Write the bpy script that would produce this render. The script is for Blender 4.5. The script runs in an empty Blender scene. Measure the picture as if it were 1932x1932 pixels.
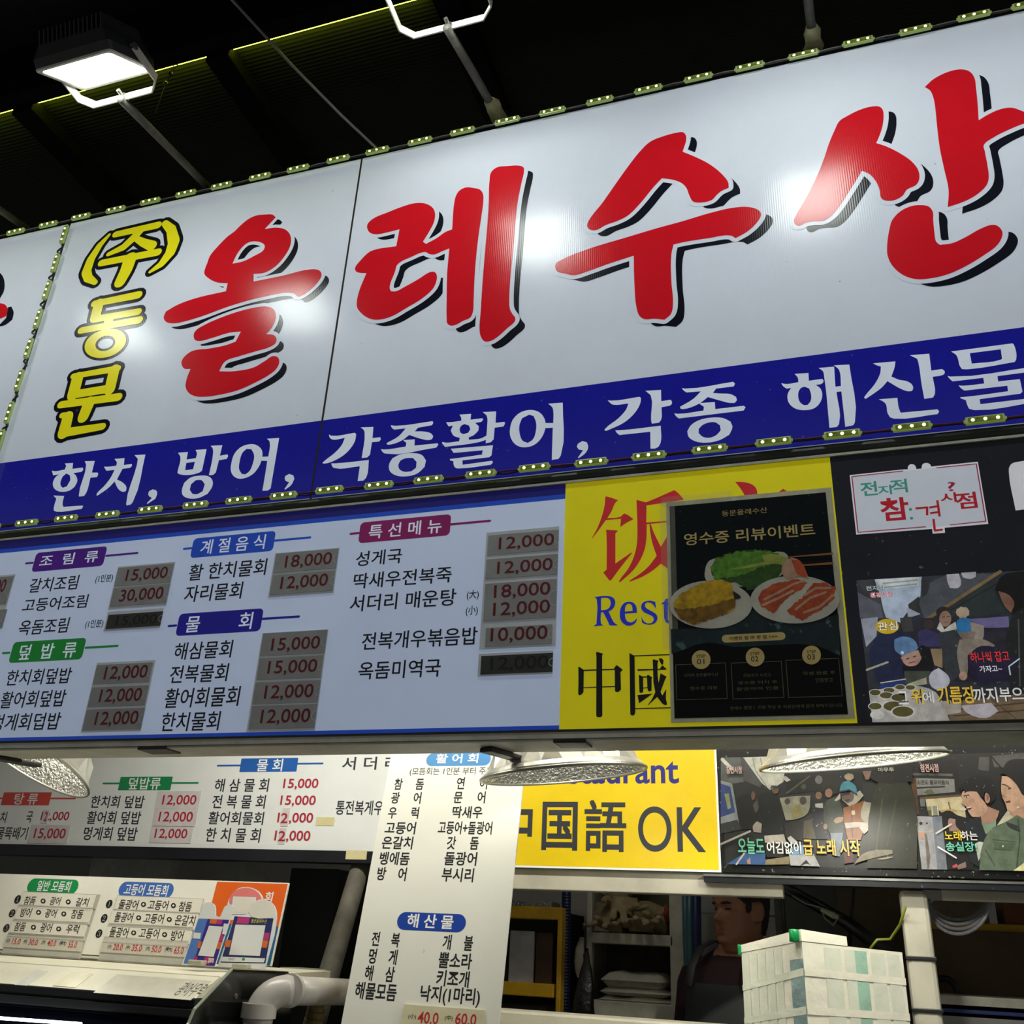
import bpy, bmesh, math, random
from mathutils import Vector, Matrix, noise
from mathutils.geometry import tessellate_polygon, delaunay_2d_cdt
random.seed(7)
scene = bpy.context.scene
COL = scene.collection

# ------------------------------------------------------------------ camera
EYE = Vector((0.0, 0.0, 1.5))
F_PX = 1794.7
RIGHT = Vector((0.94932241, 0.31065356, 0.04776319))
UP = Vector((0.08922067, -0.41206565, 0.90677537))
FWD = Vector((-0.30137456, 0.85656072, 0.41889987))
cam_data = bpy.data.cameras.new('camera')
cam_data.sensor_width = 36.0
cam_data.lens = F_PX / 1932 * 36
cam_data.clip_start = 0.02
cam = bpy.data.objects.new('camera', cam_data)
COL.objects.link(cam)
m = Matrix.Identity(4)
for i, a in enumerate((RIGHT, UP, -FWD)):
    for j in range(3):
        m[j][i] = a[j]
m.translation = EYE
cam.matrix_world = m
scene.camera = cam

# ------------------------------------------------------------------ world, exposure
w = bpy.data.worlds.new('night')
scene.world = w
w.use_nodes = True
w.node_tree.nodes['Background'].inputs[0].default_value = (1.0, 0.97, 0.92, 1)
w.node_tree.nodes['Background'].inputs[1].default_value = 0.15
scene.view_settings.view_transform = 'Standard'
scene.view_settings.look = 'None'
scene.view_settings.exposure = 0.0
scene.view_settings.gamma = 1.0
scene.view_settings.use_curve_mapping = False
FLOOD_W = 2.7           # each floodlight over the sign
FLOOD_COL = (0.93, 1.0, 0.95)
PENDANT_W = 4.5         # each bulb inside a silver shade
PENDANT_COL = (1.0, 0.97, 0.86)
TUBE_W = 12.0           # each tube light behind the signs
INSIDE_W = 1.3          # unseen bulb added inside the stall as fill
BACKLIT = 0.23          # tubes behind the sign faces
BACKLIT_MENU = 0.26

# ------------------------------------------------------------------ helpers
def lin(c):
    out = []
    for v in c[:3]:
        v /= 255.0
        out.append(v / 12.92 if v <= 0.04045 else ((v + 0.055) / 1.055) ** 2.4)
    return (*out, 1.0)

MATS = {}
def mat(name, c, rough=0.5, metal=0.0, spec=0.5, dirt=0.12, scale=9.0, bump=0.0, bscale=60.0,
        emit=0.0, ecol=None, coat=0.0, ribs=False, alpha=1.0, specks=None, trans=0.0):
    """procedural surface: colour broken up by noise dirt, optional bump, specks, ribs"""
    if name in MATS:
        return MATS[name]
    M = bpy.data.materials.new(name)
    M.use_nodes = True
    nt = M.node_tree
    N, L = nt.nodes, nt.links
    b = N['Principled BSDF']
    b.inputs['Roughness'].default_value = rough
    b.inputs['Metallic'].default_value = metal
    b.inputs['Specular IOR Level'].default_value = spec
    b.inputs['Coat Weight'].default_value = coat
    b.inputs['Alpha'].default_value = alpha
    b.inputs['Transmission Weight'].default_value = trans
    col = lin(c)
    tc = N.new('ShaderNodeTexCoord')
    no = N.new('ShaderNodeTexNoise')
    no.inputs['Scale'].default_value = scale
    no.inputs['Detail'].default_value = 6
    no.inputs['Roughness'].default_value = 0.65
    L.new(tc.outputs['Object'], no.inputs['Vector'])
    ramp = N.new('ShaderNodeValToRGB')
    ramp.color_ramp.elements[0].position = 0.32
    ramp.color_ramp.elements[1].position = 0.62
    k = 1 - dirt
    ramp.color_ramp.elements[0].color = (col[0] * k, col[1] * k, col[2] * k, 1)
    ramp.color_ramp.elements[1].color = col
    L.new(no.outputs['Fac'], ramp.inputs['Fac'])
    csock = ramp.outputs['Color']
    if specks:
        sc, thr, scol = specks
        n2 = N.new('ShaderNodeTexNoise')
        n2.inputs['Scale'].default_value = sc
        n2.inputs['Detail'].default_value = 3
        L.new(tc.outputs['Object'], n2.inputs['Vector'])
        r2 = N.new('ShaderNodeValToRGB')
        r2.color_ramp.elements[0].position = thr
        r2.color_ramp.elements[1].position = thr + 0.05
        L.new(n2.outputs['Fac'], r2.inputs['Fac'])
        mx = N.new('ShaderNodeMix')
        mx.data_type = 'RGBA'
        L.new(r2.outputs['Color'], mx.inputs['Factor'])
        L.new(csock, mx.inputs['A'])
        mx.inputs['B'].default_value = lin(scol)
        csock = mx.outputs['Result']
    L.new(csock, b.inputs['Base Color'])
    if emit:
        if ecol is None:
            L.new(csock, b.inputs['Emission Color'])
        else:
            mm = N.new('ShaderNodeMix')
            mm.data_type = 'RGBA'
            mm.blend_type = 'MULTIPLY'
            mm.inputs['Factor'].default_value = 1.0
            L.new(csock, mm.inputs['A'])
            mm.inputs['B'].default_value = (*ecol, 1)
            L.new(mm.outputs['Result'], b.inputs['Emission Color'])
        b.inputs['Emission Strength'].default_value = emit
        try:
            M.cycles.emission_sampling = 'NONE'
        except Exception:
            pass
    if bump or ribs:
        bp = N.new('ShaderNodeBump')
        bp.inputs['Strength'].default_value = bump if bump else 0.25
        if ribs:
            wv = N.new('ShaderNodeTexWave')
            wv.wave_type = 'BANDS'
            wv.bands_direction = 'X'
            wv.inputs['Scale'].default_value = 55.0
            wv.inputs['Distortion'].default_value = 0.0
            L.new(tc.outputs['Object'], wv.inputs['Vector'])
            bp.inputs['Distance'].default_value = 0.0006
            L.new(wv.outputs['Fac'], bp.inputs['Height'])
        else:
            nb = N.new('ShaderNodeTexNoise')
            nb.inputs['Scale'].default_value = bscale
            nb.inputs['Detail'].default_value = 4
            L.new(tc.outputs['Object'], nb.inputs['Vector'])
            bp.inputs['Distance'].default_value = 0.006
            L.new(nb.outputs['Fac'], bp.inputs['Height'])
        L.new(bp.outputs['Normal'], b.inputs['Normal'])
    MATS[name] = M
    return M

def glow(name, c, strength, sample=False):
    if name in MATS:
        return MATS[name]
    M = bpy.data.materials.new(name)
    M.use_nodes = True
    b = M.node_tree.nodes['Principled BSDF']
    b.inputs['Base Color'].default_value = (*c, 1)
    b.inputs['Emission Color'].default_value = (*c, 1)
    b.inputs['Emission Strength'].default_value = strength
    if not sample:
        M.cycles.emission_sampling = 'NONE'
    MATS[name] = M
    return M

def ray(x, y):
    d = RIGHT * ((x - 966) / F_PX) - UP * ((y - 966) / F_PX) + FWD
    return d

def P(x, y, Y):
    """point of the place seen at (x, y) that stands at depth Y"""
    d = ray(x, y)
    return EYE + d * (Y / d.y)

class Plane:
    """a flat board in the place: origin, unit axes eu (along), ev (up), n towards the street"""
    def __init__(self, O, eu=(1, 0, 0), tilt=0.0):
        self.O = Vector(O)
        self.eu = Vector(eu).normalized()
        back = Vector((0, 0, 1)).cross(self.eu)          # horizontal, into the stall
        self.ev = (Vector((0, 0, 1)) * math.cos(tilt) + back * math.sin(tilt)).normalized()
        self.n = self.eu.cross(self.ev).normalized()      # towards the street
    def at(self, x, y):
        d = ray(x, y)
        t = (self.O - EYE).dot(self.n) / d.dot(self.n)
        q = EYE + d * t - self.O
        return (q.dot(self.eu), q.dot(self.ev))
    def w(self, u, v, off=0.0):
        return self.O + self.eu * u + self.ev * v + self.n * off
    def px(self, x, y, off=0.0):
        u, v = self.at(x, y)
        return self.w(u, v, off)

class MB:
    def __init__(self):
        self.v, self.f, self.m, self.mats = [], [], [], []
    def mi(self, M):
        if M not in self.mats:
            self.mats.append(M)
        return self.mats.index(M)
    def add(self, verts, faces, M):
        o = len(self.v)
        self.v += [tuple(p) for p in verts]
        k = self.mi(M)
        for f in faces:
            self.f.append(tuple(i + o for i in f))
            self.m.append(k)
        return self
    def box(self, a, b, M, rot=None, c=None):
        xs, ys, zs = zip(a, b)
        vs = [Vector((xs[i], ys[j], zs[k])) for k in (0, 1) for j in (0, 1) for i in (0, 1)]
        if rot is not None:
            c = Vector(c) if c is not None else sum(vs, Vector()) / 8
            vs = [c + rot @ (p - c) for p in vs]
        return self.add(vs, [(0, 2, 3, 1), (4, 5, 7, 6), (0, 1, 5, 4), (2, 6, 7, 3), (0, 4, 6, 2), (1, 3, 7, 5)], M)
    def slab(self, pl, u0, v0, u1, v1, front, back, M):
        """box lying in a plane between offsets front (towards street) and back"""
        vs = [pl.w(u, v, o) for o in (back, front) for v in (v0, v1) for u in (u0, u1)]
        return self.add(vs, [(0, 2, 3, 1), (4, 5, 7, 6), (0, 1, 5, 4), (2, 6, 7, 3), (0, 4, 6, 2), (1, 3, 7, 5)], M)
    def bevel_box(self, a, b, r, M, rot=None, c=None):
        bm = bmesh.new()
        bmesh.ops.create_cube(bm, size=1)
        a, b = Vector(a), Vector(b)
        for p in bm.verts:
            p.co = Vector([(a[i] + b[i]) / 2 + p.co[i] * (b[i] - a[i]) for i in range(3)])
        bmesh.ops.bevel(bm, geom=bm.edges[:] , offset=r, segments=2, affect='EDGES', profile=0.5)
        vs = [p.co.copy() for p in bm.verts]
        if rot is not None:
            c = Vector(c) if c is not None else (a + b) / 2
            vs = [c + rot @ (p - c) for p in vs]
        bm.verts.index_update()
        fs = [[p.index for p in f.verts] for f in bm.faces]
        bm.free()
        return self.add(vs, fs, M)
    def tube(self, path, r, M, n=10, cap=True):
        path = [Vector(p) for p in path]
        rs = r if isinstance(r, (list, tuple)) else [r] * len(path)
        vs, fs = [], []
        prev = None
        for i, p in enumerate(path):
            t = (path[min(i + 1, len(path) - 1)] - path[max(i - 1, 0)]).normalized()
            if prev is None:
                a = t.orthogonal().normalized()
            else:
                a = (prev - t * prev.dot(t))
                a = a.normalized() if a.length > 1e-6 else t.orthogonal().normalized()
            prev = a
            bb = t.cross(a)
            for k in range(n):
                an = 2 * math.pi * k / n
                vs.append(p + (a * math.cos(an) + bb * math.sin(an)) * rs[i])
        for i in range(len(path) - 1):
            for k in range(n):
                fs.append((i * n + k, i * n + (k + 1) % n, (i + 1) * n + (k + 1) % n, (i + 1) * n + k))
        if cap:
            fs.append(tuple(range(n))[::-1])
            fs.append(tuple(range((len(path) - 1) * n, len(path) * n)))
        return self.add(vs, fs, M)
    def lathe(self, C, ax, prof, M, n=48, facet=None):
        """prof: list of (radius, height along ax)"""
        ax = Vector(ax).normalized()
        a = ax.orthogonal().normalized()
        b = ax.cross(a)
        vs, fs = [], []
        for i, (r, h) in enumerate(prof):
            for k in range(n):
                an = 2 * math.pi * (k + (0.5 if facet and i % 2 else 0)) / n
                rk = r * (1 + (.035 if k % 2 else -.035)) if facet and i == 1 else r
                vs.append(Vector(C) + ax * h + (a * math.cos(an) + b * math.sin(an)) * rk)
        for i in range(len(prof) - 1):
            for k in range(n):
                q = (i * n + k, i * n + (k + 1) % n, (i + 1) * n + (k + 1) % n, (i + 1) * n + k)
                if facet:
                    if i % 2 == 0:
                        fs += [(q[0], q[1], q[3]), (q[1], q[2], q[3])]
                    else:
                        fs += [(q[0], q[2], q[3]), (q[0], q[1], q[2])]
                else:
                    fs.append(q)
        return self.add(vs, fs, M)
    def build(self, name, parent=None, smooth=False):
        me = bpy.data.meshes.new(name)
        off = Vector((0, 0, 0))
        if parent is not None:
            q = parent
            while q is not None:
                off += q.location
                q = q.parent
        me.from_pydata([Vector(p) - off for p in self.v], [], self.f)
        for M in self.mats:
            me.materials.append(M)
        me.polygons.foreach_set('material_index', self.m)
        if smooth:
            me.polygons.foreach_set('use_smooth', [True] * len(me.polygons))
        me.update()
        o = bpy.data.objects.new(name, me)
        COL.objects.link(o)
        if parent is not None:
            o.parent = parent
        return o

def tag(o, label=None, cat=None, group=None, kind=None):
    if label: o['label'] = label
    if cat: o['category'] = cat
    if group: o['group'] = group
    if kind: o['kind'] = kind
    return o

def empty(name, loc, label, cat, group=None):
    o = bpy.data.objects.new(name, None)
    o.empty_display_size = 0.1
    o.location = loc
    COL.objects.link(o)
    return tag(o, label, cat, group)

def struct(o):
    o['kind'] = 'structure'
    return o

def light(name, kind, loc, power, col, parent, size=0.1, size_y=None, direction=None, spread=None):
    d = bpy.data.lights.new(name, kind)
    d.energy = power
    d.color = col
    if kind == 'AREA':
        d.shape = 'RECTANGLE'
        d.size = size
        d.size_y = size_y or size
        if spread: d.spread = spread
    else:
        d.shadow_soft_size = size
    o = bpy.data.objects.new(name, d)
    COL.objects.link(o)
    off = Vector((0, 0, 0))
    if parent is not None:
        o.parent = parent
        off = parent.location
    o.location = Vector(loc) - off
    if direction is not None:
        o.rotation_euler = Vector(direction).to_track_quat('-Z', 'Y').to_euler()
    return o

# ---- flat print on a board -------------------------------------------------
EPS = 0.0004
def parse(s):
    return [tuple(float(a) for a in t.split(',')) for t in s.split()]

def smooth_loop(pts, sub=3, limit=50):
    n = len(pts)
    if n < 4:
        return pts
    tang = []
    for i in range(n):
        a, b, c = pts[i - 1], pts[i], pts[(i + 1) % n]
        v1 = (b[0] - a[0], b[1] - a[1]); v2 = (c[0] - b[0], c[1] - b[1])
        l1 = math.hypot(*v1) or 1e-9; l2 = math.hypot(*v2) or 1e-9
        cs = max(-1, min(1, (v1[0] * v2[0] + v1[1] * v2[1]) / (l1 * l2)))
        if math.degrees(math.acos(cs)) > limit:
            tang.append(None)
        else:
            d = (v1[0] / l1 + v2[0] / l2, v1[1] / l1 + v2[1] / l2)
            l = math.hypot(*d) or 1e-9
            tang.append((d[0] / l, d[1] / l))
    out = []
    for i in range(n):
        j = (i + 1) % n
        a, b = pts[i], pts[j]
        L = math.hypot(b[0] - a[0], b[1] - a[1])
        out.append(a)
        if tang[i] is None and tang[j] is None:
            continue
        ch = ((b[0] - a[0]) / (L or 1e-9), (b[1] - a[1]) / (L or 1e-9))
        ta = tang[i] or ch
        tb = tang[j] or ch
        for k in range(1, sub + 1):
            t = k / (sub + 1)
            h00 = 2 * t**3 - 3 * t**2 + 1; h10 = t**3 - 2 * t**2 + t
            h01 = -2 * t**3 + 3 * t**2; h11 = t**3 - t**2
            out.append((h00 * a[0] + h10 * L * ta[0] + h01 * b[0] + h11 * L * tb[0],
                        h00 * a[1] + h10 * L * ta[1] + h01 * b[1] + h11 * L * tb[1]))
    return out

_tc = bpy.data.curves.new('type', 'FONT')
_to = bpy.data.objects.new('type', _tc)
COL.objects.link(_to)
_cache = {}
def glyphs(s, bold=0.0, res=3, space=1.0):
    key = (s, bold, res, space)
    if key in _cache:
        return _cache[key]
    _tc.body = s
    _tc.offset = bold
    _tc.resolution_u = res
    _tc.space_character = space
    dg = bpy.context.evaluated_depsgraph_get()
    dg.update()
    me = _to.evaluated_get(dg).to_mesh()
    vs = [(v.co.x, v.co.y) for v in me.vertices]
    fs = [tuple(p.vertices) for p in me.polygons]
    _to.evaluated_get(dg).to_mesh_clear()
    x0 = min(v[0] for v in vs); x1 = max(v[0] for v in vs)
    y0 = min(v[1] for v in vs); y1 = max(v[1] for v in vs)
    vs = [((a - x0) / (x1 - x0), (b - y0) / (y1 - y0)) for a, b in vs]
    _cache[key] = (vs, fs)
    return _cache[key]

class Print:
    """draws flat print on a Plane into a mesh; ox, oy, s map detail coordinates to photo coordinates"""
    def __init__(self, pl, mb, ox=0, oy=0, s=1.0, base=0.0):
        self.pl, self.mb, self.ox, self.oy, self.s, self.base = pl, mb, ox, oy, s, base
        self.cnt = 0
    def sub(self, ox, oy, s):
        return Print(self.pl, self.mb, ox, oy, s, self.base)
    def q(self, x, y):
        return self.pl.at(self.ox + x * self.s, self.oy + y * self.s)
    def off(self, layer):
        return self.base + layer * EPS
    def fill_uv(self, loops, M, layer):
        flat = [p for l in loops for p in l]
        self.cnt += 1
        layer = layer + (self.cnt % 16) * .045
        tris = tessellate_polygon([[Vector((a, b, 0)) for a, b in l] for l in loops])
        vs = [self.pl.w(a, b, self.off(layer)) for a, b in flat]
        fs = []
        for t in tris:
            a, b, c = (flat[i] for i in t)
            cr = (b[0] - a[0]) * (c[1] - a[1]) - (b[1] - a[1]) * (c[0] - a[0])
            fs.append(t if cr > 0 else (t[0], t[2], t[1]))
        self.mb.add(vs, fs, M)
    def union_uv(self, polys, M, layer):
        """several overlapping pieces as one clean sheet"""
        pts, faces = [], []
        for p in polys:
            faces.append(list(range(len(pts), len(pts) + len(p))))
            pts += [Vector(a) for a in p]
        vs, _, fs, _, _, of = delaunay_2d_cdt(pts, [], faces, 1, 1e-6)
        out = []
        for t, o_ in zip(fs, of):
            if not o_: continue
            a, b, c = (vs[i] for i in t[:3])
            cr = (b[0] - a[0]) * (c[1] - a[1]) - (b[1] - a[1]) * (c[0] - a[0])
            out.append(tuple(t) if cr > 0 else tuple(t)[::-1])
        self.cnt += 1
        layer = layer + (self.cnt % 16) * .045
        self.mb.add([self.pl.w(a[0], a[1], self.off(layer)) for a in vs], out, M)
    def edge_uv(self, loops, M, layer, wd):
        polys = []
        for l in loops:
            n = len(l)
            for i in range(n):
                a, b = l[i], l[(i + 1) % n]
                dx, dy = b[0] - a[0], b[1] - a[1]
                L = math.hypot(dx, dy)
                if L < 1e-7: continue
                nx, ny = -dy / L * wd, dx / L * wd
                pts = [(a[0] - nx, a[1] - ny), (b[0] - nx, b[1] - ny), (b[0] + nx, b[1] + ny), (a[0] + nx, a[1] + ny)]
                polys.append(pts)
                k = 10
                polys.append([(a[0] + wd * math.cos(6.2832 * j / k + .1), a[1] + wd * math.sin(6.2832 * j / k + .1)) for j in range(k)])
        self.union_uv(polys, M, layer)
    def loops(self, strs, sm=True, sub=3, limit=50):
        out = []
        for s in strs:
            p = [self.q(x, y) for x, y in parse(s)]
            out.append(smooth_loop(p, sub, limit) if sm else p)
        return out
    def poly(self, s, M, layer=1, sm=False, sub=2, limit=60):
        strs = s if isinstance(s, (list, tuple)) else [s]
        self.fill_uv(self.loops(strs, sm, sub, limit), M, layer)
    def rect(self, bl, tr, M, layer=1, r=0.0, n=5):
        u0, v0 = self.q(*bl); u1, v1 = self.q(*tr)
        self.rect_uv(u0, v0, u1, v1, M, layer, r, n)
    def rect_uv(self, u0, v0, u1, v1, M, layer=1, r=0.0, n=5):
        if r <= 0:
            pts = [(u0, v0), (u1, v0), (u1, v1), (u0, v1)]
        else:
            r = min(r, abs(u1 - u0) / 2, abs(v1 - v0) / 2)
            pts = []
            for cx, cy, a0 in ((u1 - r, v0 + r, -90), (u1 - r, v1 - r, 0), (u0 + r, v1 - r, 90), (u0 + r, v0 + r, 180)):
                for k in range(n + 1):
                    a = math.radians(a0 + 90 * k / n)
                    pts.append((cx + r * math.cos(a), cy + r * math.sin(a)))
        self.mb.add([self.pl.w(u, v, self.off(layer)) for u, v in pts], [tuple(range(len(pts)))], M)
    def ell(self, cx, cy, rx, ry, M, layer=1, n=28, wob=0.0, seed=0):
        rnd = random.Random(seed)
        pts = []
        for k in range(n):
            a = 6.2832 * k / n
            f = 1 + wob * rnd.uniform(-1, 1)
            pts.append(self.q(cx + rx * f * math.cos(a), cy - ry * f * math.sin(a)))
        self.fill_uv([pts], M, layer)
    def line(self, pts, wd, M, layer=1, round_=True):
        """pts in detail coords, wd half width in detail px (scaled locally)"""
        if isinstance(pts, str): pts = parse(pts)
        uv = [self.q(x, y) for x, y in pts]
        a = self.q(pts[0][0], pts[0][1]); b = self.q(pts[0][0] + 10, pts[0][1])
        k = math.hypot(b[0] - a[0], b[1] - a[1]) / 10
        ws = wd if isinstance(wd, (list, tuple)) else [wd] * len(pts)
        self.stroke_uv(uv, [q * k for q in ws], M, layer, round_)
    def stroke_uv(self, uv, ws, M, layer, round_=True, collect=None):
        polys = []
        for i in range(len(uv) - 1):
            a, b = uv[i], uv[i + 1]
            dx, dy = b[0] - a[0], b[1] - a[1]
            L = math.hypot(dx, dy) or 1e-9
            nx, ny = -dy / L, dx / L
            wa, wb = ws[i], ws[i + 1]
            pts = [(a[0] - nx * wa, a[1] - ny * wa), (b[0] - nx * wb, b[1] - ny * wb), (b[0] + nx * wb, b[1] + ny * wb), (a[0] + nx * wa, a[1] + ny * wa)]
            polys.append(pts)
        for i, a in enumerate(uv):
            if not round_ and i in (0, len(uv) - 1): continue
            k = 12
            polys.append([(a[0] + ws[i] * math.cos(6.2832 * j / k + .07), a[1] + ws[i] * math.sin(6.2832 * j / k + .07)) for j in range(k)])
        if collect is not None:
            collect.extend(polys)
        else:
            self.union_uv(polys, M, layer)
    def text(self, s, bl, tr, M, layer=2, bold=0.0, res=3, space=1.0, du=0.0, dv=0.0):
        vs, fs = glyphs(s, bold, res, space)
        u0, v0 = self.q(*bl); u1, v1 = self.q(*tr)
        self.mb.add([self.pl.w(u0 + a * (u1 - u0) + du, v0 + b * (v1 - v0) + dv, self.off(layer)) for a, b in vs], fs, M)
    def thick_text(self, s, bl, tr, M, layer, d, res=4):
        """heavier lettering for dense characters"""
        for i, (a, b) in enumerate(((-d, -d), (d, -d), (-d, d), (d, d), (0, 0))):
            self.text(s, bl, tr, M, layer + i * .12, 0.0, res, 1.0, a, b)
    def shade_text(self, s, bl, tr, M, M2, layer=2, bold=0.02, grow=0.05):
        self.text(s, bl, tr, M2, layer, bold + grow)
        self.text(s, bl, tr, M, layer + 1, bold)
# ------------------------------------------------------------------ materials
D = 2.0                                  # depth of the big sign face
WHITE_SIGN = mat('sign_white', (204, 208, 217), rough=0.19, spec=0.22, dirt=0.05, scale=4, ribs=True, bump=0.10, emit=BACKLIT * 1.2, ecol=(0.80, 0.88, 1.0), specks=(70, 0.735, (150, 150, 150)))
RED_SIGN = mat('sign_red', (192, 22, 34), rough=0.19, spec=0.22, dirt=0.06, ribs=True, bump=0.10, emit=BACKLIT, specks=(90, 0.73, (150, 60, 60)))
BLACK_SIGN = mat('sign_black', (24, 27, 38), rough=0.19, spec=0.22, dirt=0.1, ribs=True, bump=0.10)
BLUE_SIGN = mat('sign_blue', (27, 29, 150), rough=0.16, dirt=0.1, scale=5, ribs=True, bump=0.10, emit=BACKLIT, specks=(75, 0.71, (70, 75, 160)))
YELLOW_LET = mat('sign_yellow', (228, 218, 30), rough=0.19, spec=0.22, dirt=0.05, ribs=True, bump=0.10, emit=BACKLIT)
BAND_WHITE = mat('band_white', (222, 226, 235), rough=0.25, dirt=0.08, emit=BACKLIT * 1.5, ecol=(0.80, 0.88, 1.0))
MENU_WHITE = mat('menu_white', (214, 222, 240), rough=0.35, dirt=0.06, scale=5, emit=BACKLIT_MENU, ecol=(0.70, 0.83, 1.0), specks=(60, 0.745, (120, 125, 140)))
MENU_INK = mat('menu_ink', (18, 18, 34), rough=0.4)
NAVY = mat('menu_navy', (26, 22, 110), rough=0.35, emit=BACKLIT_MENU)
BLUE = mat('menu_blue', (30, 74, 190), rough=0.35, emit=BACKLIT_MENU)
PURPLE = mat('menu_purple', (72, 22, 130), rough=0.35, emit=BACKLIT_MENU)
INDIGO = mat('menu_indigo', (26, 22, 140), rough=0.35, emit=BACKLIT_MENU)
GREEN = mat('menu_green', (14, 128, 48), rough=0.35, emit=BACKLIT_MENU)
MAROON = mat('menu_maroon', (130, 26, 92), rough=0.35, emit=BACKLIT_MENU)
YELLOW = mat('panel_yellow', (226, 214, 10), rough=0.4, dirt=0.08, scale=6, emit=BACKLIT_MENU, specks=(60, 0.74, (120, 110, 20)))
YRED = mat('panel_red', (196, 40, 48), rough=0.4, emit=BACKLIT_MENU)
YBLUE = mat('panel_blue', (34, 52, 200), rough=0.4, emit=BACKLIT_MENU)
YBLACK = mat('panel_black', (14, 20, 26), rough=0.4)
DARKPANEL = mat('panel_dark', (30, 36, 48), rough=0.3, dirt=0.3, emit=0.06, specks=(85, 0.70, (110, 115, 120)))
CARD = mat('price_card', (172, 174, 176), rough=0.45, dirt=0.18, scale=18)
CARD_DARK = mat('price_card_dark', (62, 66, 62), rough=0.3, dirt=0.2, scale=18)
CARD_RED = mat('price_red', (116, 16, 24), rough=0.5)
CARD_BLACK = mat('price_black', (26, 20, 22), rough=0.5)
TRAY = mat('price_tray', (196, 202, 208), rough=0.25, dirt=0.1, emit=0.09)  # emission stands in for backlight passing through the clear plastic
ALU = mat('aluminium', (150, 152, 148), rough=0.42, metal=0.75, dirt=0.35, scale=14, bump=0.15, bscale=30)
ALU_DARK = mat('aluminium_dark', (58, 62, 58), rough=0.3, metal=0.6, dirt=0.3, scale=8)
TRIM_GREY = mat('trim_grey', (202, 201, 186), rough=0.5, dirt=0.25, scale=12, bump=0.1, bscale=50)
LIP = mat('trim_lip', (206, 206, 190), rough=0.4, dirt=0.25, scale=15)
STEEL = mat('steel', (160, 162, 158), rough=0.35, metal=0.9, dirt=0.4, scale=20)
POLE = mat('pole_paint', (88, 86, 78), rough=0.6, dirt=0.55, scale=22, bump=0.3, bscale=40)
BLACK = mat('black_plastic', (16, 16, 18), rough=0.45, dirt=0.2)
BLACKM = mat('black_matte', (10, 11, 12), rough=0.8)
RAFTER = mat('roof_steel', (6, 7, 7), rough=0.9, spec=0.1)
WIRE_BLACK = mat('wire_black', (14, 14, 14), rough=0.5)
WIRE_RED = mat('wire_red', (110, 22, 24), rough=0.5)
WIRE_GREY = mat('wire_grey', (120, 118, 112), rough=0.5)
CASE = mat('lamp_housing', (36, 40, 40), rough=0.45, dirt=0.3)
BRACKET = mat('lamp_bracket', (196, 194, 184), rough=0.45, dirt=0.2, scale=30)
LED_BODY = mat('led_body', (150, 165, 120), rough=0.2, dirt=0.1, emit=0.32, ecol=(0.8, 1.0, 0.3))
LED_IN = mat('led_inner', (112, 120, 50), rough=0.3, dirt=0.6, scale=90, emit=0.30, ecol=(0.9, 1.0, 0.25))
LED_DOT = glow('led_dot', (0.88, 1.0, 0.45), 4.5)
LENS = glow('lens', (0.95, 1.0, 0.92), 9.0)
ROOF = mat('roof_sheet', (24, 27, 23), rough=0.8, spec=0.15, dirt=0.3)

# ------------------------------------------------------------------ setting: roof, beam, floor, walls
b = MB()
Zr = 2.72 + 1.5
Yb = 1.79
xs = (-6.5, 4.5)
# corrugated sheet behind the beam, ribs run along the shop fronts
n = 420
vs, fs = [], []
for i in range(n + 1):
    y = Yb + 0.03 + (4.8 - Yb) * i / n
    z = Zr + (0.0007 if i % 2 else -0.0007)
    vs += [Vector((xs[0], y, z)), Vector((xs[1], y, z))]
for i in range(n):
    fs.append((2 * i, 2 * i + 2, 2 * i + 3, 2 * i + 1))
b.add(vs, fs, ROOF)
struct(b.build('ceiling'))
b = MB()
b.box((xs[0], -1.0, Zr + 0.22), (xs[1], Yb - 0.06, Zr + 0.26), ROOF)
struct(b.build('ceiling_street'))
b = MB()
b.bevel_box((xs[0], Yb - 0.06, Zr - 0.045), (xs[1], Yb, Zr + 0.24), 0.006, RAFTER)
struct(b.build('trim_roof_beam'))
for k, x0 in enumerate((-2.62, -1.80, -0.98)):
    b = MB()
    b.bevel_box((x0, Yb - 0.005, Zr - 0.07), (x0 + 0.09, 4.7, Zr - 0.012), 0.004, RAFTER)
    struct(b.build('trim_rafter_%d' % (k + 1)))
FLOORM = mat('floor', (70, 70, 68), rough=0.35, dirt=0.4, scale=3)
b = MB(); b.box((-5, -2, -0.1), (4, 5.2, 0.0), FLOORM); struct(b.build('floor'))
BACKW = mat('back_wall', (74, 74, 72), rough=0.7, dirt=0.35, scale=2)
b = MB(); b.box((-5, 4.75, 0), (4, 4.85, 4.2), BACKW); struct(b.build('wall_back'))

# yellow rope light lying along the back of the roof beam
ROPE = glow('rope_glow', (0.75, 0.85, 0.02), 36.0, True)
b = MB()
for x0, x1 in ((-4.2, -2.62), (-2.53, -1.80), (-1.71, -1.02)):
    b.tube([(x0, Yb + 0.013, Zr - 0.017), (x1, Yb + 0.013, Zr - 0.017)], 0.004, ROPE, 6)
tag(b.build('rope_light'), 'yellow rope light along the dark roof beam above the signs', 'light')

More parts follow.
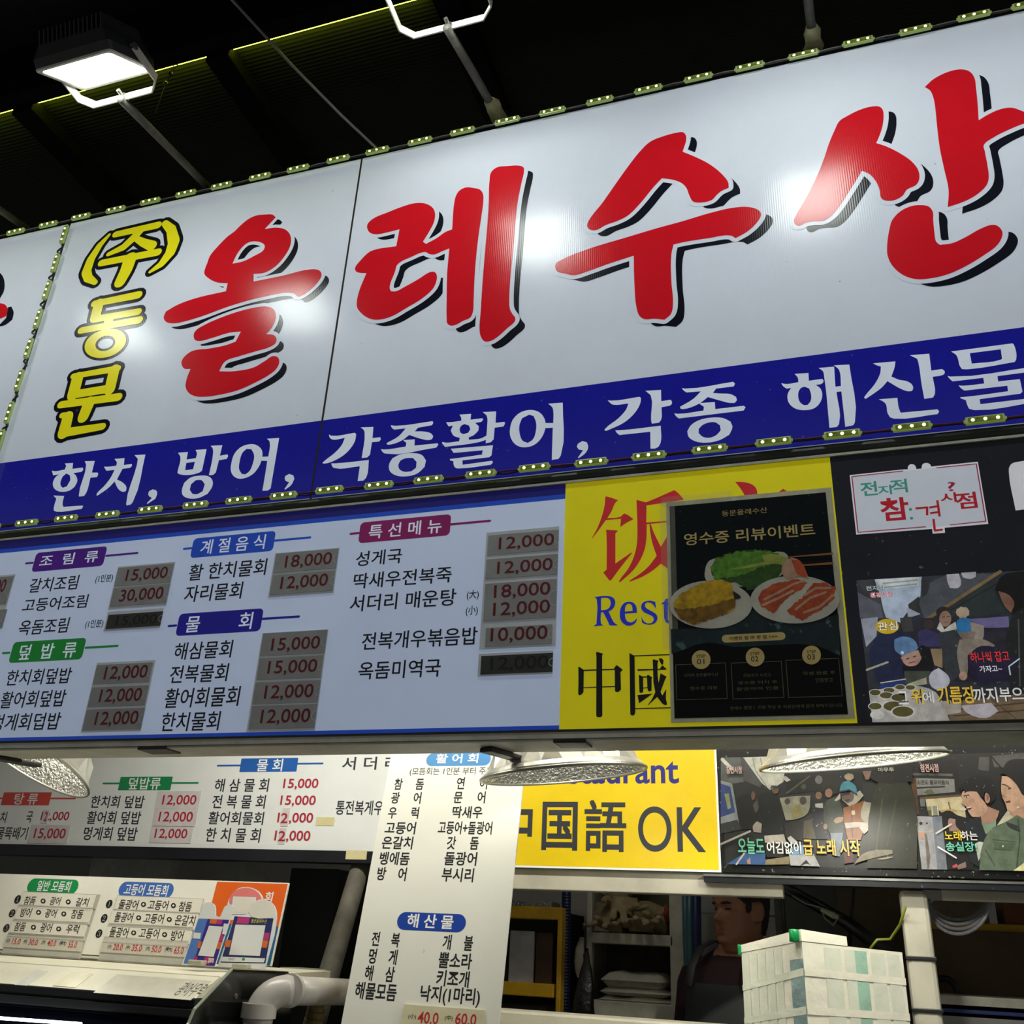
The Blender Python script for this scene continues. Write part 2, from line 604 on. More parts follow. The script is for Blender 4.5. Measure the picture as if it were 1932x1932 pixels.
# ------------------------------------------------------------------ the big shop sign
SP = Plane((0, D, 1.5))
uL = SP.at(132, 428)[0]                 # left edge of this sign
uS = -0.6386 * D                        # seam between the two panels
uR = 0.62 * D
vT = SP.at(1012, 226)[1]                # top edge under the led strip
vB = 0.5375 * D                         # bottom edge
vBand = SP.at(1288, 703)[1]             # top of blue band
SIGN_LOC = (0, D + 0.07, 1.5 + (vT + vB) / 2)
sign = empty('shop_sign', SIGN_LOC, 'large white shop sign with red brush lettering over a blue band', 'sign')
b = MB()
b.box((uL, D + 0.004, 1.5 + vB), (uR, D + 0.14, 1.5 + vT), ALU)
b.build('casing', sign)
for (ua, ub) in ((uL, uS - 0.003), (uS + 0.003, uR)):
    b = MB()
    b.add([SP.w(ua, vB), SP.w(ub, vB), SP.w(ub, vT), SP.w(ua, vT)], [(0, 1, 2, 3)], WHITE_SIGN)
    pr = Print(SP, b)
    pr.rect_uv(ua, vB, ub, vBand, BLUE_SIGN, 1)
    # cut edge of the sheet
    b.add([SP.w(ua, vB), SP.w(ub, vB), SP.w(ub, vB, -0.004), SP.w(ua, vB, -0.004),
           SP.w(ua, vT), SP.w(ub, vT), SP.w(ub, vT, -0.004), SP.w(ua, vT, -0.004)],
          [(0, 3, 2, 1), (4, 5, 6, 7), (0, 4, 7, 3), (1, 2, 6, 5)], WHITE_SIGN)
    b.build('sign_panel', sign)
b = MB()
b.box((uS - 0.003, D - 0.0005, 1.5 + vB), (uS + 0.003, D + 0.003, 1.5 + vT), BLACKM)
b.build('panel_seam', sign)

SHX, SHY = 0.0285, -0.0265
def brush(name, ox, oy, s, comps, parent):
    b = MB()
    pr = Print(SP, b, ox, oy, s)
    for loops in comps:
        L = pr.loops(loops, True, 4, 55)
        pr.fill_uv([[(a + SHX, c + SHY) for a, c in l] for l in L], BLACK_SIGN, 1)
    for loops in comps:
        L = pr.loops(loops, True, 4, 55)
        pr.edge_uv(L, WHITE_SIGN, 2.6, 0.0125)
    for loops in comps:
        L = pr.loops(loops, True, 4, 55)
        pr.fill_uv(L, RED_SIGN, 3.6)
    return b.build(name, parent)

OL = [["1450,1222 1500,1216 1545,1217 1562,1232 1500,1298 1560,1290 1615,1300 1645,1335 1645,1390 1610,1455 1560,1510 1500,1545 1437,1552 1437,1595 1600,1562 1760,1526 1808,1532 1822,1560 1800,1600 1760,1640 1715,1672 1690,1680 1660,1660 1500,1680 1300,1735 1150,1790 1050,1820 990,1832 945,1825 928,1800 940,1765 1000,1730 1100,1692 1280,1650 1290,1605 1230,1600 1180,1575 1158,1550 1163,1520 1175,1490 1190,1450 1240,1390 1290,1340 1330,1310 1360,1280 1410,1240",
        "1420,1370 1480,1375 1500,1395 1490,1420 1440,1450 1380,1480 1317,1494 1350,1430 1390,1385"],
       ["1440,1743 1500,1736 1545,1748 1562,1780 1558,1820 1530,1870 1508,1893 1550,1898 1567,1920 1560,1945 1530,1965 1450,1990 1350,2020 1275,2048 1242,2103 1330,2102 1440,2080 1500,2045 1545,2017 1575,2025 1582,2055 1565,2090 1530,2120 1450,2165 1350,2210 1250,2235 1170,2247 1110,2245 1070,2225 1052,2190 1060,2140 1080,2090 1045,2088 1030,2065 1030,2045 1050,2015 1090,1988 1180,1975 1280,1955 1335,1935 1365,1878 1300,1885 1200,1915 1130,1932 1105,1925 1098,1895 1110,1872 1160,1840 1250,1800 1350,1765"]]
RE = [["440,1150 480,1155 520,1180 532,1215 525,1260 500,1310 463,1370 480,1382 540,1350 590,1315 628,1300 640,1150 650,1110 670,1080 705,1063 750,1066 785,1075 803,1100 805,1140 795,1220 780,1320 765,1450 755,1580 750,1700 745,1770 730,1800 690,1818 650,1840 620,1845 600,1830 597,1800 597,1700 600,1550 612,1408 570,1425 530,1442 500,1440 475,1428 400,1455 320,1498 305,1540 275,1630 282,1650 310,1650 360,1625 440,1580 500,1543 525,1540 540,1555 540,1590 520,1635 460,1690 370,1745 280,1795 200,1812 150,1800 110,1770 90,1740 90,1700 105,1640 143,1548 100,1545 82,1535 80,1515 110,1475 150,1435 170,1422 312,1395 330,1300 270,1315 200,1328 165,1320 148,1295 150,1270 180,1240 260,1205 350,1170 400,1155"],
      ["880,950 940,942 1010,940 1032,950 1035,965 1020,1040 1000,1140 985,1280 975,1400 960,1550 952,1700 955,1750 970,1780 985,1800 983,1820 940,1860 890,1905 850,1930 815,1935 790,1905 783,1860 790,1760 800,1600 812,1450 825,1300 835,1150 840,1020 850,975"]]
SU = [["1277,251 1288,250 1293,254 1295,263 1288,287 1308,295 1338,310 1361,328 1374,345 1375,355 1360,362 1353,368 1343,378 1321,383 1308,381 1301,370 1295,355 1286,346 1270,340 1249,337 1234,353 1205,388 1184,408 1164,418 1144,425 1124,435 1112,433 1108,427 1111,417 1137,383 1167,340 1191,307 1207,287 1227,268 1254,257"],
      ["1061,490 1111,470 1177,450 1244,430 1288,418 1338,403 1381,393 1411,391 1431,397 1436,405 1431,417 1411,437 1388,450 1378,445 1338,450 1288,458 1271,462 1267,480 1267,533 1270,573 1266,593 1254,604 1234,602 1217,603 1207,597 1201,580 1197,533 1196,493 1196,483 1144,500 1111,512 1084,520 1067,517 1052,513 1048,505 1050,497"]]
SAN = [["1060,607 1110,605 1130,620 1137,660 1130,720 1110,780 1095,812 1150,830 1230,870 1300,920 1335,970 1338,1020 1320,1050 1270,1075 1245,1110 1200,1135 1150,1138 1125,1125 1115,1080 1100,1040 1060,990 1015,968 990,1010 940,1090 880,1180 840,1225 800,1250 740,1255 700,1262 660,1280 640,1275 630,1250 645,1215 700,1120 760,1000 800,900 830,810 860,740 890,685 930,660 1000,625"],
       ["1370,495 1420,450 1500,410 1570,395 1620,405 1650,440 1660,500 1670,600 1675,683 1730,650 1800,620 1860,612 1932,635 1985,650 2000,675 1960,695 1932,702 1850,735 1760,780 1705,822 1710,860 1725,940 1732,1010 1720,1050 1670,1100 1600,1140 1500,1175 1505,1080 1480,960 1455,840 1440,720 1430,620 1420,560 1400,515"],
       ["1340,1163 1390,1170 1415,1200 1418,1250 1425,1320 1435,1370 1455,1388 1520,1380 1600,1345 1680,1300 1750,1275 1780,1280 1808,1312 1808,1340 1780,1390 1700,1450 1600,1510 1500,1555 1400,1578 1320,1582 1250,1560 1190,1510 1160,1450 1158,1380 1170,1300 1185,1250 1230,1200 1290,1170"]]
T3 = 1 / 3
brush('brush_letter', 0, 0, T3, OL, sign)
brush('brush_letter', 644, 0, T3, RE, sign)
brush('brush_letter', 0, 0, 1, SU, sign)
brush('brush_letter', 1288, 0, T3, SAN, sign)

# yellow column lettering with black outline: strokes as (points, half widths)
def outlined(name, strokes, rings=()):
    b = MB()
    pr = Print(SP, b, 0, 0, T3)
    k = pr.q(0, 0); k2 = pr.q(300, 0)
    k = abs(k2[0] - k[0]) / 300 * 0.93
    og = 13.5
    blk, yel = [], []
    for pts, ws in strokes:
        uv = [pr.q(x, y) for x, y in parse(pts)]
        pr.stroke_uv(uv, [(q + og) * k for q in ws], BLACK_SIGN, 1, True, blk)
        pr.stroke_uv(uv, [q * k for q in ws], YELLOW_LET, 2, True, yel)
    pr.union_uv(blk, BLACK_SIGN, 1)
    pr.union_uv(yel, YELLOW_LET, 2.8)
    for outer, inner in rings:
        for g, M, ly in ((og, BLACK_SIGN, 1.2), (0, YELLOW_LET, 3)):
            lo = []
            for (cx, cy, rx, ry), sg in ((outer, 1), (inner, -1)):
                lo.append([pr.q(cx + (rx + sg * g) * math.cos(a) , cy - (ry + sg * g) * math.sin(a) - 0.18 * (rx + sg * g) * math.cos(a)) for a in [6.2832 * i / 36 for i in range(36)]])
            pr.fill_uv(lo, M, ly)
    return b.build(name, sign)
outlined('column_letter', [
    ("620,1330 565,1390 515,1470 490,1540 500,1575 540,1600", [6, 13, 17, 19, 17, 10]),
    ("655,1328 895,1275", [13, 15]), ("800,1300 760,1345 700,1400 615,1440", [16, 17, 15, 9]),
    ("760,1345 815,1375 860,1392", [10, 16, 20]), ("575,1490 895,1428", [14, 15]), ("738,1465 715,1530 680,1598", [26, 25, 22]),
    ("935,1265 970,1300 985,1370 965,1430 915,1495 850,1540", [13, 18, 22, 20, 14, 6])])
outlined('column_letter', [
    ("535,1720 785,1670", [13, 15]), ("560,1720 540,1800", [20, 20]), ("540,1808 785,1765", [14, 13]),
    ("620,1800 612,1850", [18, 18]), ("460,1872 790,1812", [13, 14])], [((598, 1945, 118, 80), (598, 1945, 56, 42))])
outlined('column_letter', [
    ("415,2130 668,2087", [10, 12]), ("440,2140 415,2235", [22, 22]), ("648,2095 622,2205", [20, 20]), ("410,2235 625,2200", [15, 15]),
    ("345,2292 672,2248", [13, 14]), ("505,2280 472,2362", [22, 20]),
    ("352,2352 385,2352", [10, 12]), ("385,2360 362,2450", [20, 22]), ("355,2452 582,2415", [16, 12])])

BAND = {
 'h1': (80, 800, .2588, [
  ["165,288 225,285 220,328 295,318 300,335 285,350 228,358 250,385 255,420 235,460 200,485 150,495 105,485 80,455 80,420 100,385 125,368 80,375 70,340 95,345 165,332 175,305", "175,362 200,375 205,410 180,455 150,466 135,450 133,425 148,385"],
  ["310,272 383,270 362,355 405,355 408,370 398,388 352,392 322,500 305,525 270,530 267,520 320,300"],
  ["82,522 160,525 148,585 155,605 295,595 298,605 285,620 105,640 85,632 84,615 103,545"]]),
 'h2': (80, 800, .2588, [
  ["527,255 600,250 595,300 652,292 655,305 640,320 585,328 545,405 590,430 613,460 610,490 590,495 560,480 527,420 490,460 405,522 395,520 400,505 450,455 500,390 527,335 468,342 450,312 480,312 540,305 545,280"],
  ["673,228 752,223 660,570 645,588 615,594 612,582 690,300 697,255"]]),
 'c1': (80, 800, .2588, [["780,490 805,477 830,485 838,505 825,545 765,585 765,575 800,540 778,525 773,508"]]),
 'h3': (80, 800, .2588, [
  ["990,210 1062,205 1052,260 1120,250 1128,215 1118,190 1198,184 1165,340 1145,355 1000,367 985,355 990,335 1008,245", "1050,285 1113,276 1100,330 1042,338"],
  ["1228,160 1313,155 1295,232 1350,222 1355,235 1345,255 1288,265 1265,355 1245,372 1215,374 1245,220 1243,180"],
  ["1080,392 1140,378 1210,382 1240,410 1240,455 1205,510 1140,540 1070,543 1025,520 1018,485 1035,430", "1120,410 1160,410 1185,440 1170,490 1130,512 1095,510 1075,480 1085,440"]]),
 'h4': (80, 800, .2588, [
  ["1440,175 1500,150 1555,152 1600,190 1604,240 1580,310 1530,370 1450,400 1400,385 1375,340 1380,280 1400,220", "1490,182 1525,185 1545,230 1535,290 1510,345 1480,368 1455,365 1435,330 1440,270 1460,210"],
  ["1638,108 1727,103 1665,470 1645,486 1605,488 1633,320 1640,270 1592,268 1600,240 1648,238 1660,160 1655,125"]]),
 'c2': (80, 800, .2588, [["1772,380 1800,365 1830,375 1838,400 1815,445 1770,480 1766,474 1800,425 1775,415 1768,395"]]),
 'g1': (590, 740, .27433, [
  ["112,292 130,300 290,280 300,290 290,340 250,400 190,450 80,492 68,488 80,475 150,420 200,365 222,315 140,327 120,315"],
  ["330,243 418,240 412,317 465,310 470,325 458,340 408,345 395,430 375,450 338,453 358,280 350,258"],
  ["128,490 160,490 387,467 370,585 350,608 310,612 325,510 148,522 135,510"]]),
 'g2': (590, 740, .27433, [
  ["538,228 570,232 825,200 830,212 820,228 725,245 703,270 770,272 815,285 830,305 820,325 795,330 740,320 665,295 610,335 525,362 512,360 510,350 590,305 640,250 560,258 545,245"],
  ["470,392 490,395 640,375 645,350 622,330 703,325 700,368 860,352 865,362 850,382 500,423 480,410"],
  ["600,430 680,420 750,432 780,470 770,515 720,560 640,580 570,572 530,540 527,495 550,455", "640,455 690,453 715,480 712,520 680,545 630,548 597,530 590,500 605,470"]]),
 'g3': (590, 740, .27433, [
  ["1010,155 1090,150 1086,190 1168,180 1173,190 1160,205 1118,212 1143,235 1140,265 1110,295 1073,312 1075,328 1160,318 1195,300 1195,328 1140,345 910,377 890,350 892,343 920,348 1008,338 1012,315 970,300 950,265 965,230 935,236 918,207 940,208 1022,197 1022,178", "1045,220 1075,230 1085,255 1070,280 1035,290 1015,278 1012,250 1025,230"],
  ["1170,138 1262,133 1258,212 1320,205 1323,218 1312,237 1252,245 1245,325 1225,345 1190,352 1200,240 1198,165"],
  ["950,390 1240,366 1230,435 1215,448 1030,470 1032,500 1235,472 1240,485 1225,500 1010,525 985,522 972,505 968,475 945,470 945,460 965,458 1165,430 1170,400 1010,415 970,418"]]),
 'g4': (590, 740, .27433, [
  ["1430,140 1500,123 1560,140 1597,190 1600,250 1570,320 1520,365 1450,380 1395,360 1360,305 1358,250 1380,185", "1490,155 1520,165 1537,210 1535,270 1515,325 1480,350 1445,335 1425,290 1422,230 1440,180"],
  ["1620,80 1720,73 1707,435 1690,460 1645,466 1650,300 1652,245 1597,248 1600,213 1655,213 1655,130 1648,105"]]),
 'c3': (590, 740, .27433, [["1825,355 1855,337 1885,345 1895,375 1880,415 1830,455 1825,450 1860,400 1830,395 1817,375"]]),
 'k1': (1080, 690, .20704, [
  ["322,315 350,320 610,285 625,295 620,340 570,430 470,520 310,595 292,590 300,575 420,480 490,400 510,345 375,357 350,345"],
  ["665,230 808,222 810,325 895,312 907,330 905,350 890,365 812,380 810,490 790,520 725,530 718,500 715,275 690,250"],
  ["390,590 425,590 805,548 805,700 785,740 755,755 712,757 710,603 430,633 410,618"]]),
 'k2': (1080, 690, .20704, [
  ["998,205 1030,210 1465,148 1482,165 1470,190 1310,210 1280,250 1350,255 1440,260 1490,285 1500,315 1480,340 1430,340 1350,320 1235,287 1150,350 1010,397 985,393 982,375 1100,305 1170,235 1040,245 1015,228"],
  ["928,435 965,440 1195,410 1198,375 1160,350 1160,342 1298,333 1302,397 1560,367 1578,380 1560,410 970,482 945,462"],
  ["1150,500 1260,475 1370,478 1440,510 1458,560 1430,630 1340,680 1220,703 1120,690 1060,650 1047,600 1080,545", "1240,520 1300,517 1345,545 1352,590 1310,635 1250,658 1190,650 1150,615 1152,575 1190,540"]]),
 's1': (1452, 630, .24845, [
  ["190,305 295,298 298,357 400,343 410,355 405,372 390,382 350,388 385,415 400,460 385,520 340,565 270,580 200,570 150,530 135,480 145,440 165,412 130,417 105,400 88,375 125,382 218,368 215,335", "265,402 300,415 315,460 312,510 290,540 262,543 235,525 218,485 222,435 240,410"],
  ["372,260 490,250 500,402 542,397 530,280 515,260 488,240 605,234 648,670 635,695 575,707 545,438 508,442 527,685 510,708 455,714 415,330 405,285"]]),
 's2': (1452, 630, .24845, [
  ["785,225 955,210 950,250 925,325 985,350 1040,360 1080,385 1090,415 1080,435 1050,437 1000,420 895,360 850,410 730,495 717,485 730,465 800,380 840,300 845,250 815,240"],
  ["1065,163 1212,152 1228,280 1310,268 1330,285 1328,305 1310,315 1238,327 1255,455 1240,485 1175,495 1155,390 1130,220 1120,190"],
  ["830,498 970,487 980,560 995,600 1275,574 1288,590 1275,610 950,645 915,635 895,600 885,540 870,520"]]),
 's3': (1452, 630, .24845, [
  ["1378,135 1845,73 1855,85 1872,195 1860,215 1500,270 1460,268 1442,240 1430,190 1415,160", "1520,148 1755,118 1765,190 1755,197 1535,227"],
  ["1350,320 1375,325 2010,250 2020,265 2010,285 1730,322 1735,362 1900,345 1920,440 1905,455 1595,497 1600,535 2020,485 2030,500 2015,520 1560,580 1515,570 1500,540 1490,505 1450,490 1447,482 1480,480 1810,437 1805,395 1480,432 1455,415 1435,393 1470,395 1630,378 1622,335 1390,362 1365,340"]]),
}
for key, (ox, oy, s, comps) in BAND.items():
    b = MB()
    pr = Print(SP, b, ox, oy, s)
    for loops in comps:
        pr.fill_uv(pr.loops(loops, True, 3, 40), BAND_WHITE, 2)
    b.build('comma' if key[0] == 'c' else 'band_letter', sign)

# bottom trim of the big sign: rounded metal profile and pale lip
b = MB()
za, zb = 1.5 + SP.at(1012, 899)[1], 1.5 + SP.at(1012, 917)[1]
zc = 1.5 + SP.at(1012, 921.5)[1]
prof = [(-0.002, za), (-0.010, za - 0.004), (-0.0145, (za + zb) / 2), (-0.013, zb + 0.003), (-0.009, zb)]
vs, fs = [], []
for x in (-4.2, uR):
    for y, z in prof + [(0.05, zb), (0.05, za)]:
        vs.append((x, D + y, z))
k = len(prof) + 2
fs = [(i, (i + 1) % k, k + (i + 1) % k, k + i) for i in range(k)]
b.add(vs, fs, ALU_DARK)
b.build('bottom_trim', sign, False)
b = MB()
b.box((-4.2, D - 0.0125, zc), (uR, D + 0.05, zb - 0.0005), LIP)
b.build('trim_lip', sign)

# neighbouring sign at the left edge
nsg = empty('shop_sign', (uL - 0.8, D + 0.07, SIGN_LOC[2]), 'white sign left of the vertical led strip, only a red letter tip showing', 'sign')
b = MB(); b.box((uL - 1.6, D + 0.004, 1.5 + vB), (uL - 0.012, D + 0.14, 1.5 + vT), ALU); b.build('casing', nsg)
b = MB()
b.add([SP.w(uL - 1.6, vB), SP.w(uL - 0.012, vB), SP.w(uL - 0.012, vT), SP.w(uL - 1.6, vT)], [(0, 1, 2, 3)], WHITE_SIGN)
Print(SP, b).rect_uv(uL - 1.6, vB, uL - 0.012, vBand, BLUE_SIGN, 1)
b.build('sign_panel', nsg)
b = MB()
pr = Print(SP, b, 0, 500, T3)
pr.fill_uv(pr.loops(["-60,300 -60,190 -5,215 30,225 45,255 35,290 0,305"], True, 3), RED_SIGN, 3)
pr.fill_uv(pr.loops(["-60,40 -10,40 10,55 25,90 22,150 0,190 -60,170"], True, 3), BLACK_SIGN, 1)
pr.fill_uv(pr.loops(["-60,345 0,335 35,300 45,240 65,235 78,270 70,310 30,340 0,348"], True, 3), BLACK_SIGN, 1)
b.build('brush_letter', nsg)

# ------------------------------------------------------------------ led strips
def led_proto():
    b = MB()
    b.bevel_box((-0.0385, -0.009, -0.009), (0.0385, 0.0, 0.009), 0.002, LED_BODY)
    b.box((-0.042, -0.006, -0.003), (-0.0385, -0.001, 0.003), LED_BODY)
    b.box((0.0385, -0.006, -0.003), (0.042, -0.001, 0.003), LED_BODY)
    b.box((-0.0335, -0.0094, -0.0058), (0.0335, -0.0088, 0.0058), LED_IN)
    return b
def led_strip(label, pts, n_after_centres, wires, ang=0.0, size=1.0):
    """pts: list of module centres (points of the place)"""
    c = sum((Vector(p) for p in pts), Vector()) / len(pts)
    root = empty('led_strip', c, label, 'light strip', None)
    mesh = dmesh = None
    for i, p in enumerate(pts):
        if mesh is None:
            o = led_proto().build('led_module', None)
            mesh = o.data
        else:
            o = bpy.data.objects.new('led_module', mesh); COL.objects.link(o)
        o.parent = root
        o.location = Vector(p) - c
        a = ang
        if i + 1 < len(pts) and ang is None:
            d = Vector(pts[i + 1]) - Vector(p); a = math.atan2(-d.z, d.x) + random.uniform(-.02, .02)
        elif ang is None:
            d = Vector(p) - Vector(pts[i - 1]); a = math.atan2(-d.z, d.x)
        o.rotation_euler = (0, a, 0)
        o.scale = (size, 1, size)
        for k in (-1, 0, 1):
            if dmesh is None:
                q = MB(); q.lathe((0, -0.0094, 0), (0, -1, 0), [(0.0036, 0), (0.0033, 0.0012), (0.0016, 0.002), (0.0001, 0.0022)], LED_DOT, 12)
                d = q.build('diode', None); dmesh = d.data
            else:
                d = bpy.data.objects.new('diode', dmesh); COL.objects.link(d)
            d.parent = o
            d.location = (k * 0.0245, 0, 0)
    for path, M, r in wires:
        MB().tube(path, r, M, 6).build('wire', root)
    return root
TOPX = [(36.7, 440.7), (98, 427), (159, 414), (224, 401), (289, 386), (356, 371), (423, 357), (495, 341), (567, 324), (642, 309),
        (716, 291), (796, 275), (876, 256), (960, 237), (1045, 217), (1134, 197), (1225, 177), (1319, 156), (1415, 134), (1516, 111), (1619, 88), (1726, 64), (1836, 39), (1938, 14)]
vtop = sum(SP.at(*p)[1] for p in TOPX[:-1]) / (len(TOPX) - 1)
pts = [SP.w(SP.at(*p)[0], vtop + random.uniform(-.002, .002), 0.012) for p in TOPX]
pts = [pts[0] - Vector((0.14, 0, 0))] + pts + [pts[-1] + Vector((0.142 * k, 0, 0)) for k in (1, 2)]
def gapwires(pts, half, M1, M2, sag, y=0.0):
    out = []
    for i in range(len(pts) - 1):
        a, c = pts[i], pts[i + 1]
        d = (c - a).normalized()
        p, q = a + d * half, c - d * half
        m_ = (p + q) / 2
        out.append(([p + Vector((0, 0, .002)), m_ + Vector((0, -.002, random.uniform(-.001, .003))), q + Vector((0, 0, .002))], M1, 0.0022))
        out.append(([p - Vector((0, 0, .002)), m_ + Vector((0, -.001, -random.uniform(.001, .007))), q - Vector((0, 0, .002))], M2, 0.0022))
    return out
led_strip('led strip along the top edge of the white sign against the dark', pts, None, gapwires(pts, .04, WIRE_GREY, WIRE_BLACK, 0), 0.0)
BOTX = [(60, 991), (134, 983), (212, 975), (292, 966), (377, 958), (458, 950), (542, 941), (628, 932), (721, 922), (814, 912), (912, 902), (1012, 892), (1119, 880), (1227, 867), (1341, 856), (1461, 841), (1589, 827), (1719, 812), (1856, 798)]
vbot = sum(SP.at(*p)[1] for p in BOTX) / len(BOTX)
pts = [SP.w(SP.at(*p)[0], vbot + random.uniform(-.0015, .0015), 0.016) for p in BOTX]
pts = [pts[0] - Vector((0.14, 0, 0))] + pts + [pts[-1] + Vector((0.142 * k, 0, 0)) for k in (1, 2)]
led_strip('led strip below the blue band, along the bottom edge of the white sign', pts, None, gapwires(pts, .04, WIRE_RED, WIRE_BLACK, 0), 0.0)
LEFX = [(130, 448), (112, 502), (95, 553), (78, 607), (63, 662), (42, 723), (23, 784), (7, 837)]
pts = [SP.px(x, y, 0.012) for x, y in LEFX]
uu = sum(SP.at(*p)[0] for p in LEFX) / len(LEFX)
pts = [SP.w(uu + random.uniform(-.002, .002), SP.at(*p)[1], 0.012) for p in LEFX]
pts.append(pts[-1] + Vector((0, 0, pts[-1].z - pts[-2].z)))
wr = []
for i in range(len(pts) - 1):
    a, c = pts[i] - Vector((0, 0, .04)), pts[i + 1] + Vector((0, 0, .04))
    pa = []
    for k in range(9):
        t = k / 8
        pa.append(a.lerp(c, t) + Vector((0.012 * math.sin(t * 6.28 + i) * math.sin(t * 3.14159), -.003, 0)))
    wr.append((pa, WIRE_BLACK, 0.003))
led_strip('vertical led strip between the two white signs', pts, None, wr, math.pi / 2)

# ------------------------------------------------------------------ floodlights and their poles
def floodlight(X, Y, Z, label, power, arm=(-.004, .115, .012)):
    root = empty('floodlight', (X, Y, Z), label, 'floodlight', 'floodlights above the sign')
    t = 0.5733
    e = Vector((0, math.cos(t), math.sin(t)))          # along the lens, rising towards the sign
    nn = Vector((0, math.sin(t), -math.cos(t)))        # lens faces this way
    ex = Vector((1, 0, 0))
    W, H = 0.122, 0.092
    C0 = Vector((X, Y, Z))
    def q(a, c, d): return C0 + ex * a + e * c + nn * d
    def ring(w, h, d, r=.014, k=4):
        out = []
        for cx, cy, a0 in ((w - r, -h + r, -90), (w - r, h - r, 0), (-w + r, h - r, 90), (-w + r, -h + r, 180)):
            for i in range(k + 1):
                a = math.radians(a0 + 90 * i / k)
                out.append(q(cx + r * math.cos(a), cy + r * math.sin(a), d))
        return out
    def skin(rings, M, mb, cap=True):
        n = len(rings[0])
        vs = [p for rg in rings for p in rg]
        fs = [(i * n + k, i * n + (k + 1) % n, (i + 1) * n + (k + 1) % n, (i + 1) * n + k) for i in range(len(rings) - 1) for k in range(n)]
        if cap: fs.append(tuple(range((len(rings) - 1) * n, len(rings) * n)))
        mb.add(vs, fs, M)
    b = MB()
    skin([ring(W + .006, H + .006, .004), ring(W + .008, H + .008, -.022), ring(W - .004, H - .004, -.06), ring(W - .016, H - .016, -.072)], CASE, b)
    b.build('housing', root)
    b = MB()
    for k in range(15):
        a = -W + .018 + k * (2 * W - .036) / 14
        vs = [q(a + s * .0022, c, d) for s in (-1, 1) for c, d in ((-H, -.04), (H, -.04), (H - .014, -.104), (-H + .014, -.104))]
        b.add(vs, [(0, 1, 2, 3), (4, 7, 6, 5), (0, 4, 5, 1), (1, 5, 6, 2), (2, 6, 7, 3), (3, 7, 4, 0)], CASE)
    b.build('cooling_fins', root)
    b = MB()
    skin([ring(W + .007, H + .007, .003), ring(W + .006, H + .006, .008), ring(W - .004, H - .004, .0085), ring(W - .006, H - .006, .0066)], BRACKET, b, False)
    b.build('bezel', root)
    b = MB()
    skin([ring(W - .005, H - .005, .0066)], LENS, b)
    b.build('lens', root)
    # u bracket with cut corners, bolted to the end of the pole
    b = MB()
    base = C0 + Vector(arm)
    by, bz = base.y, base.z
    pv_ = q(0, 0, -.03)
    adir = Vector((0, by - pv_.y, bz - pv_.z)).normalized()
    wdv = Vector((0, -adir.z, adir.y))
    def strap(p0, p1, wd, th):
        p0, p1 = Vector(p0), Vector(p1)
        d = (p1 - p0).normalized(); nrm = d.cross(wdv).normalized()
        p0 = p0 - d * th; p1 = p1 + d * th
        vs = [p + wdv * s * wd + nrm * s2 * th for p in (p0, p1) for s in (-1, 1) for s2 in (-1, 1)]
        b.add(vs, [(0, 1, 3, 2), (4, 6, 7, 5), (0, 4, 5, 1), (2, 3, 7, 6), (0, 2, 6, 4), (1, 5, 7, 3)], BRACKET)
    a0 = pv_ - ex * (W + .014); a1 = Vector((X - W - .014, by, bz)) - adir * .03; a2 = Vector((X - W + .018, by, bz))
    c0 = pv_ + ex * (W + .014); c1 = Vector((X + W + .014, by, bz)) - adir * .03; c2 = Vector((X + W - .018, by, bz))
    for s0, s1 in ((a0, a1), (a1, a2), (a2, c2), (c2, c1), (c1, c0)):
        strap(s0, s1, .015, .0018)
    b.build('bracket', root)
    for p in (a0, c0):
        b = MB(); b.lathe(p, (1, 0, 0), [(0.0001, -.006), (.011, -.006), (.011, .006), (.0001, .006)], STEEL, 12); b.build('pivot_bolt', root)
    b = MB()
    b.lathe((X, by, bz), -adir, [(.0001, .026), (.006, .026), (.006, .008), (.012, .008), (.012, -.012), (.0001, -.012)], STEEL, 8)
    b.build('bolt', root)
    light('flood_lamp', 'AREA', q(0, 0, 0.010), power, FLOOD_COL, root, 0.22, 0.16, nn)
    return Vector((X, by, bz))
lamps = [(-1.826, 1.43, 3.72, 'black floodlight with glowing white lens over the yellow lettering', 0.65),
         (-0.846, 1.43, 3.84, 'floodlight above the middle of the sign, only its pale bracket showing', 1.0),
         (0.09, 1.43, 3.80, 'floodlight above the right end of the sign', 1.15),
         (-2.66, 1.43, 3.76, 'floodlight above the neighbouring sign at the left', 0.6),
         (1.05, 1.43, 3.80, 'floodlight furthest right along the sign', 1.1)]  # the furthest right one is out of view, there for its light
tips = []
for X, Y, Z, lb, f in lamps:
    tips.append(floodlight(X, Y, Z, lb, FLOOD_W * f, (0, .23, -.01) if X == -0.846 else (-.004, .115, .012)))
ends = [P(396, 357, D + .03), P(946, 230, D + .03), P(1536, 97, D + .03), P(54, 434, D + .03), Vector((1.06, D + .03, 3.8))]
plab = ['rusty pole holding the floodlight above the yellow lettering', 'pole holding the middle floodlight, foam lump at its foot',
        'pole holding the right floodlight, foam lump at its foot', 'pole end above the neighbouring sign at the far left', 'pole of the furthest right floodlight']
FOAM = mat('foam', (150, 145, 110), rough=0.9, dirt=0.4, scale=30, bump=1.0, bscale=45)
